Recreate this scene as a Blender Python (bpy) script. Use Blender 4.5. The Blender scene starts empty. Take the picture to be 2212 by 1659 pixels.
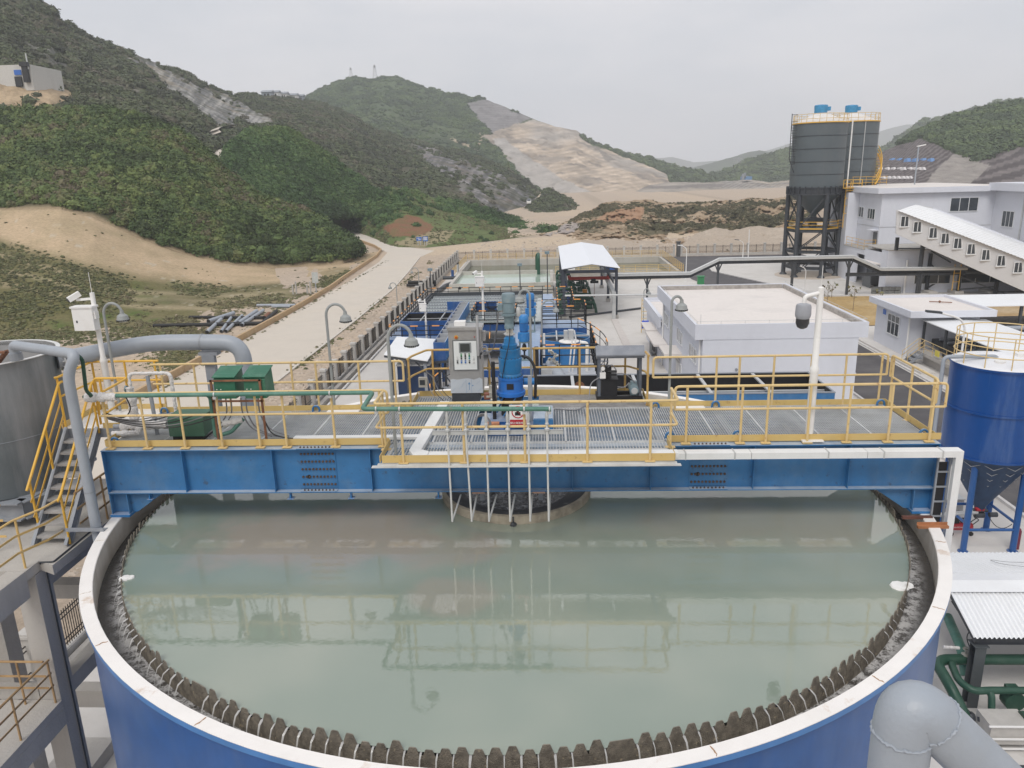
import bpy, math, random
import numpy as np
from mathutils import Vector, noise as mnoise

scene = bpy.context.scene
RAD = math.radians
rnd = random.Random(7)

# ------------------------------------------------------------------ camera
F_PX, PITCH, ROLL, HEAD = 1646.57, .270765, .0263798, RAD(2.9)
CAM = np.array([0.79, -15.08, 6.5])          # z = 0 is the rim of the thickener, +Y runs along the plant
_cp, _sp, _ca, _sa = math.cos(PITCH), math.sin(PITCH), math.cos(HEAD), math.sin(HEAD)
_cr, _sr = math.cos(ROLL), math.sin(ROLL)
_F = np.array([-_sa*_cp, _ca*_cp, -_sp]); _R = np.array([_ca, _sa, 0.0]); _U = np.cross(_R, _F)
_CR, _CU = _cr*_R - _sr*_U, _sr*_R + _cr*_U
cam_data = bpy.data.cameras.new('camera'); cam = bpy.data.objects.new('camera', cam_data)
scene.collection.objects.link(cam)
cam_data.sensor_width = 36; cam_data.lens = F_PX/2212*36
cam_data.clip_start = .1; cam_data.clip_end = 20000
from mathutils import Matrix
M = Matrix(((_CR[0], _CU[0], -_F[0], CAM[0]), (_CR[1], _CU[1], -_F[1], CAM[1]), (_CR[2], _CU[2], -_F[2], CAM[2]), (0, 0, 0, 1)))
cam.matrix_world = M
scene.camera = cam

# ------------------------------------------------------------------ sky, sun, exposure
SUN_EL, SUN_AZ = RAD(52), RAD(200)
world = bpy.data.worlds.new('World'); scene.world = world; world.use_nodes = True
nt = world.node_tree; nt.nodes.clear()
def N(t, typ, **k):
    n = t.nodes.new(typ)
    for a, b in k.items():
        if a.startswith('i_'): n.inputs[a[2:].replace('_', ' ')].default_value = b
        else: setattr(n, a, b)
    return n
out = N(nt, 'ShaderNodeOutputWorld'); bg = N(nt, 'ShaderNodeBackground'); bg.inputs['Strength'].default_value = .1
sky = N(nt, 'ShaderNodeTexSky'); sky.sky_type = 'NISHITA'; sky.sun_disc = False
sky.sun_elevation = SUN_EL; sky.sun_rotation = SUN_AZ; sky.dust_density = 3; sky.air_density = 1.2
tc = N(nt, 'ShaderNodeTexCoord'); mp = N(nt, 'ShaderNodeMapping'); mp.inputs['Scale'].default_value = (1.6, 1.6, 5.0)
no = N(nt, 'ShaderNodeTexNoise'); no.inputs['Scale'].default_value = 1.6; no.inputs['Detail'].default_value = 5; no.inputs['Roughness'].default_value = .55
ra = N(nt, 'ShaderNodeValToRGB'); e = ra.color_ramp.elements
e[0].position = .38; e[0].color = (.61, .63, .675, 1); e[1].position = .66; e[1].color = (.765, .75, .77, 1)
sc_ = N(nt, 'ShaderNodeVectorMath', operation='SCALE'); sc_.inputs['Scale'].default_value = 9.6
mx = N(nt, 'ShaderNodeMix', data_type='RGBA'); mx.inputs['Factor'].default_value = .95
L = nt.links.new
L(tc.outputs['Generated'], mp.inputs['Vector']); L(mp.outputs[0], no.inputs['Vector']); L(no.outputs['Fac'], ra.inputs[0])
L(ra.outputs[0], sc_.inputs[0]); L(sky.outputs[0], mx.inputs['A']); L(sc_.outputs[0], mx.inputs['B']); L(mx.outputs['Result'], bg.inputs['Color']); L(bg.outputs[0], out.inputs[0])
sun_d = bpy.data.lights.new('sun', 'SUN'); sun = bpy.data.objects.new('sun', sun_d); scene.collection.objects.link(sun)
sun_d.energy = 1.5; sun_d.angle = RAD(28); sun_d.color = (1, .965, .91)
sun.rotation_euler = (RAD(38), 0, RAD(-20))     # light from behind the camera, a little to the left
scene.view_settings.view_transform = 'Standard'; scene.view_settings.look = 'None'
scene.view_settings.exposure = .30; scene.view_settings.gamma = 1; scene.view_settings.use_curve_mapping = False
scene.cycles.max_bounces = 6; scene.cycles.diffuse_bounces = 3; scene.cycles.glossy_bounces = 3
scene.cycles.volume_bounces = 1; scene.cycles.transparent_max_bounces = 8

# ------------------------------------------------------------------ survey: a sight line through the lens meets a plane of the place
def ray(px, py):
    x, y = px-1106, 829.5-py
    return x*_CR + y*_CU + F_PX*_F
def atz(p, z): v = ray(*p); return CAM + v*((z-CAM[2])/v[2])
def aty(p, y): v = ray(*p); return CAM + v*((y-CAM[1])/v[1])
def atx(p, x): v = ray(*p); return CAM + v*((x-CAM[0])/v[0])

# ------------------------------------------------------------------ materials
MATS = {}
def rgb(c): return (c[0], c[1], c[2], 1)
def mat(name, col, rough=.55, metal=0, var=.10, scale=3., bump=0, bscale=40., dirt=None, spots=None, streak=None, spec=.5, dust=None):
    """procedural paint / stone / metal: tone noise, optional dirt (colour, amount, scale), vertical streaks, bump"""
    if name in MATS: return MATS[name]
    m = bpy.data.materials.new(name); m.use_nodes = True; t = m.node_tree; b = t.nodes['Principled BSDF']; L = t.links.new
    b.inputs['Roughness'].default_value = rough; b.inputs['Metallic'].default_value = metal; b.inputs['Specular IOR Level'].default_value = spec
    g = N(t, 'ShaderNodeNewGeometry'); P = g.outputs['Position']
    n1 = N(t, 'ShaderNodeTexNoise'); n1.inputs['Scale'].default_value = scale; n1.inputs['Detail'].default_value = 7; n1.inputs['Roughness'].default_value = .62
    L(P, n1.inputs['Vector'])
    mr = N(t, 'ShaderNodeMapRange'); mr.inputs['From Min'].default_value = .3; mr.inputs['From Max'].default_value = .7
    mr.inputs['To Min'].default_value = 1-var; mr.inputs['To Max'].default_value = 1+var; L(n1.outputs['Fac'], mr.inputs['Value'])
    vm = N(t, 'ShaderNodeVectorMath', operation='SCALE'); vm.inputs[0].default_value = col; L(mr.outputs[0], vm.inputs['Scale'])
    cur = vm.outputs[0]
    def over(cur, dcol, amt, sc, zs, lo=.5, hi=.72):
        mp = N(t, 'ShaderNodeMapping'); mp.inputs['Scale'].default_value = (1, 1, zs); L(P, mp.inputs['Vector'])
        n = N(t, 'ShaderNodeTexNoise'); n.inputs['Scale'].default_value = sc; n.inputs['Detail'].default_value = 8; n.inputs['Roughness'].default_value = .65; L(mp.outputs[0], n.inputs['Vector'])
        r = N(t, 'ShaderNodeMapRange'); r.inputs['From Min'].default_value = lo; r.inputs['From Max'].default_value = hi; r.inputs['To Max'].default_value = amt; L(n.outputs['Fac'], r.inputs['Value'])
        x = N(t, 'ShaderNodeMix', data_type='RGBA'); L(r.outputs[0], x.inputs['Factor']); L(cur, x.inputs['A']); x.inputs['B'].default_value = rgb(dcol)
        return x.outputs['Result']
    if dirt: cur = over(cur, dirt[0], dirt[1], dirt[2], 1)
    if spots: cur = over(cur, spots[0], spots[1], spots[2], 1, .6, .68)
    if streak: cur = over(cur, streak[0], streak[1], streak[2], .12, .5, .75)
    if dust:                                                    # settled dust on upward faces
        sx = N(t, 'ShaderNodeSeparateXYZ'); L(g.outputs['Normal'], sx.inputs[0]); r = N(t, 'ShaderNodeMapRange'); r.inputs['From Min'].default_value = .7; r.inputs['From Max'].default_value = .95; L(sx.outputs[2], r.inputs['Value'])
        mu = N(t, 'ShaderNodeMath', operation='MULTIPLY'); L(r.outputs[0], mu.inputs[0]); mr2 = N(t, 'ShaderNodeMapRange'); mr2.inputs['From Min'].default_value = .3; mr2.inputs['From Max'].default_value = .6; mr2.inputs['To Min'].default_value = dust[1]*.6; mr2.inputs['To Max'].default_value = dust[1]; L(n1.outputs['Fac'], mr2.inputs['Value']); L(mr2.outputs[0], mu.inputs[1])
        x = N(t, 'ShaderNodeMix', data_type='RGBA'); L(mu.outputs[0], x.inputs['Factor']); L(cur, x.inputs['A']); x.inputs['B'].default_value = rgb(dust[0]); cur = x.outputs['Result']
    L(cur, b.inputs['Base Color'])
    if bump:
        n2 = N(t, 'ShaderNodeTexNoise'); n2.inputs['Scale'].default_value = bscale; n2.inputs['Detail'].default_value = 5; L(P, n2.inputs['Vector'])
        bp = N(t, 'ShaderNodeBump'); bp.inputs['Strength'].default_value = bump; bp.inputs['Distance'].default_value = .05; L(n2.outputs['Fac'], bp.inputs['Height']); L(bp.outputs[0], b.inputs['Normal'])
    MATS[name] = m
    return m

BLUE   = mat('blue_girder_paint', (.038, .165, .37), .45, dirt=((.18, .26, .33), .35, 1.2), spots=((.05, .04, .03), .5, 5), dust=((.50, .54, .57), .8), streak=((.06, .10, .16), .35, 2.5))
BLUE_T = mat('blue_tank_paint', (.011, .085, .29), .3, var=.1, streak=((.10, .17, .33), .4, 1.1), dirt=((.05, .12, .27), .5, .5))
BLUE_D = mat('dark_blue_paint', (.015, .08, .26), .4, dirt=((.16, .2, .28), .35, 1.5), dust=((.42, .46, .52), .6), streak=((.2, .25, .32), .3, 3))
BLUE_L = mat('light_blue_paint', (.035, .19, .46), .4, dust=((.5, .54, .6), .7), dirt=((.2, .26, .32), .3, 3))
CYAN   = mat('gearbox_blue_paint', (.015, .17, .40), .38, var=.15, dirt=((.12, .15, .17), .4, 6))
MOTOR  = mat('motor_blue_paint', (.03, .21, .52), .4, var=.1, dirt=((.2, .3, .4), .3, 6))
MOTORG = mat('motor_grey_paint', (.17, .24, .27), .5, var=.15, dirt=((.3, .3, .28), .4, 6))
WHITE  = mat('white_paint', (.80, .79, .77), .5, var=.03, dirt=((.55, .52, .48), .3, 2))
RIMW   = mat('cream_white_rim', (.83, .80, .77), .55, var=.03, dirt=((.62, .58, .52), .25, 1.2), spots=((.50, .33, .2), .6, 1.3))
LAUND  = mat('launder_cream_wall', (.62, .58, .52), .6, var=.08, dirt=((.40, .34, .26), .6, .9), streak=((.42, .36, .28), .6, 2))
YEL    = mat('mustard_rail_paint', (.66, .49, .23), .45, var=.08, dirt=((.66, .50, .30), .6, 2.2), spots=((.28, .12, .05), .6, 9))
YEL2   = mat('orange_yellow_rail_paint', (.74, .43, .055), .42, var=.08, dirt=((.55, .33, .12), .5, 3))
RUSTY  = mat('rusty_steel', (.22, .10, .055), .8, var=.35, scale=8)
RUSTYEL= mat('rusty_yellow_rail', (.42, .27, .13), .7, var=.2, scale=4, dirt=((.25, .14, .08), .6, 5))
STEEL  = mat('galvanised_steel', (.55, .56, .56), .45, .35, var=.12, dirt=((.38, .37, .35), .4, 3))
GREY   = mat('grey_steel_paint', (.26, .28, .31), .45, var=.08, dirt=((.42, .42, .42), .45, 1.6))
GREYP  = mat('grey_pipe_paint', (.33, .36, .40), .45, var=.05, dirt=((.24, .26, .29), .4, 1.4))
GREYT  = mat('grey_tank_paint', (.12, .14, .15), .5, var=.08, streak=((.40, .40, .41), .7, .9), dirt=((.28, .29, .3), .4, .5))
DARK   = mat('dark_grey_steel', (.045, .05, .058), .5, var=.15, dirt=((.12, .12, .12), .3, 2))
BLACK  = mat('black_steel', (.015, .015, .017), .5, var=.2)
GREENP = mat('green_pipe_paint', (.075, .20, .155), .5, var=.12, dirt=((.22, .30, .26), .4, 3), spots=((.2, .12, .07), .4, 9))
GREENB = mat('green_box_paint', (.025, .135, .08), .45, var=.1, dirt=((.16, .28, .2), .45, 2.5))
GREEND = mat('dark_green_paint', (.02, .07, .045), .45, var=.15, dirt=((.07, .1, .08), .4, 3))
CONC   = mat('concrete', (.47, .445, .41), .85, var=.10, scale=1.6, bump=.25, bscale=18, dirt=((.33, .305, .275), .5, .8), streak=((.28, .26, .235), .35, 2))
CONCL  = mat('pale_concrete', (.60, .575, .545), .9, var=.05, scale=.8, dirt=((.45, .42, .38), .45, .25), spots=((.36, .33, .29), .4, .22), bump=.15, bscale=12)
WALLW  = mat('white_render_wall', (.66, .675, .73), .8, var=.02, streak=((.52, .53, .57), .3, .6))
ROOFC  = mat('pale_roof_screed', (.70, .655, .62), .9, var=.04, dirt=((.50, .47, .45), .4, .35))
ROOFW  = mat('white_sheet_roof', (.78, .79, .80), .4, var=.02, dirt=((.6, .6, .6), .25, .6))
GLASS  = mat('window_glass', (.05, .06, .07), .08, var=.3, scale=.7)
TEETH  = mat('silted_weir_steel', (.20, .175, .14), .85, var=.4, scale=9, bump=.6, bscale=60, spots=((.46, .38, .26), .8, 13), dirt=((.06, .05, .04), .5, 6))
WRAP   = mat('white_wrap_cloth', (.72, .70, .68), .8, var=.08, scale=9, bump=.9, bscale=22, dirt=((.4, .38, .36), .4, 8))
CABLE  = mat('black_cable', (.02, .02, .022), .5)
CABLEG = mat('grey_cable', (.22, .22, .23), .5)
RUBBER = mat('black_rubber', (.012, .012, .012), .6)
RED    = mat('red_paint', (.45, .02, .03), .4)
REDC   = mat('red_crane_paint', (.36, .04, .03), .5, var=.15)
ORANGE = mat('orange_marking_paint', (.85, .36, .08), .45)
BRASS  = mat('dull_valve_metal', (.42, .41, .37), .45, .4, var=.2)
SIGNB  = mat('blue_sign_print', (.03, .14, .50), .4)

# ------------------------------------------------------------------ mesh builder and scene tree
class MB:
    def __init__(s): s.v = []; s.f = []
    def add(s, vs, fs):
        n = len(s.v); s.v.extend([(float(p[0]), float(p[1]), float(p[2])) for p in vs]); s.f.extend([tuple(i+n for i in f) for f in fs]); return s
    def box(s, x0, x1, y0, y1, z0, z1):
        x0, x1 = min(x0, x1), max(x0, x1); y0, y1 = min(y0, y1), max(y0, y1); z0, z1 = min(z0, z1), max(z0, z1)
        return s.add([(x, y, z) for z in (z0, z1) for x, y in ((x0, y0), (x1, y0), (x1, y1), (x0, y1))],
                     [(3, 2, 1, 0), (4, 5, 6, 7), (0, 1, 5, 4), (1, 2, 6, 5), (2, 3, 7, 6), (3, 0, 4, 7)])
    def bar(s, p, q, w, h=None, up=(0, 0, 1)):
        h = w if h is None else h
        p, q = Vector(p), Vector(q); d = (q-p).normalized(); up = Vector(up)
        if abs(d.dot(up)) > .98: up = Vector((0, 1, 0)) if abs(d.y) < .9 else Vector((1, 0, 0))
        a = d.cross(up).normalized(); b = a.cross(d).normalized()
        vs = [e+a*(i*w/2)+b*(j*h/2) for e in (p, q) for i, j in ((-1, -1), (1, -1), (1, 1), (-1, 1))]
        return s.add(vs, [(3, 2, 1, 0), (4, 5, 6, 7), (0, 1, 5, 4), (1, 2, 6, 5), (2, 3, 7, 6), (3, 0, 4, 7)])
    def ibeam(s, p, q, h, b, tf, tw, up=(0, 0, 1)):
        p, q = Vector(p), Vector(q); u = Vector(up)
        s.bar(p, q, tw, h-2*tf, up); s.bar(p+u*(h-tf)/2, q+u*(h-tf)/2, b, tf, up); return s.bar(p-u*(h-tf)/2, q-u*(h-tf)/2, b, tf, up)
    def tube(s, pts, r, n=8, cap=True, closed=False, n0=None):
        pts = [Vector(p) for p in pts]; k = len(pts)
        rs = r if isinstance(r, (list, tuple)) else [r]*k
        tan = []
        for i in range(k):
            a = pts[(i-1) % k] if (closed or i > 0) else pts[i]; b = pts[(i+1) % k] if (closed or i < k-1) else pts[i]
            tan.append((b-a).normalized())
        ref = Vector((0, 0, 1)) if abs(tan[0].z) < .9 else Vector((1, 0, 0))
        a = tan[0].cross(ref).normalized(); vs = []
        for i in range(k):
            a = (a - tan[i]*a.dot(tan[i])).normalized(); b = tan[i].cross(a)
            vs += [pts[i] + (a*math.cos(2*math.pi*j/n) + b*math.sin(2*math.pi*j/n))*rs[i] for j in range(n)]
        fs = []
        for i in range(k if closed else k-1):
            o, p = i*n, ((i+1) % k)*n
            fs += [(o+j, o+(j+1) % n, p+(j+1) % n, p+j) for j in range(n)]
        if cap and not closed: fs += [tuple(range(n-1, -1, -1)), tuple(range((k-1)*n, k*n))]
        return s.add(vs, fs)
    def lathe(s, c, prof, n=24, axis='z', a0=0, a1=2*math.pi, capb=False, capt=False):
        full = abs(a1-a0-2*math.pi) < 1e-6; m = n if full else n+1; vs = []
        for r, h in prof:
            for j in range(m):
                t = a0+(a1-a0)*j/n; x, y, z = r*math.cos(t), r*math.sin(t), h
                if axis == 'x': x, y, z = z, x, y
                if axis == 'y': x, y, z = y, z, x
                vs.append((c[0]+x, c[1]+y, c[2]+z))
        fs = []
        for i in range(len(prof)-1):
            for j in range(n):
                k = (j+1) % m if full else j+1
                fs.append((i*m+j, i*m+k, (i+1)*m+k, (i+1)*m+j))
        if capb: fs.append(tuple(range(m-1, -1, -1)))
        if capt: fs.append(tuple(range((len(prof)-1)*m, len(prof)*m)))
        return s.add(vs, fs)
    def cyl(s, c, r, h, n=20, axis='z'): return s.lathe(c, [(r, 0), (r, h)], n, axis, capb=True, capt=True)
    def prism(s, poly, z0, z1):
        n = len(poly)
        return s.add([(x, y, z0) for x, y in poly]+[(x, y, z1) for x, y in poly],
                     [tuple(range(n-1, -1, -1)), tuple(range(n, 2*n))]+[(i, (i+1) % n, n+(i+1) % n, n+i) for i in range(n)])
    def hull(s, a, b):                       # two polygons with equal counts joined
        n = len(a)
        return s.add(list(a)+list(b), [tuple(range(n-1, -1, -1)), tuple(range(n, 2*n))]+[(i, (i+1) % n, n+(i+1) % n, n+i) for i in range(n)])
    def quad(s, *p): return s.add(p, [tuple(range(len(p)))])
    def blob(s, c, r, n=10, m=6, amp=.15, seed=0, flat=1.):
        q = random.Random(seed); vs = []
        for i in range(m+1):
            th = math.pi*i/m
            for j in range(n):
                k = 1+q.uniform(-amp, amp); ph = 2*math.pi*j/n
                vs.append((c[0]+r*k*math.sin(th)*math.cos(ph), c[1]+r*k*math.sin(th)*math.sin(ph), c[2]+r*k*math.cos(th)*flat))
        return s.add(vs, [(i*n+j, (i+1)*n+j, (i+1)*n+(j+1) % n, i*n+(j+1) % n) for i in range(m) for j in range(n)])

def fillet(pts, r, k=5):
    pts = [Vector(p) for p in pts]; o = [pts[0]]
    for i in range(1, len(pts)-1):
        a, b, c = pts[i-1], pts[i], pts[i+1]
        ra = min(r, (a-b).length*.48, (c-b).length*.48)
        p, q = b+(a-b).normalized()*ra, b+(c-b).normalized()*ra
        for j in range(k+1):
            t = j/k; o.append(p*(1-t)**2 + b*2*t*(1-t) + q*t*t)
    return o+[pts[-1]]
def sag(a, b, d, n=10): a, b = Vector(a), Vector(b); return [a.lerp(b, t/n) - Vector((0, 0, d*4*(t/n)*(1-t/n))) for t in range(n+1)]

ORG = {}
COL = scene.collection.objects
def T(name, label, cat, loc=(0, 0, 0), group=None, kind=None):
    o = bpy.data.objects.new(name, None); COL.link(o); o.location = loc; o.empty_display_size = .2
    o['label'] = label; o['category'] = cat
    if group: o['group'] = group
    if kind: o['kind'] = kind
    ORG[o.name] = Vector(loc); return o
def tag(o, label, cat=None, group=None, kind=None):
    o['label'] = label
    if cat: o['category'] = cat
    if group: o['group'] = group
    if kind: o['kind'] = kind
    return o
def P(name, mb, m, parent=None, smooth=False, kind=None, label=None, local=False):
    me = bpy.data.meshes.new(name); org = Vector((0, 0, 0)) if (parent is None or local) else ORG[parent.name]
    v = np.array(mb.v, dtype=float)
    if len(v): v = v - np.array(org)
    me.from_pydata(v.tolist(), [], mb.f)
    for x in (m if isinstance(m, (list, tuple)) else [m]): me.materials.append(x)
    if smooth:
        me.polygons.foreach_set('use_smooth', [True]*len(me.polygons))
        try: me.set_sharp_from_angle(angle=RAD(38))
        except Exception: pass
    o = bpy.data.objects.new(name, me); COL.link(o)
    if parent is not None: o.parent = parent
    if kind: o['kind'] = kind
    if label: o['label'] = label
    ORG[o.name] = org; return o
def share(src, parent, loc=None, rotz=None):
    """another instance of a mesh part, sharing its data"""
    o = src.copy(); COL.link(o); o.parent = parent; ORG[o.name] = ORG.get(src.name, Vector((0, 0, 0)))
    if loc is not None: o.location = loc
    if rotz is not None: o.rotation_euler = (0, 0, rotz)
    return o
def dup(root, loc, rotz=0, label=None, scale=1):
    r = root.copy(); COL.link(r); r.location = loc; r.rotation_euler = (0, 0, rotz); r.scale = (scale,)*3
    if label: r['label'] = label
    for c in list(root.children):
        d = c.copy(); COL.link(d); d.parent = r
        for g in list(c.children):
            h = g.copy(); COL.link(h); h.parent = d
    return r
def S(name, mb, m, label=None, smooth=False, kind='structure'):
    o = P(name, mb, m, None, smooth); o['kind'] = kind
    if label: o['label'] = label
    return o
def text_mesh(body, size, m, name, parent, loc, rot, org=True):
    cu = bpy.data.curves.new(name, 'FONT'); cu.body = body; cu.size = size; cu.align_x = 'CENTER'; cu.align_y = 'CENTER'; cu.extrude = .002
    t = bpy.data.objects.new(name, cu); COL.link(t)
    dg = bpy.context.evaluated_depsgraph_get(); me = bpy.data.meshes.new_from_object(t.evaluated_get(dg))
    bpy.data.objects.remove(t); me.materials.clear(); me.materials.append(m); me.name = name
    o = bpy.data.objects.new(name, me); COL.link(o); o.parent = parent
    o.location = Vector(loc) - (ORG[parent.name] if parent else Vector((0, 0, 0))); o.rotation_euler = rot; ORG[o.name] = Vector((0, 0, 0)); return o

# ================================================================== ground, roads, hills
G = -8.5
def vnoise(p, sc, seed=0):
    p = np.asarray(p, float)/sc + seed*17.13; i = np.floor(p).astype(np.int64); f = p-i; f = f*f*(3-2*f)
    def h(a, b, c):
        n = (a*73856093) ^ (b*19349663) ^ (c*83492791); n = (n ^ (n >> 13))*1274126177 & 0x7fffffff
        n = (n ^ (n >> 15))*2246822519 & 0x7fffffff; return ((n ^ (n >> 12)) & 0xffff)/65535.0
    x, y, z = i[..., 0], i[..., 1], i[..., 2]; fx, fy, fz = f[..., 0], f[..., 1], f[..., 2]
    r = 0
    for dx, wx in ((0, 1-fx), (1, fx)):
        for dy, wy in ((0, 1-fy), (1, fy)):
            for dz, wz in ((0, 1-fz), (1, fz)): r = r + wx*wy*wz*h(x+dx, y+dy, z+dz)
    return r
def fbm(p, sc, oct=4, seed=0):
    s, a, t = 0, .5, 0
    for k in range(oct): s = s+a*vnoise(p, sc/2**k, seed+k); t += a; a *= .55
    return s/t*2-1
def inpoly(x, y, poly):
    ins = np.zeros(np.shape(x), bool); n = len(poly)
    for i in range(n):
        (x0, y0), (x1, y1) = poly[i], poly[(i+1) % n]
        c = ((y0 > y) != (y1 > y)) & (x < (x1-x0)*(y-y0)/((y1-y0) or 1e-9)+x0); ins ^= c
    return ins
def interp(curve, xs):
    a = np.array(curve, float); return np.interp(xs, a[:, 0], a[:, 1]), np.interp(xs, a[:, 0], a[:, 2])
def terrain_mat(name, bump=.5, bs=1.0, tone=.25, ts=2.0, rough=.95):
    m = bpy.data.materials.new(name); m.use_nodes = True; t = m.node_tree; b = t.nodes['Principled BSDF']; L = t.links.new
    b.inputs['Roughness'].default_value = rough; b.inputs['Specular IOR Level'].default_value = .15
    a = N(t, 'ShaderNodeAttribute', attribute_name='col'); g = N(t, 'ShaderNodeNewGeometry')
    n = N(t, 'ShaderNodeTexNoise'); n.inputs['Scale'].default_value = ts; n.inputs['Detail'].default_value = 8; n.inputs['Roughness'].default_value = .7; L(g.outputs['Position'], n.inputs['Vector'])
    r = N(t, 'ShaderNodeMapRange'); r.inputs['From Min'].default_value = .3; r.inputs['From Max'].default_value = .7; r.inputs['To Min'].default_value = 1-tone; r.inputs['To Max'].default_value = 1+tone; L(n.outputs['Fac'], r.inputs['Value'])
    v = N(t, 'ShaderNodeVectorMath', operation='SCALE'); L(a.outputs['Color'], v.inputs[0]); L(r.outputs[0], v.inputs['Scale']); L(v.outputs[0], b.inputs['Base Color'])
    n2 = N(t, 'ShaderNodeTexNoise'); n2.inputs['Scale'].default_value = ts*1.7; n2.inputs['Detail'].default_value = 9; n2.inputs['Roughness'].default_value = .7; L(g.outputs['Position'], n2.inputs['Vector'])
    bp = N(t, 'ShaderNodeBump'); bp.inputs['Strength'].default_value = bump; bp.inputs['Distance'].default_value = bs; L(n2.outputs['Fac'], bp.inputs['Height']); L(bp.outputs[0], b.inputs['Normal'])
    return m
LAYERS = {}
def layer(name, curves, colf, m, step=5, rows=40, ridge=2.5, rel=.02, rs=40, kind='structure', label=None, keep=None, skirt=True, lift=0):
    """slope surveyed along sight lines: every curve is (px, py, distance along +Y); heights follow from the lens"""
    x0, x1 = curves[0][0][0], curves[0][-1][0]; xs = np.arange(x0, x1+step, step, dtype=float)
    C = [interp(c, xs) for c in curves]; k = len(C)-1; nr = rows*k
    px = np.zeros((nr+1, len(xs))); py = px.copy(); Y = px.copy()
    for j in range(nr+1):
        s = min(int(j/rows), k-1); t = j/rows-s
        px[j] = xs; py[j] = C[s][0]*(1-t)+C[s+1][0]*t
        Y[j] = CAM[1]+1/((1-t)/(C[s][1]-CAM[1])+t/(C[s+1][1]-CAM[1]))
    q = np.stack([px, py*1.6, 0*px], -1)
    n = fbm(q, rs, 5, 3); rr = np.linspace(0, 1, nr+1)[:, None]
    Y = CAM[1]+(Y-CAM[1])*(1+rel*n*np.minimum(1, rr*6))
    py2 = py + ridge*fbm(np.stack([px, 0*px, 0*px+5], -1), 34, 5, 9)*np.clip(rr*2-1, 0, 1)*2
    V = np.zeros((nr+1, len(xs), 3))
    X_, Y_ = px-1106, 829.5-py2
    d = X_[..., None]*_CR + Y_[..., None]*_CU + F_PX*_F
    tt = (Y-CAM[1])/d[..., 1]; V = CAM+d*tt[..., None]
    col = colf(px, py, V)
    if skirt:
        away = V[-1]-CAM; away[:, 2] = 0; away /= np.linalg.norm(away, axis=1)[:, None]; D = np.linalg.norm(V[-1]-CAM, axis=1)[:, None]
        for a, dz in ((.015, .004), (.05, .03), (.1, .1)):
            V = np.concatenate([V, (V[nr]+away*D*a-np.array([0, 0, 1])*D*dz)[None]], 0); col = np.concatenate([col, col[nr:nr+1]], 0)
    R_, Cn = V.shape[:2]
    idx = np.arange(R_*Cn).reshape(R_, Cn)
    f = np.stack([idx[:-1, :-1], idx[:-1, 1:], idx[1:, 1:], idx[1:, :-1]], -1).reshape(-1, 4)
    if keep is not None:
        cen = V.reshape(-1, 3)[f].mean(1); f = f[keep(cen)]
    me = bpy.data.meshes.new(name); me.from_pydata(V.reshape(-1, 3).tolist(), [], f.tolist())
    at = me.color_attributes.new('col', 'FLOAT_COLOR', 'POINT')
    at.data.foreach_set('color', np.concatenate([col.reshape(-1, 3), np.ones((R_*Cn, 1))], 1).ravel())
    me.polygons.foreach_set('use_smooth', [True]*len(me.polygons)); me.materials.append(m)
    o = bpy.data.objects.new(name, me); COL.link(o); o['kind'] = kind
    if label: o['label'] = label
    LAYERS[name] = (V[:nr+1], px, py); return o
def mixc(base, mask, c): return base*(1-mask[..., None])+np.array(c)*mask[..., None]
def soft(px, py, poly, wob=10, sc=26, seed=1):
    q = np.stack([px, py, 0*px], -1); dx, dy = fbm(q, sc, 4, seed)*wob, fbm(q, sc, 4, seed+5)*wob
    return inpoly(px+dx, py+dy, poly).astype(float)
def nz(V, sc, lo, hi, seed=0): return np.clip((fbm(V, sc, 4, seed)-lo)/(hi-lo), 0, 1)

SANDC = np.array([.50, .38, .25]); DIRT = np.array([.46, .375, .295]); OLIVE = np.array([.13, .125, .05]); GRASSC = np.array([.085, .115, .035]); ROCKC = np.array([.30, .285, .265])
TER = terrain_mat('soil_and_grass', .5, .25, .22, 2.2)
TERF = terrain_mat('far_slope_soil', .7, 2.5, .28, .22)
TERFF = terrain_mat('distant_slope', .5, 6, .25, .05)

# flat ground out to the horizon, yard, roads
def col_ground(V):
    c = np.zeros(V.shape)+DIRT; c = mixc(c, nz(V, 14, -.1, .5, 3), (.50, .40, .30)); c = mixc(c, nz(V, 5, .15, .5, 5)*.6, (.33, .27, .21)); return c
def flat(name, xs, ys, z, colf, m, keep=None, kind='structure', jit=0):
    X, Yg = np.meshgrid(xs, ys); V = np.stack([X, Yg, 0*X+z], -1); V[..., 2] += jit*fbm(V, 3., 3, 8)
    idx = np.arange(X.size).reshape(X.shape); f = np.stack([idx[:-1, :-1], idx[:-1, 1:], idx[1:, 1:], idx[1:, :-1]], -1).reshape(-1, 4)
    if keep is not None: f = f[keep(V.reshape(-1, 3)[f].mean(1))]
    me = bpy.data.meshes.new(name); me.from_pydata(V.reshape(-1, 3).tolist(), [], f.tolist())
    at = me.color_attributes.new('col', 'FLOAT_COLOR', 'POINT'); at.data.foreach_set('color', np.concatenate([colf(V).reshape(-1, 3), np.ones((X.size, 1))], 1).ravel())
    me.materials.append(m); o = bpy.data.objects.new(name, me); COL.link(o); o['kind'] = kind; return o
gx = np.concatenate([[-4000, -2500, -900, -300], np.arange(-100, 101, 1.6), [300, 900, 2500, 4000]])
gy = np.concatenate([[-1500, -800, -200, -60], np.arange(-30, 260, 1.6), [400, 900, 2500, 4600]])
flat('ground', gx, gy, G, col_ground, TER)
yard = MB().prism([(-14.2, -20), (60, -20), (60, 121), (-14.2, 121)], G-.3, G+.012)
S('concrete_yard', yard, CONCL)
pave = MB()
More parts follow.
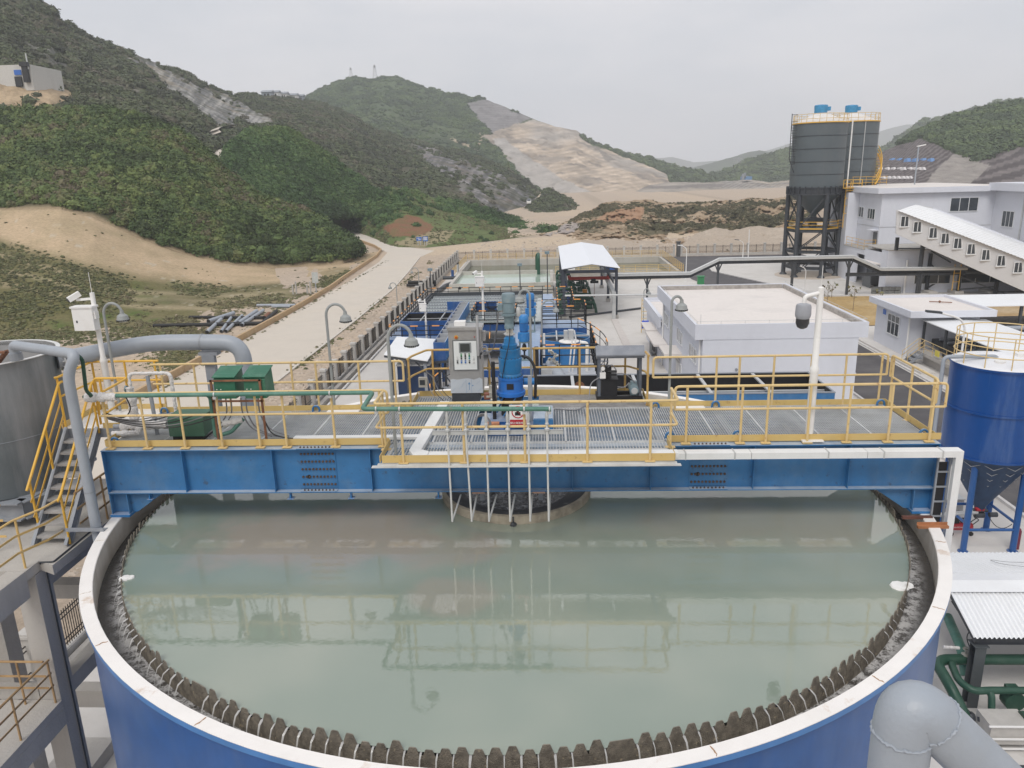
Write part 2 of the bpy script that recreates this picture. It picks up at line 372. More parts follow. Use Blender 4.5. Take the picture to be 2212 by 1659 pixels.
pave.prism([(-28.6, -20), (-20.1, -20), (-20.1, 66), (-20.5, 88), (-21.6, 106), (-23.3, 128), (-22.2, 141), (-27, 147), (-33, 156), (-48, 200), (-60, 226), (-66, 228), (-45, 171.5), (-31.5, 139), (-29.6, 122), (-28.7, 100)], G-.2, G+.03)
ROADC = mat('dusty_concrete_road', (.56, .505, .435), .9, var=.05, scale=.5, dirt=((.60, .52, .42), .5, .12), spots=((.44, .40, .35), .35, .5), bump=.1)
S('road', pave, ROADC)
ASPH = mat('worn_asphalt', (.085, .08, .083), .85, var=.15, scale=.8, dirt=((.20, .19, .185), .5, .25), bump=.2)
asp = MB().prism([(21.4, -10), (27.2, -10), (27.4, 55), (24.5, 60), (21.4, 55)], G-.2, G+.02).prism([(23.4, 92), (24.3, 86), (22.6, 80), (20.8, 92), (20.8, 121), (45, 121), (45, 113), (31, 113), (26, 108), (25.3, 100), (30, 86), (26.5, 80), (22.6, 80), (24.3, 86)][2:], G-.2, G+.02)
S('asphalt_road', asp, ASPH)
KERBC = mat('pale_kerb', (.62, .60, .58), .85, var=.08)
kb = MB()
for a, b in (((27.4, -10), (27.6, 55)), ((21.3, -10), (21.3, 55))): kb.bar((a[0], a[1], G+.07), (b[0], b[1], G+.07), .16, .14)
for a, b in (((25.3, 100), (30, 86)), ((25.3, 100), (26, 108)), ((26, 108), (31, 113)), ((31, 113), (45, 113))): kb.bar((*a, G+.07), (*b, G+.07), .2, .14)
S('yard_kerb', kb, KERBC)
garden = flat('garden_soil', np.arange(26, 45, .9), np.arange(57, 76, .9), G+.06, lambda V: mixc(np.zeros(V.shape)+np.array([.43, .30, .14]), nz(V, 3, 0, .5, 4), (.50, .38, .22)), TER, keep=lambda c: (c[:, 1] < 75) & (c[:, 1] > 58), jit=.05)
bank = flat('conveyor_dirt', np.arange(44.5, 60, .9), np.arange(58, 75, .9), G+.05, lambda V: mixc(np.zeros(V.shape)+np.array([.42, .29, .15]), nz(V, 3, 0, .5, 4), (.50, .40, .27)), TER, jit=.04)
dr = flat('dirt_road', np.arange(-24, 60, 2), np.arange(128, 176, 2), G+.012, lambda V: np.zeros(V.shape)+np.array([.52, .42, .31]), TER,
          keep=lambda c: (c[:, 1] > 131+(c[:, 0]+24)*.5) & (c[:, 1] < np.interp(c[:, 0], [-24, -19, -4, 8, 60], [148, 152, 167, 170, 175])) & (c[:, 1] > np.interp(c[:, 0], [-24, 2, 60], [130, 146, 158])))
# roadside ditch wall
kerbw = MB(); pts = [(-28.95, -20), (-28.95, 52), (-28.95, 74), (-29.4, 90), (-30.1, 99), (-31.8, 130), (-33.4, 142), (-37, 152), (-52, 185)]
for a, b in zip(pts, pts[1:]):
    kerbw.bar((*a, G+.2), (*b, G+.2), .25, .75)
BROWNK = mat('clay_stained_kerb', (.46, .32, .18), .9, var=.12, dirt=((.55, .45, .33), .5, 1))
tag(P('ditch_wall', kerbw, BROWNK), 'low brown ditch wall beside the dusty road on its hill side', 'ditch wall')
kr = MB(); pr_ = [(-20.0, 0), (-20.0, 66), (-20.4, 88), (-21.5, 106), (-23.2, 128)]
for a, b in zip(pr_, pr_[1:]): kr.bar((*a, G+.04), (*b, G+.04), .22, .16)
S('road_edge_kerb', kr, mat('road_edge_concrete', (.58, .54, .48), .9, var=.1))

# ---- left field and sandy slope
def c_field(px, py, V):
    c = np.zeros(px.shape+(3,))+OLIVE
    c = mixc(c, nz(V, 7, -.2, .35, 2), (.19, .165, .085)); c = mixc(c, nz(V, 3, .1, .5, 4), (.10, .135, .04))
    edge = np.interp(px, [-150, 0, 150, 300, 450, 600, 760, 840], [520, 530, 575, 610, 625, 632, 600, 560])+fbm(V, 9, 4, 6)*16
    sand = np.clip((edge-py)/26, 0, 1)
    c = mixc(c, sand*(.75+.25*nz(V, 5, -.3, .3, 7)), SANDC)
    for off in (0, 30, 62):                                  # strips of scrub along the old terraces
        tr = np.interp(px, [0, 150, 300, 500, 650], [535+off, 575+off*.8, 615+off*.5, 625+off*.45, 612+off*.4])
        s = np.exp(-((py-tr+fbm(V, 6, 3, 11)*9)/7)**2)*np.clip(fbm(V, 8, 3, 12)*2+.5, 0, 1)*(px < 690); c = mixc(c, s*.8, (.11, .105, .05))
        s2 = np.exp(-((py-tr-16+fbm(V, 6, 3, 21)*6)/5)**2)*(px < 640)*.6; c = mixc(c, s2, (.44, .36, .24))
    gr = np.exp(-((px-740)/70)**2-((py-615)/30)**2)*.7*nz(V, 3, -.2, .3, 31); c = mixc(c, gr, (.13, .125, .055))
    c = mixc(c, nz(V, 1.6, .42, .55, 9)*.7, (.5, .45, .36)); return c
toe = [(-200, 425, 105), (0, 455, 105), (130, 452, 105), (200, 470, 106), (300, 515, 108), (400, 550, 110), (500, 572, 112), (600, 580, 116), (740, 570, 120), (790, 548, 137), (830, 541, 143)]
def zc(pts, z): return [(p[0], p[1], atz(p, z)[1]) for p in pts]
kx = lambda c: c[:, 0] < np.interp(c[:, 1], [-20, 74, 90, 99, 130, 142, 152, 185], [-29.1, -29.1, -29.5, -30.2, -31.9, -33.5, -37.1, -52])
layer('grass_field', [zc([(-200, 1300), (0, 1200), (400, 900), (830, 700)], G+.04), zc([(-200, 760), (0, 725), (300, 690), (600, 650), (740, 610), (800, 575), (830, 556)], G+.05), toe], c_field, TER, 5, 46, 0, .004, 30, keep=kx, skirt=False)

# ---- near scrub hill
def c_scrub(px, py, V):
    c = np.zeros(px.shape+(3,))+np.array([.055, .06, .028]); c = mixc(c, nz(V, 9, 0, .5, 2)*.6, (.10, .085, .05))
    b = np.clip((py-np.interp(px, [p[0] for p in toe], [p[1] for p in toe])+14)/12, 0, 1); c = mixc(c, b*.8, SANDC*.9); return c
ridge1 = [(-200, 238, 150), (0, 243, 150), (100, 238, 150), (200, 236, 150), (300, 252, 150), (370, 278, 148), (430, 320, 146), (480, 366, 143), (520, 402, 142), (560, 424, 140), (640, 452, 137), (700, 483, 133), (750, 518, 130), (790, 548, 138), (830, 541, 144)]
mid1 = [(-200, 340, 124), (0, 350, 124), (200, 345, 124), (370, 380, 124), (480, 440, 124), (560, 490, 123), (640, 510, 123), (700, 525, 123), (750, 540, 123), (790, 547.5, 137.5), (830, 541, 143.5)]
layer('scrub_hill', [toe, mid1, ridge1], c_scrub, TER, 5, 22, 3, .012, 45)

# ---- big hill on the left, behind
rockL = [(250, 118), (300, 122), (400, 172), (470, 196), (520, 222), (560, 245), (600, 268), (560, 272), (470, 268), (430, 245), (395, 215), (330, 165)]
rock2 = [(870, 310), (960, 322), (1010, 345), (1060, 370), (1110, 395), (1150, 402), (1168, 425), (1150, 450), (1100, 462), (1060, 455), (980, 400), (930, 360)]
rock3 = [(40, 90), (110, 95), (150, 130), (140, 165), (90, 150), (40, 120)]
pad = [(-200, 172), (110, 172), (165, 206), (130, 232), (60, 246), (-200, 250)]
def c_big(px, py, V):
    c = np.zeros(px.shape+(3,))+np.array([.085, .088, .052]); c = mixc(c, nz(V, 30, -.2, .3, 2)*.8, (.125, .11, .08)); c = mixc(c, nz(V, 12, .0, .4, 8)*.6, (.065, .09, .04)); c = mixc(c, nz(V, 5, .25, .5, 28)*.7, (.22, .20, .175))
    st = nz(np.stack([px*1.0+py*.8, (py-px*.5)*.22, 0*px], -1), 9, -.1, .35, 4)
    rk = np.array([.20, .20, .20])+st[..., None]*np.array([.32, .30, .275]); rk = rk*(.62+.55*nz(V, 3.2, -.35, .3, 41))[..., None]; rk = mixc(rk, nz(V, 9, .1, .4, 43)*.6, (.36, .29, .20)); rk = mixc(rk, nz(V, 6, .2, .45, 44)*.8, (.08, .09, .05))
    for p, a in ((rockL, .92), (rock3, .6)):
        m_ = soft(px, py, p, 16, 22)*a*(.55+.45*nz(V, 5, -.4, .1, 3)); c = c*(1-m_[..., None])+rk*m_[..., None]
    m_ = soft(px, py, rock2, 14, 20)*(.35+.65*nz(V, 9, -.3, .2, 6)); c = c*(1-m_[..., None])+rk*m_[..., None]*np.array([.72, .70, .73])
    c = mixc(c, soft(px, py, pad, 6, 20), SANDC*1.02); c = mixc(c, nz(V, 7, .42, .55, 13)*.55, (.32, .29, .25)); return c
ridge2 = [(-200, -150, 290), (-100, -105, 300), (0, -45, 310), (60, -12, 318), (105, 8, 322), (130, 42, 326), (200, 86, 340), (300, 120, 365), (400, 162, 395), (450, 186, 415), (500, 203, 440), (560, 209, 470), (600, 207, 490), (650, 214, 520), (690, 220, 530), (740, 240, 525), (800, 275, 520), (870, 300, 515), (1000, 330, 490), (1090, 365, 465), (1150, 401, 440), (1170, 418, 430)]
base2 = [(-200, 300, 170), (0, 300, 168), (300, 320, 170), (430, 360, 175), (560, 430, 180), (640, 430, 190), (700, 420, 205), (830, 440, 225), (1000, 450, 250), (1100, 476, 280), (1170, 492, 300)]
layer('rocky_hill', [base2, ridge2], c_big, TERF, 3, 120, 3.5, .03, 60)
# ---- middle mound
layer('wooded_mound', [[(486, 420, 162), (560, 450, 162), (700, 470, 178), (780, 465, 196), (850, 455, 214), (890, 474, 222)], [(486, 340, 182), (500, 312, 190), (540, 287, 205), (600, 277, 212), (640, 292, 214), (700, 328, 216), (760, 378, 218), (820, 418, 220), (850, 438, 222), (890, 472, 224)]], c_scrub, TERF, 5, 30, 3, .015, 40)
# ---- grassy slope beyond the junction
redcut = [(825, 492), (850, 478), (880, 462), (905, 470), (935, 490), (925, 505), (890, 512), (845, 510)]
def c_grass(px, py, V):
    c = np.zeros(px.shape+(3,))+np.array([.115, .155, .055]); c = mixc(c, nz(V, 9, -.1, .4, 2)*.7, (.15, .165, .07)); c = mixc(c, nz(V, 4, .1, .5, 7)*.6, (.08, .105, .04))
    c = mixc(c, soft(px, py, redcut, 5, 12)*(.6+.4*nz(V, 2, -.3, .2, 4)), (.22, .11, .065)); c = mixc(c, soft(px, py, [(850, 525), (930, 500), (985, 495), (965, 520), (900, 536)], 5, 12)*.6, (.40, .31, .21))
    c = mixc(c, soft(px, py, [(720, 440), (805, 448), (800, 475), (740, 480)], 8, 14)*.8, (.20, .15, .095)); return c
g0 = [(722, 489), (760, 498), (790, 508), (837, 528), (861, 534), (921, 535), (989, 528), (1060, 521), (1137, 511), (1164, 506), (1200, 497)]
layer('grassy_slope', [zc(g0, G+.03), [(722, 470, 190), (800, 432, 205), (840, 402, 212), (880, 408, 222), (950, 432, 232), (1000, 440, 240), (1060, 456, 250), (1100, 470, 258), (1164, 488, 255), (1200, 494, 252)]], c_grass, TER, 4, 44, 2, .01, 30)
# ---- far hill with the masts and the quarry
quarry = [(1040, 292), (1062, 288), (1100, 272), (1150, 256), (1200, 268), (1245, 282), (1262, 305), (1330, 332), (1400, 358), (1440, 374), (1455, 400), (1400, 420), (1380, 445), (1200, 460), (1160, 412), (1110, 370), (1080, 330)]
slate = [(1000, 226), (1055, 214), (1100, 236), (1150, 256), (1100, 275), (1060, 290), (1030, 262)]
shot = [(1062, 300), (1090, 300), (1150, 345), (1220, 390), (1280, 415), (1330, 440), (1200, 460), (1160, 412), (1110, 370)]
def c_far(px, py, V):
    c = np.zeros(px.shape+(3,))+np.array([.075, .105, .05]); c = mixc(c, nz(V, 60, -.2, .3, 2)*.7, (.11, .14, .065)); c = mixc(c, nz(V, 35, .0, .4, 5)*.7, (.05, .068, .04))
    terr = (np.sin((py+fbm(V, 80, 3, 3)*14)*.9)*.5+.5)*((px < 1000) & (py > 215)); c = mixc(c, terr*.35, (.10, .105, .07))
    sm = soft(px, py, slate, 5, 20); c = mixc(c, sm, (.25, .235, .235)); c = mixc(c, sm*(np.sin(py*1.3+fbm(V, 40, 3, 8)*4) > .3)*.4, (.16, .15, .15))
    qm = soft(px, py, quarry, 5, 16); band = np.sin((py*.75+px*.12)+fbm(V, 45, 4, 4)*5)*.5+.5
    qc = np.array([.43, .35, .27])+band[..., None]*np.array([.09, .08, .075]); qc = qc*(.8+.4*nz(V, 14, -.35, .35, 51))[..., None]; qc = mixc(qc, nz(V, 60, -.05, .25, 52)*.75, (.36, .335, .31)); c = c*(1-qm[..., None])+qc*qm[..., None]
    c = mixc(c, qm*nz(V, 26, .05, .3, 6)*.8, (.29, .25, .215)); c = mixc(c, qm*nz(V, 11, .15, .4, 16)*.75, (.20, .175, .155)); sh = soft(px, py, shot, 5, 16)
    c = mixc(c, sh*.85, (.41, .385, .36)); c = mixc(c, sh*(np.sin((px*.8-py)*1.1) > .6)*.3, (.30, .28, .27)); c = mixc(c, soft(px, py, [(1275, 300), (1300, 325), (1330, 345), (1310, 350)], 3, 9)*.7, (.2, .18, .16))
    for (a, b) in (((975, 300), (1085, 345)), ((1035, 325), (1040, 275)), ((1000, 262), (960, 245))):
        t_ = np.clip(((px-a[0])*(b[0]-a[0])+(py-a[1])*(b[1]-a[1]))/((b[0]-a[0])**2+(b[1]-a[1])**2), 0, 1); dd = np.hypot(px-a[0]-t_*(b[0]-a[0]), py-a[1]-t_*(b[1]-a[1]))+fbm(V, 30, 2, 3)*2
        c = mixc(c, (dd < 2.2)*.9, (.46, .38, .28))
    return c
farridge = [(590, 250, 880), (650, 216, 900), (690, 194, 910), (740, 174, 920), (770, 169, 925), (800, 173, 930), (826, 166, 930), (862, 168, 930), (900, 184, 920), (960, 200, 900), (1040, 212, 870), (1100, 235, 840), (1150, 255, 815), (1200, 274, 790), (1245, 282, 770), (1270, 302, 765), (1330, 326, 745), (1400, 354, 720), (1440, 371, 700), (1470, 396, 660), (1530, 430, 600)]
farbase = [(590, 300, 640), (800, 330, 600), (1000, 420, 560), (1160, 445, 520), (1250, 455, 500), (1400, 448, 500), (1530, 440, 500)]
layer('far_hill', [farbase, farridge], c_far, TERFF, 3, 110, 2, .035, 45)
# ---- quarry floor and its cut benches
def c_bench(px, py, V):
    c = np.zeros(px.shape+(3,))+np.array([.36, .32, .28]); band = (np.sin(py*.42+px*.01+fbm(V, 60, 3, 4)*2.5) > .1)*1.; c = mixc(c, band*.85, (.21, .19, .175)); c = mixc(c, nz(V, 30, .05, .3, 3)*.8, (.44, .37, .29)); c = mixc(c, nz(V, 16, .1, .4, 9)*.7, (.15, .14, .13)); c = mixc(c, ((px > 1560)*(np.sin(px*.55+py*1.1) > .3))*.35, (.46, .44, .42)); return c
layer('quarry_floor', [[(1250, 448, 420), (1400, 446, 420), (1740, 442, 420)], [(1250, 446, 470), (1340, 428, 520), (1400, 402, 560), (1440, 392, 580), (1520, 396, 600), (1600, 388, 620), (1660, 392, 600), (1740, 388, 600)]], c_bench, TERFF, 3, 40, 2.5, .03, 24)
# ---- little slope with the haul road beside it
layer('roadside_mound', [[(1120, 486, 262), (1210, 478, 270), (1300, 474, 280)], [(1120, 474, 300), (1150, 440, 330), (1166, 414, 345), (1186, 408, 350), (1215, 424, 345), (1262, 458, 330), (1300, 468, 320)]],
      lambda px, py, V: mixc(mixc(np.zeros(px.shape+(3,))+np.array([.075, .08, .05]), nz(V, 9, -.2, .3, 3)*.7, (.17, .165, .15)), soft(px, py, [(1098, 476), (1134, 440), (1160, 414), (1172, 412), (1160, 436), (1148, 455), (1150, 480)], 2, 10), (.55, .47, .37)), TERF, 3, 30, 2, .01, 25)
# ---- spoil heaps behind the fence
def c_spoil(px, py, V):
    c = np.zeros(px.shape+(3,))+np.array([.34, .25, .165]); c = mixc(c, nz(V, 8, -.1, .3, 2)*.8, (.43, .33, .23)); scr = soft(px, py, [(1230, 470), (1300, 440), (1720, 425), (1720, 490), (1560, 505), (1440, 500), (1330, 508), (1250, 500)], 14, 40)*nz(V, 8, -.25, .1, 6)
    c = mixc(c, scr*.85, (.09, .085, .045)); red = soft(px, py, [(1275, 478), (1340, 448), (1390, 450), (1385, 475), (1330, 482)], 6, 16); c = mixc(c, red, (.36, .22, .135)); c = mixc(c, soft(px, py, [(1170, 510), (1230, 478), (1260, 488), (1230, 505), (1180, 515)], 4, 10), (.36, .315, .29))
    c = mixc(c, nz(V, 3, .35, .5, 19)*.6, (.55, .47, .37)); return c
s0 = [(1165, 507), (1240, 518), (1330, 528), (1450, 540), (1600, 545), (1720, 547), (1760, 547)]
layer('spoil_heap', [zc(s0, G+.02), [(1165, 505, 178), (1240, 500, 176), (1330, 500, 170), (1450, 510, 165), (1600, 515, 162), (1760, 515, 160)], [(1165, 503, 190), (1200, 488, 215), (1240, 472, 232), (1300, 440, 245), (1350, 433, 250), (1400, 433, 250), (1500, 440, 245), (1600, 430, 250), (1700, 425, 250), (1760, 425, 250)]], c_spoil, TER, 3, 40, 4, .09, 20)
c_grav = lambda px, py, V: mixc(np.zeros(px.shape+(3,))+np.array([.42, .35, .28]), nz(V, 3, .1, .5, 3)*.7, (.53, .46, .38))
layer('gravel_heap', [zc([(1470, 541), (1600, 543), (1730, 543)], G+.02), [(1470, 530, 138), (1500, 508, 146), (1545, 492, 152), (1580, 497, 150), (1640, 488, 152), (1700, 492, 150), (1730, 495, 150)]], c_grav, TER, 4, 24, 3, .02, 18)
layer('stony_bank', [zc([(1255, 545), (1380, 548), (1470, 547)], G+.02), [(1255, 520, 150), (1330, 516, 153), (1400, 522, 150), (1470, 530, 145)]], c_grav, TER, 4, 14, 3, .02, 18)
# ---- distant ridges
def c_dist(px, py, V): return mixc(np.zeros(px.shape+(3,))+np.array([.055, .08, .042]), nz(V, 60, -.1, .4, 3)*.6, (.035, .05, .03))
layer('valley_ridge', [[(1300, 440, 620), (1560, 440, 640)], [(1300, 322, 800), (1340, 330, 800), (1380, 340, 800), (1430, 352, 790), (1470, 366, 780), (1520, 376, 760), (1560, 392, 740)]], c_dist, TERFF, 5, 20, 2, .02, 30)
layer('valley_ridge_east', [[(1480, 440, 640), (1740, 440, 640)], [(1480, 396, 820), (1510, 388, 830), (1560, 374, 850), (1600, 356, 860), (1650, 338, 870), (1740, 316, 880)]], c_dist, TERFF, 5, 20, 2, .02, 30)
layer('hazy_ridge', [[(1400, 420, 1500), (1760, 420, 1500)], [(1400, 372, 1900), (1480, 368, 1900), (1540, 352, 1900), (1600, 333, 1900), (1640, 325, 1900), (1680, 328, 1900), (1760, 322, 1900)]], c_dist, TERFF, 6, 12, 2, .02, 30)
layer('horizon_ridge', [[(1340, 400, 3000), (2300, 400, 3000)], [(1340, 350, 3600), (1450, 338, 3600), (1500, 352, 3600), (1580, 345, 3600), (1700, 312, 3600), (1880, 290, 3600), (1960, 268, 3600), (2060, 270, 3600), (2300, 290, 3600)]], c_dist, TERFF, 8, 12, 2, .02, 40)
cut = [(1880, 335), (1925, 322), (1965, 305), (1995, 298), (2040, 318), (2075, 335), (2110, 348), (2160, 330), (2212, 310), (2330, 300), (2330, 420), (1880, 420)]
heap = [(1990, 405), (2030, 360), (2060, 332), (2090, 338), (2120, 352), (2140, 358), (2095, 398), (2060, 415)]
def c_east(px, py, V):
    c = np.zeros(px.shape+(3,))+np.array([.065, .095, .038]); c = mixc(c, nz(V, 22, -.1, .35, 2)*.7, (.10, .125, .05)); c = mixc(c, nz(V, 12, 0, .5, 5)*.5, (.035, .05, .025))
    m_ = soft(px, py, cut, 4, 16); band = (np.sin(py*1.25+fbm(V, 30, 3, 4)*2.5) > .15); ck = np.array([.10, .085, .085])+band[..., None]*np.array([.10, .09, .085]); c = c*(1-m_[..., None])+ck*m_[..., None]
    return mixc(c, soft(px, py, heap, 3, 12), (.33, .30, .275))
layer('terraced_hill', [[(1870, 430, 250), (2330, 430, 250)], [(1870, 345, 395), (1900, 332, 400), (1930, 320, 405), (1960, 300, 410), (2000, 278, 420), (2060, 254, 430), (2100, 244, 440), (2140, 234, 445), (2212, 219, 450), (2330, 195, 460)]], c_east, TERF, 4, 50, 3, .02, 30)
layer('hazy_hill_east', [[(1860, 400, 800), (2330, 400, 800)], [(1860, 342, 950), (1920, 318, 960), (1960, 286, 970), (2000, 262, 980), (2050, 250, 990), (2100, 240, 990), (2150, 226, 990), (2330, 200, 990)]], c_dist, TERFF, 5, 16, 3, .02, 30)

# ================================================================== vegetation masses
def leafmat(name, cols):
    m = bpy.data.materials.new(name); m.use_nodes = True; t = m.node_tree; b = t.nodes['Principled BSDF']; L = t.links.new
    b.inputs['Roughness'].default_value = .7; b.inputs['Specular IOR Level'].default_value = .25
    oi = N(t, 'ShaderNodeObjectInfo'); g = N(t, 'ShaderNodeNewGeometry')
    n = N(t, 'ShaderNodeTexNoise'); n.inputs['Scale'].default_value = .045; n.inputs['Detail'].default_value = 4; L(g.outputs['Position'], n.inputs['Vector'])
    a = N(t, 'ShaderNodeMath', operation='MULTIPLY'); a.inputs[1].default_value = .55; L(oi.outputs['Random'], a.inputs[0])
    s = N(t, 'ShaderNodeMath', operation='MULTIPLY_ADD'); s.inputs[1].default_value = 2.4; s.inputs[2].default_value = -1.0; L(n.outputs['Fac'], s.inputs[0])
    q = N(t, 'ShaderNodeMath', operation='ADD'); L(a.outputs[0], q.inputs[0]); L(s.outputs[0], q.inputs[1])
    r = N(t, 'ShaderNodeValToRGB'); el = r.color_ramp.elements
    el[0].position = .12; el[0].color = rgb(cols[0]); el[1].position = .9; el[1].color = rgb(cols[-1])
    for i, c in enumerate(cols[1:-1]): x = el.new(.12+.78*(i+1)/(len(cols)-1)); x.color = rgb(c)
    L(q.outputs[0], r.inputs[0])
    n3 = N(t, 'ShaderNodeTexWhiteNoise'); vm = N(t, 'ShaderNodeVectorMath', operation='SNAP'); vm.inputs[1].default_value = (.3, .3, .3); L(g.outputs['Position'], vm.inputs[0]); L(vm.outputs[0], n3.inputs[0])
    mr = N(t, 'ShaderNodeMapRange'); mr.inputs['To Min'].default_value = .65; mr.inputs['To Max'].default_value = 1.35; L(n3.outputs['Value'], mr.inputs[0])
    v = N(t, 'ShaderNodeVectorMath', operation='SCALE'); L(r.outputs[0], v.inputs[0]); L(mr.outputs[0], v.inputs['Scale']); L(v.outputs[0], b.inputs['Base Color'])
    return m
LEAF = leafmat('scrub_leaves', [(.042, .058, .022), (.060, .092, .032), (.085, .125, .042), (.135, .17, .055), (.125, .105, .065)])
LEAFG = leafmat('grass_tufts', [(.10, .10, .05), (.125, .135, .06), (.18, .165, .085), (.15, .13, .075)])
def clump(name, n, size, flat, seed, m, core=True, up=.25):
    q = random.Random(seed); mb = MB()
    for i in range(n):
        while True:
            p = Vector((q.uniform(-1, 1), q.uniform(-1, 1), q.uniform(-.15, 1)))
            if .35 < p.length < 1: break
        p = p*(.75+.45*q.random()); p.z *= flat
        d = Vector((p.x, p.y, p.z+up)).normalized(); d = (d+Vector((q.uniform(-.7, .7), q.uniform(-.7, .7), q.uniform(-.7, .7)))).normalized()
        a = d.orthogonal().normalized(); b = d.cross(a); an = q.uniform(0, 6.28); a, b = a*math.cos(an)+b*math.sin(an), b*math.cos(an)-a*math.sin(an)
        s = size*q.uniform(.6, 1.4); mb.add([p-a*s*.5, p+b*s*.32, p+a*s*.6, p-b*s*.32], [(0, 1, 2, 3)])
    if core: mb.blob((0, 0, .28*flat), .72, 8, 5, .25, seed, flat*.8)
    me = bpy.data.meshes.new(name); me.from_pydata(mb.v, [], mb.f); me.materials.append(m); return bpy.data.objects.new(name, me)
def proto(name, specs, m):
    c = bpy.data.collections.new(name)
    for i, s in enumerate(specs): c.objects.link(clump(name, *s, i+11, m))
    return c
LEAF2 = leafmat('green_mound_leaves', [(.04, .068, .026), (.055, .10, .034), (.075, .13, .044), (.11, .16, .055)])
LEAF3 = leafmat('dry_hill_leaves', [(.07, .075, .05), (.085, .10, .055), (.10, .12, .06), (.13, .12, .085)])
LEAF4 = leafmat('far_hill_leaves', [(.06, .085, .045), (.075, .105, .05), (.10, .14, .06), (.12, .16, .065)])
LEAF5 = leafmat('spoil_weeds', [(.06, .055, .03), (.09, .085, .045), (.12, .115, .06), (.17, .13, .08)])
C_BUSH = proto('bush_clump', [(260, .24, .9), (230, .27, .7), (280, .22, 1.15), (220, .28, .8)], LEAF)
C_GREEN = proto('green_bush_clump', [(260, .24, .9), (230, .27, .7), (280, .22, 1.15)], LEAF2)
C_FARH = proto('far_wood_clump', [(110, .42, .85), (100, .45, .7), (120, .38, 1.1)], LEAF4)
C_WEED = proto('weed_clump', [(160, .3, .6), (140, .33, .5), (170, .28, .8)], LEAF5)
C_FAR = proto('far_bush_clump', [(110, .42, .85), (100, .45, .7), (120, .38, 1.1)], LEAF3)
C_TUFT = proto('grass_tuft', [(26, .5, .6), (22, .6, .45), (30, .45, .8)], LEAFG)
def gn_scatter(name, pts, sc, coll, label):
    me = bpy.data.meshes.new(name); me.from_pydata(pts.tolist(), [], [])
    a = me.attributes.new('sc', 'FLOAT', 'POINT'); a.data.foreach_set('value', np.asarray(sc, float))
    o = bpy.data.objects.new(name, me); COL.link(o); o['kind'] = 'stuff'; o['label'] = label
    ng = bpy.data.node_groups.new(name, 'GeometryNodeTree'); ng.interface.new_socket('Geometry', in_out='INPUT', socket_type='NodeSocketGeometry'); ng.interface.new_socket('Geometry', in_out='OUTPUT', socket_type='NodeSocketGeometry')
    gi, go = ng.nodes.new('NodeGroupInput'), ng.nodes.new('NodeGroupOutput'); mp_ = ng.nodes.new('GeometryNodeMeshToPoints'); ip = ng.nodes.new('GeometryNodeInstanceOnPoints'); ci = ng.nodes.new('GeometryNodeCollectionInfo')
    ci.inputs['Collection'].default_value = coll; ci.inputs['Separate Children'].default_value = True; ci.inputs['Reset Children'].default_value = True
    na = ng.nodes.new('GeometryNodeInputNamedAttribute'); na.data_type = 'FLOAT'; na.inputs['Name'].default_value = 'sc'
    rv = ng.nodes.new('FunctionNodeRandomValue'); rv.data_type = 'FLOAT_VECTOR'; rv.inputs['Min'].default_value = (-.15, -.15, 0); rv.inputs['Max'].default_value = (.15, .15, 6.283)
    ip.inputs['Pick Instance'].default_value = True; L = ng.links.new
    L(gi.outputs[0], mp_.inputs[0]); L(mp_.outputs[0], ip.inputs['Points']); L(ci.outputs[0], ip.inputs['Instance']); L(na.outputs[0], ip.inputs['Scale']); L(rv.outputs[0], ip.inputs['Rotation']); L(ip.outputs[0], go.inputs[0])
    md = o.modifiers.new('scatter', 'NODES'); md.node_group = ng; return o
def scatter(name, lay, n, s0, s1, dens, coll, label, seed=1, sink=.12):
    V, px, py = LAYERS[lay]; q = np.random.default_rng(seed); R_, C_ = px.shape
    e1 = np.linalg.norm(V[1:, :-1]-V[:-1, :-1], axis=-1)*np.linalg.norm(V[:-1, 1:]-V[:-1, :-1], axis=-1)
    cx, cy, cv = px[:-1, :-1], py[:-1, :-1], V[:-1, :-1]
    w = (e1*dens(cx, cy, cv)).ravel(); w /= w.sum(); k = q.choice(len(w), n, p=w); i, j = np.divmod(k, C_-1); u, v = q.random(n), q.random(n)
    p = (V[i, j]*((1-u)*(1-v))[:, None]+V[i, j+1]*((u)*(1-v))[:, None]+V[i+1, j]*((1-u)*v)[:, None]+V[i+1, j+1]*(u*v)[:, None])
    s = s0+(s1-s0)*q.random(n)**1.6; p[:, 2] -= s*sink; return gn_scatter(name, p, s, coll, label)
def not_in(polys, wob=8): return lambda px, py: 1-np.clip(sum(soft(px, py, p, wob, 20) for p in polys), 0, 1)
scatter('hillside_scrub', 'scrub_hill', 14000, .5, 1.9, lambda px, py, V: np.clip((np.interp(px, [p[0] for p in toe], [p[1] for p in toe])-6-py)/14, 0, 1)*(.15+nz(V, 11, -.55, .0, 3)), C_BUSH, 'dense dark green scrub covering the near hillside', 2)
roads_ = [[(440, 296), (446, 272), (470, 262), (515, 262), (515, 282), (475, 290), (466, 300)], [(455, 322), (492, 314), (494, 332), (492, 356), (466, 356)]]
ni = not_in([rockL, pad]+roads_); ni2 = not_in([rock2]); ni3 = not_in([rock3])
scatter('upper_hill_scrub', 'rocky_hill', 20000, .8, 2.6, lambda px, py, V: (.012+ni(px, py))*(.05+.95*ni2(px, py))*(.12+.88*ni3(px, py))*(.07+nz(V, 26, -.2, .25, 3)), C_FAR, 'green scrub scattered over the rocky hillside above', 3)
scatter('mound_scrub', 'wooded_mound', 7000, .7, 2.0, lambda px, py, V: .35+nz(V, 11, -.4, .2, 3), C_GREEN, 'thick green bushes covering the rounded middle mound', 4)
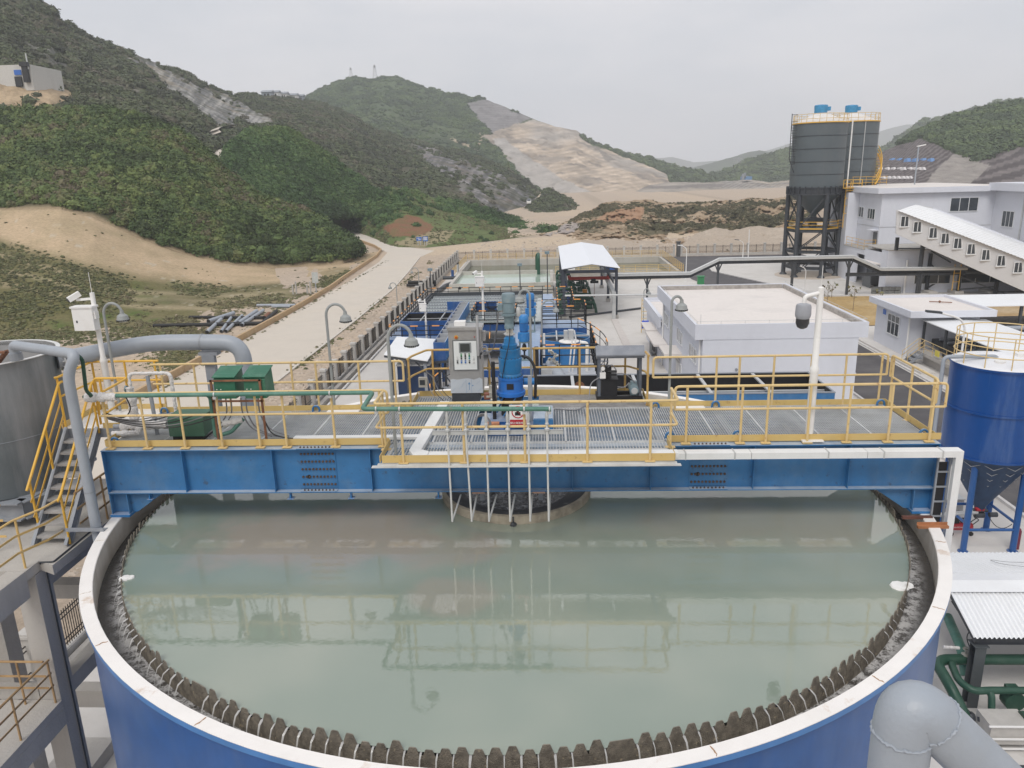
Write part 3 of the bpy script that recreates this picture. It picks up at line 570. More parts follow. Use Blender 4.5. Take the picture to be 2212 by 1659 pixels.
scatter('slope_grass', 'grassy_slope', 5000, .15, .5, lambda px, py, V: (1-soft(px, py, redcut, 4, 12))*(.1+nz(V, 6, -.2, .3, 3)), C_TUFT, 'rough green grass tufts on the slope past the junction', 5)
def d_bush(px, py, V):
    a = np.exp(-((py-np.interp(px, [960, 1000, 1060, 1110, 1180], [440, 452, 470, 482, 492]))/9)**2)*(px > 940)
    b = np.exp(-((px-795)/75)**2-((py-446)/26)**2)*1.3+np.exp(-((px-755)/40)**2-((py-470)/14)**2)*.5
    return .01+a+b*(1-soft(px, py, redcut, 4, 12))
scatter('slope_bushes', 'grassy_slope', 1700, .6, 1.9, d_bush, C_GREEN, 'band of dark bushes along the grassy slope', 6)
scatter('field_grass', 'grass_field', 15000, .10, .42, lambda px, py, V: (.004+np.clip((py-np.interp(px, [-150, 0, 150, 300, 450, 600, 760], [500, 515, 560, 600, 610, 620, 580]))/40, 0, 1))*nz(V, 5, -.3, .3, 3)*(V[..., 1] > 8)*kx(V.reshape(-1, 3)).reshape(px.shape), C_TUFT, 'rough weeds and grass across the field left of the road', 7)
scatter('far_hill_woods', 'far_hill', 15000, 1.4, 3.8, lambda px, py, V: not_in([quarry, slate, shot], 4)(px, py)*(.05+nz(V, 60, -.2, .3, 3)), C_FARH, 'green woods covering the far hill below the masts', 8)
scatter('spoil_scrub', 'spoil_heap', 6500, .2, .75, lambda px, py, V: .02+soft(px, py, [(1230, 470), (1300, 440), (1760, 425), (1760, 485), (1560, 498), (1440, 494), (1330, 490), (1250, 496)], 12, 40)*nz(V, 8, -.2, .1, 6)*(1-soft(px, py, [(1275, 478), (1340, 448), (1390, 450), (1385, 475), (1330, 482)], 6, 16)), C_WEED, 'dark weeds growing over the brown spoil heaps', 9)
scatter('roadside_scrub', 'roadside_mound', 700, .8, 2.2, lambda px, py, V: .1+nz(V, 9, -.3, .2, 3)*(1-soft(px, py, [(1098, 476), (1134, 440), (1160, 410), (1176, 410), (1160, 440), (1150, 460), (1150, 482)], 2, 10)), C_FAR, 'low scrub on the mound beside the haul road', 10)
scatter('valley_woods', 'valley_ridge', 3200, 2, 5, lambda px, py, V: 1+0*px, C_FARH, 'dark trees on the ridge beyond the quarry', 11)
scatter('valley_woods_east', 'valley_ridge_east', 3600, 2, 5.5, lambda px, py, V: 1+0*px, C_FARH, 'dark trees on the ridge left of the silos', 12)
scatter('terraced_hill_woods', 'terraced_hill', 7000, 1.2, 3.3, lambda px, py, V: .0005+(1-soft(px, py, cut, 4, 16)), C_FARH, 'leafy green woods above the terraced rock cutting', 13)
scatter('hazy_hill_woods', 'hazy_hill_east', 4000, 3, 7, lambda px, py, V: 1+0*px, C_FARH, 'trees on the hazy hill behind the silos', 14)
# pebbles on the verge between road and fence
q = np.random.default_rng(5); n_ = 2600
vp = np.stack([q.uniform(-19.6, -15.4, n_), q.uniform(10, 128, n_), np.full(n_, G)], 1)
STONE = mat('pale_rubble', (.47, .40, .33), .9, var=.3, scale=1.5)
C_ST = bpy.data.collections.new('stone')
for i in range(3):
    me = bpy.data.meshes.new('stone'); b_ = MB().blob((0, 0, 0), .5, 6, 4, .35, i, .6); me.from_pydata(b_.v, [], b_.f); me.materials.append(STONE); C_ST.objects.link(bpy.data.objects.new('stone', me))
gn_scatter('verge_stones', vp, .12+.30*q.random(n_)**3, C_ST, 'loose pale stones on the verge between road and fence')
n_ = 1500; vp = np.stack([q.uniform(-14, 45, n_), q.uniform(124, 160, n_), np.full(n_, G)], 1)
gn_scatter('rubble', vp, .2+.7*q.random(n_)**4, C_ST, 'scattered rubble on bare ground behind the far fence')
vp = np.stack([q.normal(-19.8, .4, 900), q.uniform(30, 122, 900), np.full(900, G)], 1); vp = vp[fbm(vp, 7, 3, 4) > -.05]
gn_scatter('verge_weeds', vp, .05+.2*q.random(len(vp))**2, C_TUFT, 'dry weeds along the edge of the road')
n_ = 260; vp = np.stack([q.uniform(-28.7, -28.0, n_), q.uniform(30, 125, n_), np.full(n_, G)], 1)
gn_scatter('ditch_weeds', vp, .06+.2*q.random(n_)**2, C_TUFT, 'weeds between the road and the brown ditch wall')

# ================================================================== thickener tank
def ringmat(name, kind):
    m = bpy.data.materials.new(name); m.use_nodes = True; t = m.node_tree; b = t.nodes['Principled BSDF']; L = t.links.new
    g = N(t, 'ShaderNodeNewGeometry'); P_ = g.outputs['Position']
    def noise(sc, det=6, rough=.6, src=None):
        n = N(t, 'ShaderNodeTexNoise'); n.inputs['Scale'].default_value = sc; n.inputs['Detail'].default_value = det; n.inputs['Roughness'].default_value = rough; L(src or P_, n.inputs['Vector']); return n.outputs['Fac']
    def mrange(v, a, b_, c=0., d=1.):
        r = N(t, 'ShaderNodeMapRange'); r.interpolation_type = 'SMOOTHSTEP'
        for k_, x in zip(('From Min', 'From Max', 'To Min', 'To Max'), (a, b_, c, d)): r.inputs[k_].default_value = x
        L(v, r.inputs['Value']); return r.outputs[0]
    def mix(f, a, b_):
        x = N(t, 'ShaderNodeMix', data_type='RGBA'); L(f, x.inputs['Factor'])
        for s_, v in (('A', a), ('B', b_)):
            if isinstance(v, tuple): x.inputs[s_].default_value = rgb(v)
            else: L(v, x.inputs[s_])
        return x.outputs['Result']
    def math_(op, a, b_):
        n = N(t, 'ShaderNodeMath', operation=op)
        for i, v in enumerate((a, b_)):
            if isinstance(v, (int, float)): n.inputs[i].default_value = v
            else: L(v, n.inputs[i])
        return n.outputs[0]
    def dist(c, sx, sy):
        mp = N(t, 'ShaderNodeMapping', vector_type='POINT'); mp.inputs['Location'].default_value = (-c[0]*sx, -c[1]*sy, 0); mp.inputs['Scale'].default_value = (sx, sy, 0); L(P_, mp.inputs['Vector'])
        l = N(t, 'ShaderNodeVectorMath', operation='LENGTH'); L(mp.outputs[0], l.inputs[0]); return l.outputs['Value']
    if kind == 'tank':
        c = mix(mrange(noise(.22, 3), .35, .68), (.225, .275, .225), (.30, .33, .27))
        for cen, sx, sy, a in (((-3.6, -1.9), .30, .62, 1.), ((-1.4, -2.4), .75, 1.3, .55), ((-.9, -4.0), 1.1, 1.6, .6), ((4.5, -1.2), .3, .7, .5)):
            d = math_('ADD', dist(cen, sx, sy), mrange(noise(.55, 5), .2, .8, -.4, .4)); c = mix(math_('MULTIPLY', mrange(d, 1.05, .45), a), c, (.33, .30, .25))
        b.inputs['Roughness'].default_value = .015; b.inputs['IOR'].default_value = 2.0
        h = math_('ADD', noise(5.5, 3), math_('MULTIPLY', noise(22, 2), .12)); bs, bd = .05, .02
    elif kind == 'launder':
        rr = dist((0, 0), 1, 1); foam = math_('MULTIPLY', mrange(rr, 7.9, 7.6), mrange(noise(7, 7, .75), .40, .58))
        c = mix(foam, (.07, .064, .058), (.55, .54, .53)); b.inputs['Roughness'].default_value = .12; h = noise(14, 5); bs, bd = .35, .05
    elif kind == 'feed':
        c = mix(mrange(noise(9, 8, .75), .46, .66), (.03, .03, .032), (.36, .36, .37)); b.inputs['Roughness'].default_value = .15; h = noise(11, 6); bs, bd = .6, .06
    else:
        tint = {'pond_pale': ((.42, .52, .44), (.46, .54, .47)), 'pond_green': ((.33, .42, .33), (.38, .45, .37)), 'pond_dark': ((.10, .11, .065), (.14, .145, .09)), 'lamella': ((.33, .37, .36), (.42, .45, .44))}[kind]
        c = mix(mrange(noise(.25, 4), .35, .65), *tint); b.inputs['Roughness'].default_value = .04; b.inputs['IOR'].default_value = 1.45; h = noise(3, 4); bs, bd = .08, .03
    L(c, b.inputs['Base Color']); bp = N(t, 'ShaderNodeBump'); bp.inputs['Strength'].default_value = bs; bp.inputs['Distance'].default_value = bd; L(h, bp.inputs['Height']); L(bp.outputs[0], b.inputs['Normal']); return m
WATER = ringmat('thickener_water', 'tank')
tank = T('thickener_tank', 'huge round blue thickener tank with cream rim and toothed overflow weir', 'tank', (0, 0, G))
RO, RI, RW, ZT, ZW = 8.175, 7.98, 7.56, -.075, -.17
P('wall', MB().lathe((0, 0, 0), [(8.10, G), (8.10, -.10)], 160), BLUE_T, tank, True)
P('rim_flange', MB().lathe((0, 0, 0), [(8.10, -.10), (8.172, -.10), (8.172, -.012)], 160), mat('blue_flange_paint', (.06, .20, .48), .4), tank, True)
rim = P('rim', MB().lathe((0, 0, 0), [(8.172, -.012), (RO, -.01), (RO, 0), (RI, 0), (RI, -.012), (7.972, -.012)], 160), RIMW, tank, True)
WELD = mat('rusty_weld_scar', (.36, .22, .13), .8, var=.3, scale=30)
for i, a in enumerate((-163, -148.5, -136, -116.5, -93.5, -71, -51.5, -35, -18, -6)):
    a = RAD(a); u = Vector((math.cos(a), math.sin(a), 0)); v = Vector((-u.y, u.x, 0)); mb = MB(); q_ = random.Random(i)
    pa, pb = u*(RI+.015), u*(RO-.01); pts = [pa.lerp(pb, k/6)+v*q_.uniform(-.012, .012)+Vector((0, 0, .0025)) for k in range(7)]
    mb.tube(pts, [.004]+[.008*q_.uniform(.5, 1.3) for _ in range(5)]+[.004], 5); P('weld_seam', mb, WELD if i in (2, 3, 5, 6, 7, 8) else LAUND, tank)
P('launder_wall', MB().lathe((0, 0, 0), [(7.972, -.012), (7.972, -1.1)], 160), LAUND, tank, True)
P('launder_floor', MB().lathe((0, 0, -1.1), [(7.97, 0), (RW, 0)], 120), LAUND, tank)
P('weir_plate', MB().lathe((0, 0, 0), [(RW+.006, -1.1), (RW+.006, -.215), (RW-.006, -.215), (RW-.006, -3)], 200), TEETH, tank, True)
NT = 236; da = 2*math.pi/NT
def tooth(w):
    mb = MB(); o = []
    for r in (RW-.006, RW+.008): o.append([(x, -r, z) for x, z in ((-w/2, -.60), (w/2, -.60), (w/2, -.235), (w/2-.006, -.20), (w/2-.045, ZT-.012), (w/2-.058, ZT), (-w/2+.058, ZT), (-w/2+.045, ZT-.012), (-w/2+.006, -.20), (-w/2, -.235))])
    return mb.hull(o[1], o[0])
t1 = P('weir_tooth', tooth(.186), TEETH, tank, local=True); t2 = P('weir_tooth', tooth(.386), TEETH, tank, local=True)
t1.location = t2.location = (0, 0, -G); k = 0; first = {1: t1, 2: t2}; used = set(); notches = []
while k < NT:
    n = 2 if k % 23 == 7 and k < NT-2 else 1
    a = (k+n/2)*da; o = first[n] if n not in used else share(first[n], tank, (0, 0, -G)); used.add(n); o.rotation_euler = (RAD(rnd.uniform(-.4, .4)), 0, a); notches.append(k*da); k += n
sw = MB(); q_ = random.Random(4)
for a in notches:
    if q_.random() < .06: continue
    a0 = a-math.pi/2; u = Vector((math.cos(a0), math.sin(a0), 0)); v = Vector((-u.y, u.x, 0)); w = q_.uniform(.009, .019); out_ = q_.uniform(.10, .17)
    prof = [(RW-.02, -.178), (RW+.012, -.184), (RW+.012+out_*.45, -.22), (RW+.012+out_*.8, -.33), (RW+.012+out_, -.475)]
    vs = []; 
    for j, (r, z) in enumerate(prof):
        ww = w*(1-.12*j)*q_.uniform(.8, 1.1); vs += [u*r+v*ww+Vector((0, 0, z)), u*r-v*ww+Vector((0, 0, z+.004*j))]
    sw.add(vs, [(2*i, 2*i+1, 2*i+3, 2*i+2) for i in range(4)])
FALL = bpy.data.materials.new('falling_water'); FALL.use_nodes = True; b_ = FALL.node_tree.nodes['Principled BSDF']
b_.inputs['Base Color'].default_value = (.75, .75, .74, 1); b_.inputs['Roughness'].default_value = .08; b_.inputs['Alpha'].default_value = .55; b_.inputs['IOR'].default_value = 1.5
S('overflow_water', sw, FALL, 'thin sheets of water falling through the weir notches', True, 'stuff')
S('tank_water', MB().lathe((0, 0, 0), [(RW-.008, ZW), (6, ZW), (3, ZW), (1.3, ZW)], 120), WATER, smooth=True)
S('launder_water', MB().lathe((0, 0, 0), [(7.97, -.475), (7.76, -.475), (RW+.01, -.468)], 160), ringmat('launder_water', 'launder'), smooth=True)
# feed well
fw = T('feed_well', 'round concrete feed well with dark churning water below the bridge', 'feed well', (.05, .2, ZW))
FX, FY = .05, .2
P('ring_wall', MB().lathe((FX, FY, 0), [(1.60, -.9), (1.60, .0), (1.53, .01), (1.52, -.9)], 64), mat('feed_well_stained_concrete', (.40, .35, .27), .9, var=.25, scale=3, dirt=((.10, .09, .08), .7, 2.2), streak=((.2, .16, .12), .5, 5), bump=.4), fw, True)
P('inner_lip', MB().lathe((FX, FY, 0), [(1.525, -.005), (1.47, -.01), (1.12, -.08), (1.12, -.2)], 64), mat('feed_well_dark_lip', (.06, .06, .062), .7, var=.3, scale=5, spots=((.3, .28, .25), .5, 5)), fw, True)
P('churning_water', MB().lathe((FX, FY, -.13), [(1.5, 0), (.8, 0), (.1, 0)], 48, capt=True), ringmat('churning_water', 'feed'), fw, True)
P('seam', MB().bar((FX, FY-1.605, -.3), (FX, FY-1.605, .0), .03, .03).blob((FX, FY-1.64, -.16), .06, 8, 5, .3), DARK, fw)
arm = MB().bar((-1.3, .25, .16), (1.3, .1, .16), .10, .07); P('cross_arm', arm, DARK, fw)
for x in (-.45, -.1, .3): P('hanging_baffle', MB().bar((x, .3, .15), (x, .3, -.2), .09, .05), DARK, fw)
for x in (-.62, .56): P('support_channel', MB().bar((x, -.9, .36), (x, .5, .36), .11, .03).bar((x-.05, -.9, .30), (x-.05, .5, .30), .02, .13).bar((x+.03, -.88, .36), (x+.03, -.88, .12), .09, .03), GREY, fw)
for (x, y) in (atz((269.5, 1250), ZW)[:2], atz((1943, 1267), ZW)[:2]):
    s_ = (1 if x < 0 else 1.5); mb = MB().lathe((x, y, ZW+.012), [(.10*s_, -.01), (.09*s_, .015), (.02, .02)], 9, capt=True).lathe((x+.09*s_, y+.03, ZW+.012), [(.07*s_, -.01), (.06*s_, .012)], 8, capt=True)
    r_ = T('foam_patch', 'small white foam patch floating by the left weir teeth' if x < 0 else 'larger white foam patch floating by the right weir teeth', 'foam', (x, y, ZW), 'white foam patches on the water')
    P('froth', mb, WHITE, r_, True)

# ================================================================== bridge
br = T('walkway_bridge', 'long blue plate girder bridge with grating deck spanning the thickener', 'bridge', (0, 0, .05))
Z0, Z1 = .50, 1.42
BX0, BX1 = -8.06, 8.08
for y in (-1.2, 1.2):
    P('girder', MB().box(BX0, BX1, y-.008, y+.008, Z0+.02, Z1-.02).box(BX0, BX1, y-.14, y+.14, Z0, Z0+.02).box(BX0, BX1, y-.14, y+.14, Z1-.02, Z1), BLUE, br)
    for x in (-8.05, -6.45, -4.65, -2.71, -1.18, 0, 1.22, 2.72, 4.67, 6.45, 8.07):
        P('stiffener', MB().add([(x+dx, y+s_*a, z) for dx in (-.006, .006) for a, z in ((-.132, Z0+.021), (.132, Z0+.021), (.132, Z1-.021), (-.132, Z1-.021)) for s_ in (1,)], [(0, 1, 2, 3), (7, 6, 5, 4), (0, 4, 5, 1), (1, 5, 6, 2), (2, 6, 7, 3), (3, 7, 4, 0)]), BLUE, br)
for x in (-3.78, 3.83):
    sp = P('splice_plate', MB().box(x-.36, x+.36, -1.222, -1.209, Z0+.06, Z1-.06).box(x-.36, x+.36, -1.35, -1.06, Z1+.001, Z1+.014).box(x-.36, x+.36, -1.35, -1.225, Z0+.021, Z0+.034), BLUE, br)
    bt = MB(); q_ = random.Random(int(x*10))
    for r in range(5):
        for c in range(10):
            z = Z0+.14+r*.16; xx = x-.315+c*.07
            if z < Z1-.1: bt.lathe((xx, -1.222, z), [(.024, 0), (.024, -.02), (.013, -.02), (.013, -.036)], 6, 'y', capt=True)
    for c in range(9):
        for z_, yy in ((Z1+.014, -1.30), (Z0+.034, -1.30)): bt.lathe((x-.29+c*.072, yy, z_), [(.019, 0), (.019, .018), (.010, .018), (.010, .03)], 6, 'z', capt=True)
    P('bolt_rows', bt, mat('rusty_bolt', (.12, .085, .07), .7, .3, var=.5, scale=25), sp, kind='stuff')
    gr = MB().blob((x-.2, -1.2235, .80), .035, 9, 5, .45, 3); gr.v = [(p[0], -1.2225+(p[1]+1.2225)*.02, p[2]) for p in gr.v]
    P('grease_stain', gr, BLACK, sp)
for sx in (-1, 1):
    for y in (-1.2, 1.2):
        xo, xi = (BX0, -7.70) if sx < 0 else (BX1, 7.72); mb = MB()
        mb.box(xo-.012*sx*0, xo+.02*(-sx), y-.12, y+.12, .06, Z0-.002).box(xi-.01, xi+.01, y-.12, y+.12, .06, Z0-.002).box(min(xo, xi), max(xo, xi), y-.01, y+.01, .06, Z0-.002)
        mb.hull([(xi, y-.012, .06), (xi, y-.012, Z0-.002), (xi-sx*.75, y-.012, Z0-.002), (xi-sx*.12, y-.012, .06)], [(xi, y+.012, .06), (xi, y+.012, Z0-.002), (xi-sx*.75, y+.012, Z0-.002), (xi-sx*.12, y+.012, .06)])
        P('support_leg', mb, BLUE, br); P('base_plate', MB().box(xo-.02, xi+.02, y-.16, y+.16, .004, .055) if sx < 0 else MB().box(xi-.02, xo+.02, y-.16, y+.16, .004, .055), BLUE_L, br)
for x in (-7.25, -4.38, -3.16, -1.42): P('hanger_bracket', MB().box(x-.012, x+.012, -1.29, -1.2, Z0-.14, Z0-.002).box(x-.06, x+.06, -1.31, -1.18, Z0-.15, Z0-.141), BLUE_L, br)
for x in (-.62, .56): P('rusty_clip', MB().box(x-.12, x+.12, -1.345, -1.2, Z0-.035, Z0-.002), mat('rusty_clip_paint', (.40, .25, .19), .8, var=.2), br)
for x in np.arange(-7.5, 7.6, 1.5): P('cross_beam', MB().ibeam((x, -1.19, 1.12), (x, 1.19, 1.12), .3, .15, .015, .01), BLUE, br)
GRAT = mat('galvanised_grating', (.62, .63, .63), .5, .25, var=.15, scale=1.4, dirt=((.40, .39, .37), .6, 1.5))
def grating(x0, x1, y0, y1, z, px=.046, py=.095, m=GRAT):
    mb = MB(); nx = max(1, round((x1-x0)/px)); ny = max(1, round((y1-y0)/py))
    for i in range(nx+1): x = x0+(x1-x0)*i/nx; mb.box(x-.0045, x+.0045, y0, y1, z-.032, z)
    for j in range(ny+1): y = y0+(y1-y0)*j/ny; mb.box(x0, x1, y-.004, y+.004, z-.006, z+.001)
    for y in (y0, y1): mb.box(x0, x1, y-.008, y+.008, z-.034, z+.003)
    for x in (x0, x1): mb.box(x-.008, x+.008, y0, y1, z-.034, z+.003)
    P('grating_panel', mb, m, br)
ZD = 1.46
xs_ = [-8.0, -7.0, -6.0, -5.0, -4.0, -3.0, -2.3]
for a, b in zip(xs_, xs_[1:]): grating(a+.01, b-.01, -1.13, 1.02, ZD)
for a, b in zip([3.02, 4.0, 5.0, 6.0, 7.0], [4.0, 5.0, 6.0, 7.0, 7.98]): grating(a+.01, b-.01, -1.13, 1.02, ZD)
for a, b in ((-2.28, -1.5), (-1.5, -.75), (.75, 1.1), (1.1, 2.05), (2.05, 3.0)): grating(a+.01, b-.01, -1.13, 1.02, ZD, .058, .075)
grating(-.74, .74, -1.13, -.62, ZD, .058, .075); grating(-2.28, -.8, 1.04, 2.06, ZD, .058, .075); grating(-2.28, -1.2, -2.12, -1.15, ZD-.02, .058, .075)
grating(-1.18, 3.0, -2.12, -1.95, ZD-.02, .058, .075); grating(-1.18, 3.0, -1.50, -1.15, ZD-.02, .058, .075)
PLATE = mat('dusty_tread_plate', (.30, .29, .28), .7, .2, var=.2, scale=5, dirt=((.13, .12, .115), .6, 2))
for a, b in ((-1.1, .25), (.3, .98), (1.02, 2.0), (2.02, 2.98)):
    mb = MB().box(a, b, -1.93, -1.52, ZD-.018, ZD-.010)
    for x in np.arange(a+.06, b-.02, .11): mb.bar((x, -1.92, ZD-.008), (x+.05, -1.53, ZD-.008), .010, .008)
    P('tread_panel', mb, STEEL, br)
mb = MB().box(.55, 2.92, 1.04, 2.06, ZD-.012, ZD)
for r in range(6):
    for x in np.arange(.6+(r % 2)*.09, 2.88, .18): mb.box(x, x+.13, 1.10+r*.155, 1.125+r*.155, ZD, ZD+.005)
P('tread_plate', mb, PLATE, br)
P('front_platform_frame', MB().box(-2.36, 3.06, -2.2, -2.13, 1.36, 1.425).box(-2.3, -2.24, -2.13, -1.34, 1.36, 1.425).box(2.96, 3.02, -2.13, -1.34, 1.36, 1.425).box(-2.45, 3.12, -2.3, -2.2, 1.395, 1.41), GRAT, br)
P('rear_platform_frame', MB().box(-2.3, 2.96, 2.06, 2.14, 1.34, 1.42).box(-2.3, -2.24, 1.34, 2.06, 1.34, 1.42).box(2.9, 2.96, 1.34, 2.06, 1.34, 1.42), BLUE, br)
for x in (-1.6, 0, 1.5, 2.8): P('bracket_arm', MB().bar((x, -1.35, 1.36), (x, -2.12, 1.36), .06, .08), BLUE, br)
def toe(x0, y0, x1, y1, z=1.45, h=.13): P('toe_board', MB().bar((x0, y0, z+h/2), (x1, y1, z+h/2), .012, h), YELB, br)
YELB = mat('mustard_toe_board', (.60, .43, .16), .5, var=.08, dirt=((.50, .38, .20), .5, 1.5), spots=((.25, .13, .06), .5, 7))
for a in ((-8.02, -1.19, -2.34, -1.19), (3.03, -1.19, 8.14, -1.19), (-8.05, 1.05, -2.3, 1.05), (2.98, 1.05, 8.05, 1.05), (8.04, -1.18, 8.04, 1.04), (-8.05, -.2, -8.05, -1.15), (-2.28, -2.145, 3.02, -2.145, 1.44, .14), (-2.32, -2.14, -2.32, -1.2, 1.44), (3.03, -2.14, 3.03, -1.2, 1.44), (-2.28, 2.1, 2.94, 2.1), (-2.3, 1.1, -2.3, 2.1), (2.96, 1.06, 2.96, 2.1)): toe(*a)
ZM, ZTOP = 2.12, 2.57
def handrail(parent, pts, posts, z0=1.44, zm=ZM, zt=ZTOP, r=.026, m=None, loop0=False, loop1=False, foot=True, mids=None):
    m = m or YEL; mb = MB(); pts = [Vector((x, y, 0)) for x, y in pts]
    def at(z): return [p+Vector((0, 0, z)) for p in pts]
    path = at(zt)
    if loop0: path = [pts[0]+Vector((0, 0, zm))]+path
    if loop1: path = path+[pts[-1]+Vector((0, 0, zm))]
    mb.tube(fillet(path, .09, 4), r, 8)
    for z in (mids or [zm]): mb.tube(fillet(at(z), .09, 4), r*.92, 8)
    h = P('handrail', mb, m, parent, True)
    for x, y in posts:
        pm = MB().tube([(x, y, z0), (x, y, zt-.01)], r*.95, 8)
        if foot: pm.box(x-.09, x+.09, y-.05, y+.05, z0-.005, z0+.012)
        P('rail_post', pm, m, h, True)
    return h
yF, yB = -1.27, 1.06
handrail(br, [(-7.98, yF), (-2.3, yF)], [(x, yF) for x in (-7.88, -7.13, -6.37, -5.62, -4.87, -4.34, -3.38, -2.45)], loop1=True)
handrail(br, [(3.14, yF), (8.1, yF)], [(x, yF) for x in (3.37, 4.39, 4.87, 5.64, 6.37, 7.13, 7.89)], loop0=True, loop1=True)
handrail(br, [(8.05, -1.02), (8.05, .95)], [(8.05, y) for y in (-.9, 0, .85)], loop0=True, loop1=True)
handrail(br, [(3.05, yB), (8.02, yB)], [(x, yB) for x in (4.41, 4.9, 5.63, 6.42, 7.15, 7.9)], loop0=True, loop1=True)
handrail(br, [(-8.1, yB), (-2.42, yB)], [(x, yB) for x in (-7.88, -7.12, -6.38, -5.63, -4.92, -4.37, -3.41, -2.62)], loop1=True)
handrail(br, [(-2.35, -1.38), (-2.35, -2.16), (3.05, -2.16), (3.05, -1.38)], [(x, -2.16) for x in (-1.88, -.76, .34, 1.46, 2.58)]+[(-2.35, -1.45), (3.05, -1.45)])
handrail(br, [(-2.34, 1.2), (-2.3, 1.5), (-2.05, 2.1), (2.6, 2.1), (2.95, 1.6), (2.97, 1.2)], [(x, 2.1) for x in (-1.92, -.6, .45, 1.5, 2.55)]+[(-2.33, 1.25), (2.96, 1.25)], m=mat('weathered_rail_paint', (.55, .36, .12), .55, var=.12, dirt=((.36, .2, .09), .7, 4)))
for i, (x, y) in enumerate(((4.41, 1.0), (7.92, .96), (4.41, -.98), (7.91, -1.0), (-7.9, .98), (-7.93, -1.02), (-4.43, 1.0), (3.1, .96), (3.11, -1.0))):
    arc = [Vector((x+.075*math.cos(t), y, 1.47+.09*math.sin(t)+.02)) for t in np.linspace(0, math.pi, 9)]
    P('lifting_lug', MB().tube([Vector((x+.075, y, 1.44))]+arc+[Vector((x-.075, y, 1.44))], .024, 6), BLUE, br, True)
for s_ in (3.8, -3.8):
    P('splice_cover', MB().box(s_-.36, s_+.36, .86, 1.02, ZD+.004, ZD+.018).box(s_-.36, s_+.36, -1.14, -1.02, ZD+.004, ZD+.012), WHITE, br)

# ================================================================== things on the bridge
# ---- rake drive in the middle
dv = T('rake_drive', 'tall blue stacked gearbox and grey fan motor driving the rake', 'drive unit', (0, 0, 1.46))
P('plinth', MB().box(-.44, .46, -.62, .5, 1.47, 1.60).box(-.36, .38, -.5, .4, 1.60, 1.66), BLUE_D, dv)
P('drum', MB().lathe((0, 0, 0), [(.21, 1.66), (.21, 2.0), (.25, 2.02), (.25, 2.10)], 28), BLACK, dv, True)
for a in range(6):
    t0, t1_ = RAD(60*a), RAD(60*a+60); P('cage_bar', MB().bar((.30*math.cos(t0), .30*math.sin(t0), 1.70), (.27*math.cos(t1_), .27*math.sin(t1_), 2.13), .035, .02), BLUE, dv)
P('base_ring', MB().lathe((0, 0, 0), [(.20, 2.06), (.30, 2.10), (.30, 2.17), (.265, 2.18), (.258, 2.24), (.25, 2.42), (.262, 2.43), (.262, 2.48), (.22, 2.48)], 32), mat('base_ring_blue_paint', (.02, .15, .50), .4, var=.1, dirt=((.1, .14, .2), .4, 6)), dv, True)
P('hand_hole', MB().box(-.07, .07, -.262, -.25, 2.26, 2.38), BLACK, dv)
P('lower_gear_case', MB().lathe((0, 0, 0), [(.228, 2.48), (.228, 2.53), (.215, 2.55), (.232, 2.62), (.234, 2.80), (.24, 2.83), (.24, 2.87), (.21, 2.88)], 32), CYAN, dv, True)
P('upper_gear_case', MB().lathe((0, 0, 0), [(.205, 2.87), (.205, 3.02), (.212, 3.03), (.212, 3.07), (.19, 3.075)], 32), CYAN, dv, True)
P('gear_neck', MB().lathe((0, 0, 0), [(.15, 3.07), (.15, 3.12), (.158, 3.13), (.158, 3.155), (.125, 3.16), (.118, 3.24), (.118, 3.275), (.09, 3.29), (.075, 3.34)], 28), CYAN, dv, True)
for z, r, n in ((2.49, .24, 22), (2.875, .222, 18), (3.078, .198, 16)):
    mb = MB()
    for i in range(n): a = 2*math.pi*i/n; mb.lathe((r*math.cos(a), r*math.sin(a), z), [(.012, 0), (.012, .022)], 6, capt=True)
    P('bolt_circle', mb, mat('dark_bolt', (.05, .1, .15), .5), dv, kind='stuff')
P('coupling_flange', MB().lathe((0, 0, 0), [(.09, 3.33), (.115, 3.35), (.115, 3.375), (.06, 3.38), (.06, 3.46), (.10, 3.47)], 8), STEEL, dv)
P('coupling_housing', MB().box(-.065, .075, -.07, .07, 3.375, 3.47), mat('pale_coupling_grey', (.42, .41, .38), .6, .2, var=.3, scale=20), dv)
P('adapter_housing', MB().lathe((0, 0, 0), [(.095, 3.47), (.10, 3.53), (.09, 3.55), (.09, 3.60), (.10, 3.62), (.105, 3.72), (.15, 3.74), (.15, 3.775), (.12, 3.78)], 28), MOTORG, dv, True)
mo = P('motor_body', MB().lathe((0, 0, 0), [(.115, 3.77), (.115, 4.02)], 28), MOTORG, dv, True)
fb = MB()
for i in range(30): a = 2*math.pi*i/30; fb.bar((.12*math.cos(a), .12*math.sin(a), 3.80), (.12*math.cos(a), .12*math.sin(a), 4.0), .006, .026, up=(-math.sin(a), math.cos(a), 0))
P('cooling_fin', fb, MOTORG, mo, kind='stuff')
P('fan_cowl', MB().lathe((0, 0, 0), [(.115, 4.0), (.136, 4.005), (.136, 4.16), (.125, 4.185), (.04, 4.19)], 28, capt=True), MOTORG, dv, True)
P('terminal_box', MB().box(-.22, -.12, -.05, .06, 3.84, 3.97), MOTORG, dv)
P('grease_cup', MB().lathe((.19, -.03, 3.72), [(.03, 0), (.045, .03), (.045, .16), (.03, .19)], 12), STEEL, dv, True)
P('oil_hose', MB().tube(fillet([(.02, -.12, 3.5), (.0, -.2, 3.2), (-.08, -.23, 2.9), (-.16, -.22, 2.5)], .1), .009, 6), CABLE, dv, True)
P('cable_chain', MB().tube(fillet([(.22, .15, 2.86), (.36, .15, 2.84), (.48, .1, 2.70), (.52, .05, 2.45), (.5, 0, 2.0)], .15), .03, 8), BLACK, dv, True)
P('side_motor', MB().cyl((.26, .22, 2.3), .075, .22, 16, 'x'), MOTOR, dv, True)
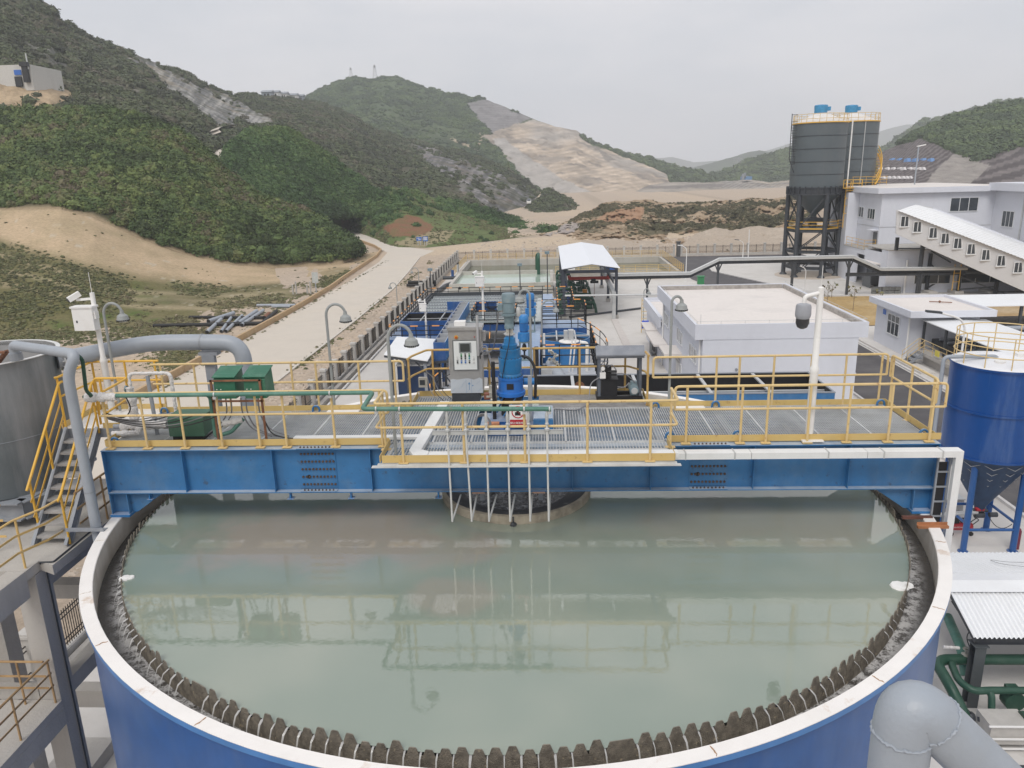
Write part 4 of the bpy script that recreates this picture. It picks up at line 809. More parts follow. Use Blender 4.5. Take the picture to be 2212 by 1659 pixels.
P('left_pump', MB().lathe((-.38, -.12, 2.02), [(.05, 0), (.03, .03), (.055, .06), (.055, .14), (.075, .15), (.06, .2), (.055, .3), (.03, .32)], 12).bar((-.50, -.12, 2.08), (-.26, -.12, 2.08), .04, .03), BRASS, dv, True)
P('stand_post', MB().tube([(-.33, -.3, 1.48), (-.33, -.3, 2.86)], .04, 10), BLACK, dv, True)
P('stand_post', MB().box(.36, .44, -.32, -.26, 1.48, 2.56), GREY, dv)
P('drive_frame', MB().box(-.62, -.44, -.6, .4, 1.47, 1.56).box(.46, .86, -.55, .35, 1.47, 1.72).box(.47, .85, -.54, .34, 1.72, 1.735), BLUE, dv)
P('front_skid', MB().box(-.46, .40, -.80, -.62, 1.47, 1.53).box(-.46, .40, -.80, -.78, 1.53, 1.58).cyl((-.42, -.78, 1.60), .035, .3, 10, 'x'), BLUE_D, dv)
bk = T('brick', 'orange brick lying on the blue skid at the drive base', 'brick', (-.36, -.55, 1.72)); P('brick_body', MB().box(-.48, -.22, -.66, -.54, 1.62, 1.68), mat('fired_brick', (.50, .22, .12), .9, var=.2, scale=10), bk)
bk2 = T('brick', 'dark red brick block beside the valve left of the drive', 'brick', (-.44, .1, 1.9)); P('brick_body', MB().box(-.56, -.40, .0, .16, 1.98, 2.10), mat('dull_brick', (.22, .09, .06), .9, var=.2, scale=10), bk2)
sg = T('prohibition_sign', 'white sign with red prohibition ring and Chinese lettering at the drive', 'sign', (.17, -.84, 1.6))
P('panel', MB().box(0, .34, -.845, -.838, 1.66, 2.12), WHITE, sg); P('red_band', MB().box(.008, .332, -.8475, -.8455, 1.675, 1.815), RED, sg)
P('red_ring', MB().tube([(.17+.115*math.cos(t), -.848, 1.97+.115*math.sin(t)) for t in np.linspace(0, 2*math.pi, 24)[:-1]], .011, 6, closed=True).bar((.17-.085, -.848, 1.97+.085), (.17+.085, -.848, 1.97-.085), .02, .004), RED, sg)
P('pictogram', MB().box(.11, .22, -.8472, -.8462, 1.90, 1.97).box(.14, .19, -.8472, -.8462, 1.97, 2.02), BLACK, sg)
text_mesh('禁止堆放物品', .052, WHITE, 'sign_lettering', sg, (.17, -.85, 1.745), (RAD(90), 0, 0))
# ---- control cabinet
CABM = mat('brushed_steel_cabinet', (.40, .395, .385), .38, .45, var=.12, scale=3, dirt=((.26, .24, .22), .5, 2.5))
cb = T('control_cabinet', 'grey steel control cabinet with white button panel and dark screen', 'cabinet', (-1.1, 1.8, 1.46))
P('plinth', MB().box(-1.44, -.80, 1.62, 2.0, 1.46, 1.66), DARK, cb); P('housing', MB().box(-1.46, -.72, 1.60, 2.02, 1.66, 3.13), CABM, cb); P('roof_cap', MB().box(-1.48, -.69, 1.56, 2.06, 3.13, 3.20), CABM, cb)
FILM = mat('protective_film', (.55, .585, .62), .3, .2, var=.04)
film = MB(); xs2 = np.linspace(-1.455, -.725, 12); top = [1.99, 2.0, 1.985, 1.99, 2.0, 2.01, 2.015, 2.0, 1.98, 2.0, 2.03, 1.99]
film.add([(x, 1.597, 1.665) for x in xs2]+[(x, 1.597, z) for x, z in zip(xs2, top)], [(i, i+1, 13+i, 12+i) for i in range(11)]); P('protective_film', film, FILM, cb)
FPR = mat('film_blue_print', (.12, .26, .45), .5); fp = MB().bar((-1.03, 1.595, 1.74), (-1.03, 1.595, 1.90), .012, .002)
fp.quad((-1.06, 1.595, 1.87), (-1.0, 1.595, 1.87), (-1.03, 1.595, 1.93)).quad((-.95, 1.595, 1.82), (-.93, 1.595, 1.84), (-.95, 1.595, 1.86), (-.97, 1.595, 1.84))
for x, z in ((-1.4, 1.74), (-1.38, 1.93), (-1.22, 1.80), (-1.16, 1.9), (-.84, 1.9), (-.80, 1.74), (-1.08, 1.70)):
    for k in range(4): fp.bar((x-.03+k*.022, 1.595, z-.03+k*.022), (x-.018+k*.022, 1.595, z-.018+k*.022), .014, .002)
for x in (-1.10, -.98): fp.bar((x, 1.5955, 1.67), (x, 1.5955, 1.99), .004, .001)
P('film_print', fp, FPR, cb)
P('panel_frame', MB().box(-1.375, -.795, 1.575, 1.60, 2.205, 2.905), mat('grey_panel_gasket', (.16, .17, .17), .5), cb)
dp = P('button_panel', MB().box(-1.345, -.83, 1.565, 1.576, 2.225, 2.885), mat('white_panel', (.74, .76, .74), .4, var=.02), cb)
P('screen', MB().box(-1.225, -.95, 1.555, 1.566, 2.62, 2.85), mat('grey_screen_bezel', (.26, .28, .28), .4), cb); P('display', MB().box(-1.195, -.98, 1.550, 1.5555, 2.645, 2.825), mat('dark_display', (.045, .055, .055), .15), cb)
BTN = [mat('button_green', (.02, .22, .06), .4), mat('button_black', (.03, .03, .03), .4), mat('button_blue', (.03, .15, .45), .4), mat('button_white', (.6, .6, .58), .4), mat('button_teal', (.03, .25, .3), .4)]
rows = [(2.57, (-1.18, -1.09, -1.0), (0, 1, 0)), (2.50, (-1.27, -1.18, -1.09, -1.0, -.905), (3, 1, 1, 4, 3)), (2.41, (-1.27, -1.18, -1.09, -1.0, -.905), (1, 2, 2, 1, 3))]
for z, xs3, cs in rows:
    for x, c in zip(xs3, cs): P('push_button', MB().lathe((x, 1.565, z-.018), [(.020, 0), (.020, -.012), (.014, -.014), (.014, -.024)], 10, 'y', capt=True).box(x-.02, x+.02, 1.562, 1.565, z+.008, z+.03), BTN[c], dp)
P('warning_lamp', MB().lathe((-1.28, 1.60, 2.97), [(.045, 0), (.045, -.015), (.03, -.02), (.028, -.035)], 14, 'y', capt=True), mat('amber_lamp', (.55, .28, .03), .3), cb); P('lamp_button', MB().lathe((-1.28, 1.565, 2.97), [(.02, 0), (.02, -.012)], 10, 'y', capt=True), RED, cb)
P('red_lamp', MB().lathe((-.87, 1.60, 2.97), [(.015, 0), (.012, -.015)], 8, 'y', capt=True), RED, cb); P('door_handle', MB().box(-1.47, -1.455, 1.575, 1.60, 2.24, 2.5), STEEL, cb)
P('side_box', MB().box(-.72, -.64, 1.70, 1.90, 2.85, 3.06), CABM, cb); P('conduit_pipe', MB().tube([(-.79, 1.55, 2.55), (-.79, 1.55, 3.46)], .03, 10), mat('grey_conduit', (.42, .42, .42), .5), cb, True); P('junction_box', MB().box(-1.33, -1.08, 1.72, 1.92, 3.20, 3.30), WHITE, cb)
for k in range(4): P('control_cable', MB().tube(fillet([(-.74, 1.5, 2.55-.02*k), (-.76, 1.42, 2.75-.05*k), (-.6, 1.4, 2.84-.05*k), (-.42, 1.0, 2.4-.05*k), (-.4+.03*k, .5, 2.0), (-.36, .2, 1.6)], .15), .011, 6), CABLEG if k < 3 else CABLE, cb, True)
for k in range(3): P('motor_cable', MB().tube(fillet([(-.76, 1.5, 2.6+.02*k), (-.6, 1.3, 2.62+.03*k), (-.38, .6, 2.9), (-.26+.01*k, .1, 3.5), (-.2, .0, 3.86)], .2), .011, 6), CABLEG, cb, True)
# ---- hydraulic power pack
hp = T('hydraulic_pack', 'black hydraulic power pack in grey roofed frame with round gauge', 'power pack', (2.4, 1.8, 1.46))
for x in (1.92, 2.84):
    for y in (1.62, 2.0): P('frame_post', MB().box(x-.03, x+.03, y-.03, y+.03, 1.47, 2.48), mat('dark_blue_grey_frame', (.10, .115, .14), .5, var=.15, dirt=((.2, .2, .22), .4, 4)), hp)
P('base_frame', MB().box(1.86, 2.90, 1.58, 1.64, 1.47, 1.55).box(1.86, 2.90, 1.98, 2.04, 1.47, 1.55).box(1.86, 1.92, 1.64, 1.98, 1.47, 1.55).box(2.84, 2.90, 1.64, 1.98, 1.47, 1.55), BLACK, hp)
P('roof', MB().hull([(1.84, 1.50, 2.50), (2.93, 1.50, 2.50), (2.93, 1.75, 2.66), (1.84, 1.75, 2.66)], [(1.84, 1.50, 2.53), (2.93, 1.50, 2.53), (2.93, 1.75, 2.69), (1.84, 1.75, 2.69)]).hull([(1.84, 1.75, 2.66), (2.93, 1.75, 2.66), (2.93, 2.12, 2.50), (1.84, 2.12, 2.50)], [(1.84, 1.75, 2.69), (2.93, 1.75, 2.69), (2.93, 2.12, 2.53), (1.84, 2.12, 2.53)]).box(1.85, 2.92, 1.56, 1.60, 2.44, 2.51), mat('grey_blue_roof_plate', (.22, .235, .265), .5, var=.12, dirt=((.34, .34, .35), .4, 3)), hp)
P('oil_tank', MB().box(1.97, 2.33, 1.60, 1.95, 1.53, 1.92).box(1.95, 2.35, 1.58, 1.97, 1.92, 1.94), BLACK, hp); P('valve_block', MB().box(2.06, 2.2, 1.70, 1.85, 1.94, 2.22).box(2.2, 2.32, 1.7, 1.8, 2.0, 2.04).cyl((2.12, 1.7, 2.1), .03, .2, 8, 'x'), BLACK, hp)
P('gauge', MB().lathe((2.0, 1.60, 2.19), [(.05, .03), (.05, 0), (.042, -.006)], 18, 'y', capt=True), STEEL, hp); P('gauge_face', MB().lathe((2.0, 1.592, 2.19), [(.042, 0), (.03, -.002)], 18, 'y', capt=True), WHITE, hp)
P('switch_box', MB().box(1.93, 2.06, 1.54, 1.60, 1.98, 2.11), WHITE, hp)
P('pump_motor', MB().lathe((2.71, 1.95, 1.68), [(.03, -.42), (.10, -.40), (.10, -.30), (.11, -.29), (.11, 0), (.02, .02)], 20, 'y', capt=True).box(2.64, 2.78, 1.72, 1.86, 1.77, 1.84).box(2.63, 2.79, 1.62, 1.86, 1.55, 1.6), MOTORG, hp, True); P('fan_grille', MB().lathe((2.71, 1.533, 1.68), [(.075, 0), (.07, -.006), (.02, -.008)], 18, 'y', capt=True), STEEL, hp, True)
for k, pts in enumerate(([(2.2, 1.75, 2.02), (2.5, 1.7, 2.06), (2.68, 1.7, 1.9), (2.8, 1.75, 1.75)], [(2.33, 1.65, 1.75), (2.5, 1.62, 1.74), (2.6, 1.65, 1.85)], [(1.93, 1.58, 2.0), (1.72, 1.5, 1.9), (1.66, 1.2, 1.5), (1.4, .8, 1.48), (.9, .9, 1.48)], [(2.12, 1.7, 2.2), (2.2, 1.6, 2.3), (2.3, 1.65, 2.15)])): P('hose', MB().tube(fillet(pts, .12), .013, 7), CABLEG, hp, True)
# ---- green flushing line and spray pipes
gp = T('flushing_pipe', 'green flushing pipe run along the bridge rail with six drop nozzles', 'pipe', (-2.4, -2.2, 2.5))
P('header', MB().tube(fillet([(-7.55, -1.33, 2.545), (-3.0, -1.33, 2.545), (-2.55, -1.33, 2.545), (-2.55, -2.22, 2.50), (.82, -2.22, 2.46)], .09), .042, 12), GREENP, gp, True)
for x, y, z in ((-5.62, -1.33, 2.545), (-3.38, -1.33, 2.545), (-1.88, -2.22, 2.49), (.34, -2.22, 2.465), (-2.3, -2.22, 2.5), (.79, -2.22, 2.46)): P('pipe_clamp', MB().lathe((x-.012, y, z), [(.047, 0), (.047, .024)], 12, 'x').box(x-.03, x+.03, y-.03, y+.03, z-.09, z-.042), STEEL, gp)
P('down_leg', MB().tube(fillet([(-5.86, -1.2, 2.53), (-5.86, -1.0, 2.4), (-5.86, -1.0, 1.58), (-5.6, -.85, 1.62), (-5.38, -.7, 1.85)], .06), .042, 10), GREENP, gp, True)
WPIPE = mat('zinc_white_pipe', (.62, .62, .60), .5, .1, var=.06, dirt=((.45, .44, .42), .4, 4))
for x0, x1, xv in ((-1.04, -1.03, -.98), (-.71, -.67, -.66), (-.34, -.35, -.27), (.04, .04, .09), (.41, .41, .43), (.74, .75, .78)):
    d_ = P('drop_pipe', MB().tube(fillet([(x0, -2.22, 2.44), (x0, -2.24, 2.0), (x1, -2.25, .31)], .05), .018, 8), WPIPE, gp, True)
    P('valve', MB().lathe((x0, -2.225, 2.16), [(.018, 0), (.034, .01), (.034, .04), (.024, .05), (.03, .14), (.03, .2), (.02, .24)], 10).lathe((x0, -2.23, 2.05), [(.02, 0), (.045, .02), (.045, .05), (.02, .07)], 10), STEEL, d_, True)
    P('return_pipe', MB().tube([(x1, -2.25, .32), (xv, -1.25, .40)], .018, 8), WPIPE, d_, True)
P('angle_bar', MB().box(-1.32, 1.03, -2.20, -2.193, 1.98, 2.05).box(-1.32, 1.03, -2.20, -2.14, 2.045, 2.052), STEEL, gp)
# ---- white cable trunking
TRAY = mat('white_trunking', (.74, .745, .74), .45, var=.04, dirt=((.55, .54, .52), .35, 2))
ct = T('cable_trunking', 'white cable trunking crossing the deck and running along the girder', 'cable trunking', (0, -1.98, 1.47))
P('deck_run', MB().bar((-1.57, 1.30, 1.52), (-1.72, -1.80, 1.52), .22, .09), TRAY, ct); P('corner', MB().prism([(-1.84, -1.80), (-1.60, -1.80), (-1.45, -1.90), (-1.45, -2.09), (-1.72, -2.09)], 1.475, 1.566), TRAY, ct)
P('front_run', MB().box(-1.44, .94, -2.09, -1.90, 1.475, 1.565).box(.95, 3.1, -2.09, -1.90, 1.475, 1.562), TRAY, ct); P('left_run', MB().box(-4.3, -1.75, -1.0, -.84, 1.475, 1.53), TRAY, ct)
P('girder_run', MB().box(3.02, 4.5, -1.70, -1.48, 1.28, 1.40).box(4.51, 6.6, -1.70, -1.48, 1.28, 1.40).box(6.61, 8.32, -1.70, -1.48, 1.28, 1.40), TRAY, ct)
for x in (4.2, 5.9, 6.9, 3.3, 7.95): P('tray_clip', MB().box(x-.012, x+.012, -1.71, -1.47, 1.275, 1.41), STEEL, ct)
dn = P('down_run', MB().box(8.19, 8.32, -1.70, -1.60, -2.5, 1.28), TRAY, ct)
P('ladder_tray', MB().box(7.98, 8.01, -1.5, -1.46, -5, 1.25).box(8.2, 8.23, -1.5, -1.46, -5, 1.25), GREY, ct); mb = MB()
for z in np.arange(-4.8, 1.2, .3): mb.box(8.01, 8.2, -1.495, -1.47, z, z+.03)
P('ladder_rung', mb, GREY, ct); P('tray_cables', MB().box(8.03, 8.18, -1.462, -1.44, -5, 1.1), BLACK, ct)
P('rust_bracket', MB().box(7.55, 8.1, -1.95, -1.88, -.02, .03).box(7.55, 8.1, -1.88, -1.87, .03, .08), mat('orange_rust_angle', (.38, .16, .07), .8, var=.25), ct); P('rust_bracket', MB().box(7.45, 8.0, -1.55, -1.48, -.02, .03), mat('dark_rust_angle', (.14, .06, .045), .8, var=.25), ct)
# ---- green junction boxes, pump cover, wrapped pipes at the left end
jb = T('junction_boxes', 'two sloping green junction boxes on a rusty angle frame', 'junction box', (-5.3, -.85, 1.46))
for x in (-5.76, -5.16):
    b_ = P('green_box', MB().hull([(x, -1.0, 2.36), (x, -1.0, 2.74), (x, -.90, 2.84), (x, -.58, 2.88), (x, -.52, 2.36)][::-1], [(x+.42, -1.0, 2.36), (x+.42, -1.0, 2.74), (x+.42, -.90, 2.84), (x+.42, -.58, 2.88), (x+.42, -.52, 2.36)][::-1]), GREENB, jb)
    P('box_hood', MB().hull([(x-.015, -1.02, 2.79), (x+.435, -1.02, 2.79), (x+.45, -.56, 2.91), (x-.01, -.56, 2.91)], [(x-.015, -1.02, 2.805), (x+.435, -1.02, 2.805), (x+.45, -.56, 2.925), (x-.01, -.56, 2.925)]), GREENB, b_)
    P('screw_pair', MB().lathe((x+.05, -1.0, 2.55), [(.012, 0), (.01, -.008)], 8, 'y', capt=True).lathe((x+.13, -1.0, 2.55), [(.012, 0), (.01, -.008)], 8, 'y', capt=True), WHITE, b_)
P('angle_frame', MB().box(-5.82, -4.80, -1.04, -1.01, 2.72, 2.75).box(-5.82, -4.80, -1.04, -1.01, 2.30, 2.335).box(-5.82, -5.78, -1.04, -1.01, 1.47, 2.75).box(-4.85, -4.81, -1.04, -1.01, 1.47, 2.75), RUSTY, jb)
for i, x in enumerate((-5.6, -5.5, -5.3, -5.2, -4.95)): P('box_cable', MB().tube(fillet([(x, -.9, 2.34), (x-.03, -.85, 2.0), (x+.05 if i > 1 else x-.25, -.7, 1.75 if i < 2 else 1.62), (x+.5 if i > 1 else x-.6, -.8, 1.50)], .2), .014, 6), CABLEG, jb, True)
P('ground_cable', MB().tube(fillet([(-4.83, -1.0, 1.9), (-4.75, -.95, 1.6), (-4.5, -.9, 1.5), (-4.1, -.95, 1.49)], .15), .013, 6), CABLE, jb, True)
pc = T('pump_cover', 'dark green steel box covering a pump on the grating', 'pump cover', (-6.5, -.65, 1.46))
P('cover', MB().hull([(-6.84, -.92, 1.56), (-6.84, -.92, 1.93), (-6.84, -.86, 1.98), (-6.84, -.42, 1.98), (-6.84, -.38, 1.56)][::-1], [(-6.12, -.92, 1.56), (-6.12, -.92, 1.93), (-6.12, -.86, 1.98), (-6.12, -.42, 1.98), (-6.12, -.38, 1.56)][::-1]), mat('dark_green_cover_paint', (.05, .13, .085), .5, var=.08, dirt=((.12, .18, .14), .4, 3)), pc); P('skirt_gap', MB().box(-6.80, -6.16, -.88, -.42, 1.47, 1.56), BLACK, pc)
wp = T('lagged_pipework', 'pipes wrapped in white lagging cloth at the bridge left end', 'pipework', (-7.4, -.4, 1.46))
def rag(pts, r, seed=1):
    pts = fillet(pts, .12, 4); o = []; q_ = random.Random(seed)
    for a, b in zip(pts, pts[1:]):
        n = max(1, int((b-a).length/.035)); o += [a.lerp(b, i/n) for i in range(n)]
    o.append(pts[-1]); return MB().tube(o, [r*q_.uniform(.78, 1.22) for _ in o], 9)
P('loop', rag([(-7.84, -.3, 1.9), (-7.84, -.3, 2.72), (-6.96, -.3, 2.72), (-6.96, -.3, 1.75)], .036), WRAP, wp, True); P('thick_wrap', rag([(-7.86, -.3, 1.62), (-7.86, -.3, 2.42)], .09, 2), WRAP, wp, True)
P('valve_wrap', rag([(-8.0, -.6, 1.68), (-7.02, -.6, 1.71)], .085, 3), WRAP, wp, True); P('low_wrap', rag([(-8.15, -.7, 1.56), (-7.6, -.7, 1.57), (-7.58, -.65, 1.7)], .06, 4), WRAP, wp, True); P('rail_wrap', rag([(-8.15, -1.33, 2.52), (-7.55, -1.33, 2.52)], .085, 5), WRAP, wp, True)
P('stand_pipe', MB().tube([(-7.32, -.5, 1.46), (-7.42, -.35, 2.68)], .04, 10), GREY, wp, True); P('stub_pipe', MB().tube([(-7.05, -.6, 1.71), (-6.84, -.6, 1.72)], .045, 10).tube([(-8.15, -.6, 1.68), (-8.0, -.6, 1.68)], .05, 10), GREY, wp, True)
P('blue_gauge', MB().cyl((-7.98, -.25, 2.38), .07, .03, 14, 'x'), MOTORG, wp, True); P('end_wrap', rag([(-5.75, -.85, 1.78), (-5.4, -.72, 1.84)], .07, 6), WRAP, wp, True)
cc = T('cable_bundle', 'coils of black cable hung on the left end rail', 'cable', (-7.6, -1.2, 1.9))
for k in range(6): P('cable_loop', MB().tube(sag((-8.0+.02*k, -1.15, 2.12-.02*k), (-6.9+.25*k, -1.15, 2.08), .10+.025*k, 12), .012, 5), CABLE if k % 2 else CABLEG, cc, True)
for k in range(2): P('cable_loop', MB().tube(fillet([(-7.5, -1.1, 2.45), (-7.42, -1.1, 2.2), (-7.6, -1.1, 2.0), (-7.95, -1.1, 2.12)], .15), .013, 5), CABLE, cc, True)
cc2 = T('cable_coil', 'grey cable coil hanging below the green pipe by the drive', 'cable', (-.5, -1.0, 1.8))
for k in range(4): P('coil_turn', MB().tube([(-.52+(.13+.012*k)*math.cos(t), -1.0+.01*k, 1.78+(.22-.02*k)*math.sin(t)) for t in np.linspace(0, 2*math.pi, 18)[:-1]], .011, 5, closed=True), CABLEG, cc2, True)
ib = T('intercom_box', 'small grey junction box with cables on the rear rail post', 'junction box', (-2.05, 1.9, 1.8))
P('box_body', MB().box(-2.25, -2.05, 1.92, 2.02, 1.72, 1.95), mat('beige_box', (.45, .42, .36), .6), ib); P('front_grille', MB().box(-2.22, -2.1, 1.91, 1.92, 1.78, 1.9), DARK, ib)
for k in range(4): P('loose_cable', MB().tube(fillet([(-2.15, 2.0, 2.12), (-2.05+.06*k, 1.95, 2.0), (-1.95+.1*k, 1.8, 1.6), (-1.7+.12*k, 1.5, 1.48)], .2), .008, 5), CABLE if k % 2 else CABLEG, ib, True)
# ---- gooseneck lamps
LAMPM = mat('grey_lamp_paint', (.30, .315, .31), .5, var=.08)
def gooseneck(loc, h, reach, label, r=.03, rotz=0, group='gooseneck yard lamps'):
    t = T('gooseneck_lamp', label, 'lamp', (0, 0, 0), group); k = reach/2
    arc = [(k-k*math.cos(a), 0, h-k+k*math.sin(a)*1.15) for a in np.linspace(0, math.pi*.92, 12)]
    P('pole', MB().tube([(0, 0, 0)]+arc, r, 8), LAMPM, t, True); e = Vector(arc[-1]); s = r/.03
    P('lamp_head', MB().lathe(e, [(.035*s, .02*s), (.045*s, -.05*s), (.11*s, -.10*s), (.125*s, -.17*s), (.13*s, -.185*s)], 20), LAMPM, t, True)
    fb = MB()
    for i in range(20): a = 2*math.pi*i/20; fb.bar(e+Vector((.13*s*math.cos(a), .13*s*math.sin(a), -.185*s)), e+Vector((.125*s*math.cos(a), .125*s*math.sin(a), -.215*s)), .02*s, .012*s)
    P('cooling_ring', fb, DARK, t, kind='stuff'); P('lens', MB().lathe(e, [(.122*s, -.2*s), (.08*s, -.235*s), (.01, -.245*s)], 18, capt=True), mat('frosted_lens', (.5, .5, .48), .3), t, True)
    t.location = loc; t.rotation_euler = (0, 0, rotz); return t
gooseneck((-2.1, -1.75, 1.46), 2.42, .42, 'grey gooseneck lamp standing in front of the control cabinet', rotz=.15)
gooseneck((-9.05, 1.2, 1.46), 2.45, .42, 'grey gooseneck lamp beside the white camera pole')
p_ = aty((715, 782), 1.1); gooseneck((p_[0]-.02, 1.12, 1.46), 2.35, .42, 'grey gooseneck lamp on the rear rail before the road', rotz=.1)
p_ = aty((1447, 800), 1.12); gooseneck((p_[0], 1.12, 1.46), 2.40, .22, 'grey gooseneck lamp before the white office building', rotz=.2)
p_ = aty((1141, 760), 1.9); gooseneck((p_[0]+.06, 1.95, 1.46), aty((1140, 628), 1.95)[2]-1.46, .24, 'grey gooseneck lamp right behind the drive motor', .026, rotz=math.pi-.1)
# ---- dome camera mast at the right, boxed camera mast at the left
pm = T('camera_mast', 'white mast carrying a grey dome camera above the right deck', 'camera mast', (5.72, -1.12, 1.46))
P('mast', MB().lathe((5.72, -1.12, 0), [(.075, 1.47), (.073, 2.75), (.08, 2.78), (.08, 2.86), (.06, 2.9), (.055, 4.35), (.035, 4.37)], 18, capt=True).tube([(5.72, -1.12, 4.36), (5.72, -1.12, 4.75)], .006, 5), WHITE, pm, True)
P('foot_plate', MB().box(5.55, 5.95, -1.3, -1.1, 1.455, 1.475), WHITE, pm); P('bracket_arm', MB().tube(fillet([(5.72, -1.12, 4.26), (5.43, -1.16, 4.20), (5.42, -1.16, 4.08)], .06), .04, 10), WHITE, pm, True)
P('camera_body', MB().lathe((5.42, -1.16, 0), [(.03, 4.09), (.12, 4.06), (.135, 4.02), (.14, 3.88), (.135, 3.84), (.115, 3.80)], 20), mat('grey_camera_shell', (.33, .34, .37), .4), pm, True); P('camera_dome', MB().lathe((5.42, -1.16, 0), [(.115, 3.82), (.12, 3.72), (.09, 3.64), (.04, 3.61), (.005, 3.605)], 20), mat('dark_camera_dome', (.04, .04, .045), .25), pm, True)
def box_mast(loc, label, s=1.0):
    t = T('camera_mast', label, 'camera mast', (0, 0, 0), 'white masts with camera and cabinet')
    P('mast', MB().lathe((0, 0, 0), [(.075*s, 0), (.07*s, 1.15*s), (.08*s, 1.17*s), (.08*s, 1.22*s), (.055*s, 1.3*s), (.05*s, 2.75*s)], 16, capt=True).tube([(0, 0, 2.75*s), (0, 0, 3.2*s)], .006, 5), WHITE, t, True)
    b = P('equipment_box', MB().box(-.36*s, .10*s, -.28*s, -.06*s, 1.95*s, 2.45*s).box(-.38*s, .12*s, -.30*s, -.04*s, 2.45*s, 2.49*s), WHITE, t); P('box_lock', MB().box(-.29*s, -.26*s, -.29*s, -.279*s, 2.13*s, 2.18*s), DARK, b); P('side_vent', MB().box(.10*s, .14*s, -.24*s, -.1*s, 2.2*s, 2.36*s), WHITE, b)
    P('camera_arm', MB().bar((0, 0, 2.62*s), (-.36*s, -.02*s, 2.60*s), .05*s, .05*s), WHITE, t); P('camera_head', MB().bar((-.28*s, .0, 2.74*s), (-.46*s, -.16*s, 2.62*s), .12*s, .11*s), WHITE, t); P('camera_lens', MB().bar((-.455*s, -.155*s, 2.622*s), (-.475*s, -.172*s, 2.61*s), .08*s, .075*s), DARK, t); P('camera_cable', MB().tube(fillet([(-.34*s, -.05*s, 2.74*s), (-.22*s, 0, 2.82*s), (-.05*s, 0, 2.7*s)], .1), .008, 5), CABLE, t, True)
    t.location = loc; return t
box_mast((-9.3, 1.3, 1.42), 'tall white mast with white cabinet and camera at the left')

# ================================================================== left foreground
gt = T('feed_tank', 'open grey round steel tank with rust stained white rim at the left edge', 'tank', (-11.5, .5, .1))
P('shell', MB().lathe((-11.5, .5, 0), [(1.42, .1), (1.42, 3.0)], 64), GREYT, gt, True)
P('rim_angle', MB().lathe((-11.5, .5, 0), [(1.42, 2.985), (1.49, 2.985), (1.49, 3.0), (1.40, 3.0), (1.40, 2.9)], 64), mat('pale_grey_rim', (.66, .66, .65), .5, var=.1), gt, True)
P('inner_shell', MB().lathe((-11.5, .5, 0), [(1.40, 3.0), (1.40, 2.0), (.02, 2.0)], 64), mat('dusty_grey_inside', (.36, .355, .35), .8, var=.1, dirt=((.25, .24, .23), .5, 2)), gt, True)
P('band_weld', MB().lathe((-11.5, .5, 0), [(1.422, 1.32), (1.428, 1.326), (1.422, 1.333)], 64), GREY, gt)
P('inner_bracket', MB().bar((-10.9, .0, 2.8), (-10.35, -.25, 3.22), .08, .06).box(-10.85, -10.3, -.4, -.3, 3.2, 3.24), RUSTY, gt)
P('inner_stub', MB().tube([(-12.1, -.2, 2.6), (-11.75, -.45, 2.75)], .12, 10), GREYP, gt, True)
P('base_frame', MB().ibeam((-13.4, -.72, -.12), (-10.35, -.72, -.12), .4, .3, .03, .02).ibeam((-10.4, -.70, -.12), (-9.75, .55, -.12), .4, .3, .03, .02).box(-12.9, -10.2, -.55, 1.8, .03, .1), GREY, gt)
bp = T('overflow_pipe', 'thick grey pipe leaving the grey tank and bending down behind the bridge', 'pipe', (-7, 2, 0))
def pt(p, y): return aty(p, y)
path = [(-10.15, .95, 2.72), pt((232, 757), 1.7), pt((330, 740), 2.2), pt((440, 739), 2.25), pt((522, 741), 2.25), (pt((524, 760), 2.25)[0]+.05, 2.25, -8.4)]
P('pipe_run', MB().tube(fillet(path, .75, 8), .19, 20), GREYP, bp, True)
v = (Vector(path[1])-Vector(path[0])).normalized(); f0 = Vector(path[0])
for k, o in enumerate((.10, .17)): P('flange', MB().tube([f0+v*o, f0+v*(o+.035)], .27, 24), STEEL, bp)
mb = MB()
for i in range(12):
    a = 2*math.pi*i/12; s = v.cross(Vector((0, 0, 1))).normalized(); u = s.cross(v); c = f0+s*.235*math.cos(a)+u*.235*math.sin(a); mb.tube([c+v*.06, c+v*.25], .014, 5)
P('flange_bolt', mb, STEEL, bp, kind='stuff'); P('weld_ring', MB().tube([pt((436, 739), 2.25), Vector(pt((436, 739), 2.25))+Vector((.03, 0, 0))], .2, 20), GREY, bp)
P('support_post', MB().box(-7.40, -7.16, 2.2, 2.34, -8.4, 2.55).box(-7.5, -7.05, 2.15, 2.4, 2.5, 2.58).box(-7.42, -7.12, 2.12, 2.2, 2.3, 2.52), GREY, bp)
tp = T('dosing_pipe', 'slim grey pipe arching out of the grey tank and down past the stairs', 'pipe', (-8.13, -1.8, -.5))
top = Vector(aty((164, 765), -1.8)); P('pipe_run', MB().tube(fillet([(-10.12, -.32, 3.05), (-10.12, -.36, 3.37), tuple(top), (-8.12, -1.8, 3.1), (-8.12, -1.8, -3.5)], .30, 6), .098, 14), GREYP, tp, True)
P('joint_band', MB().lathe((-8.12, -1.8, .75), [(.103, 0), (.103, .02)], 14).tube([(-10.12, -.33, 3.05), (-10.12, -.34, 3.2)], .125, 14), GREY, tp); P('rim_clamp', MB().box(-8.62, -7.86, -1.98, -1.84, .0, .012).box(-8.62, -7.86, -1.99, -1.98, -.0, .07), GREY, tp)
hosep = [aty((162, 764), -1.7), aty((178, 775), -1.6), aty((186, 845), -1.5), aty((200, 856), -1.4), (-8.2, -1.33, 2.53)]
P('side_line', MB().tube(fillet(hosep, .12), .035, 8), GREEND, tp, True)
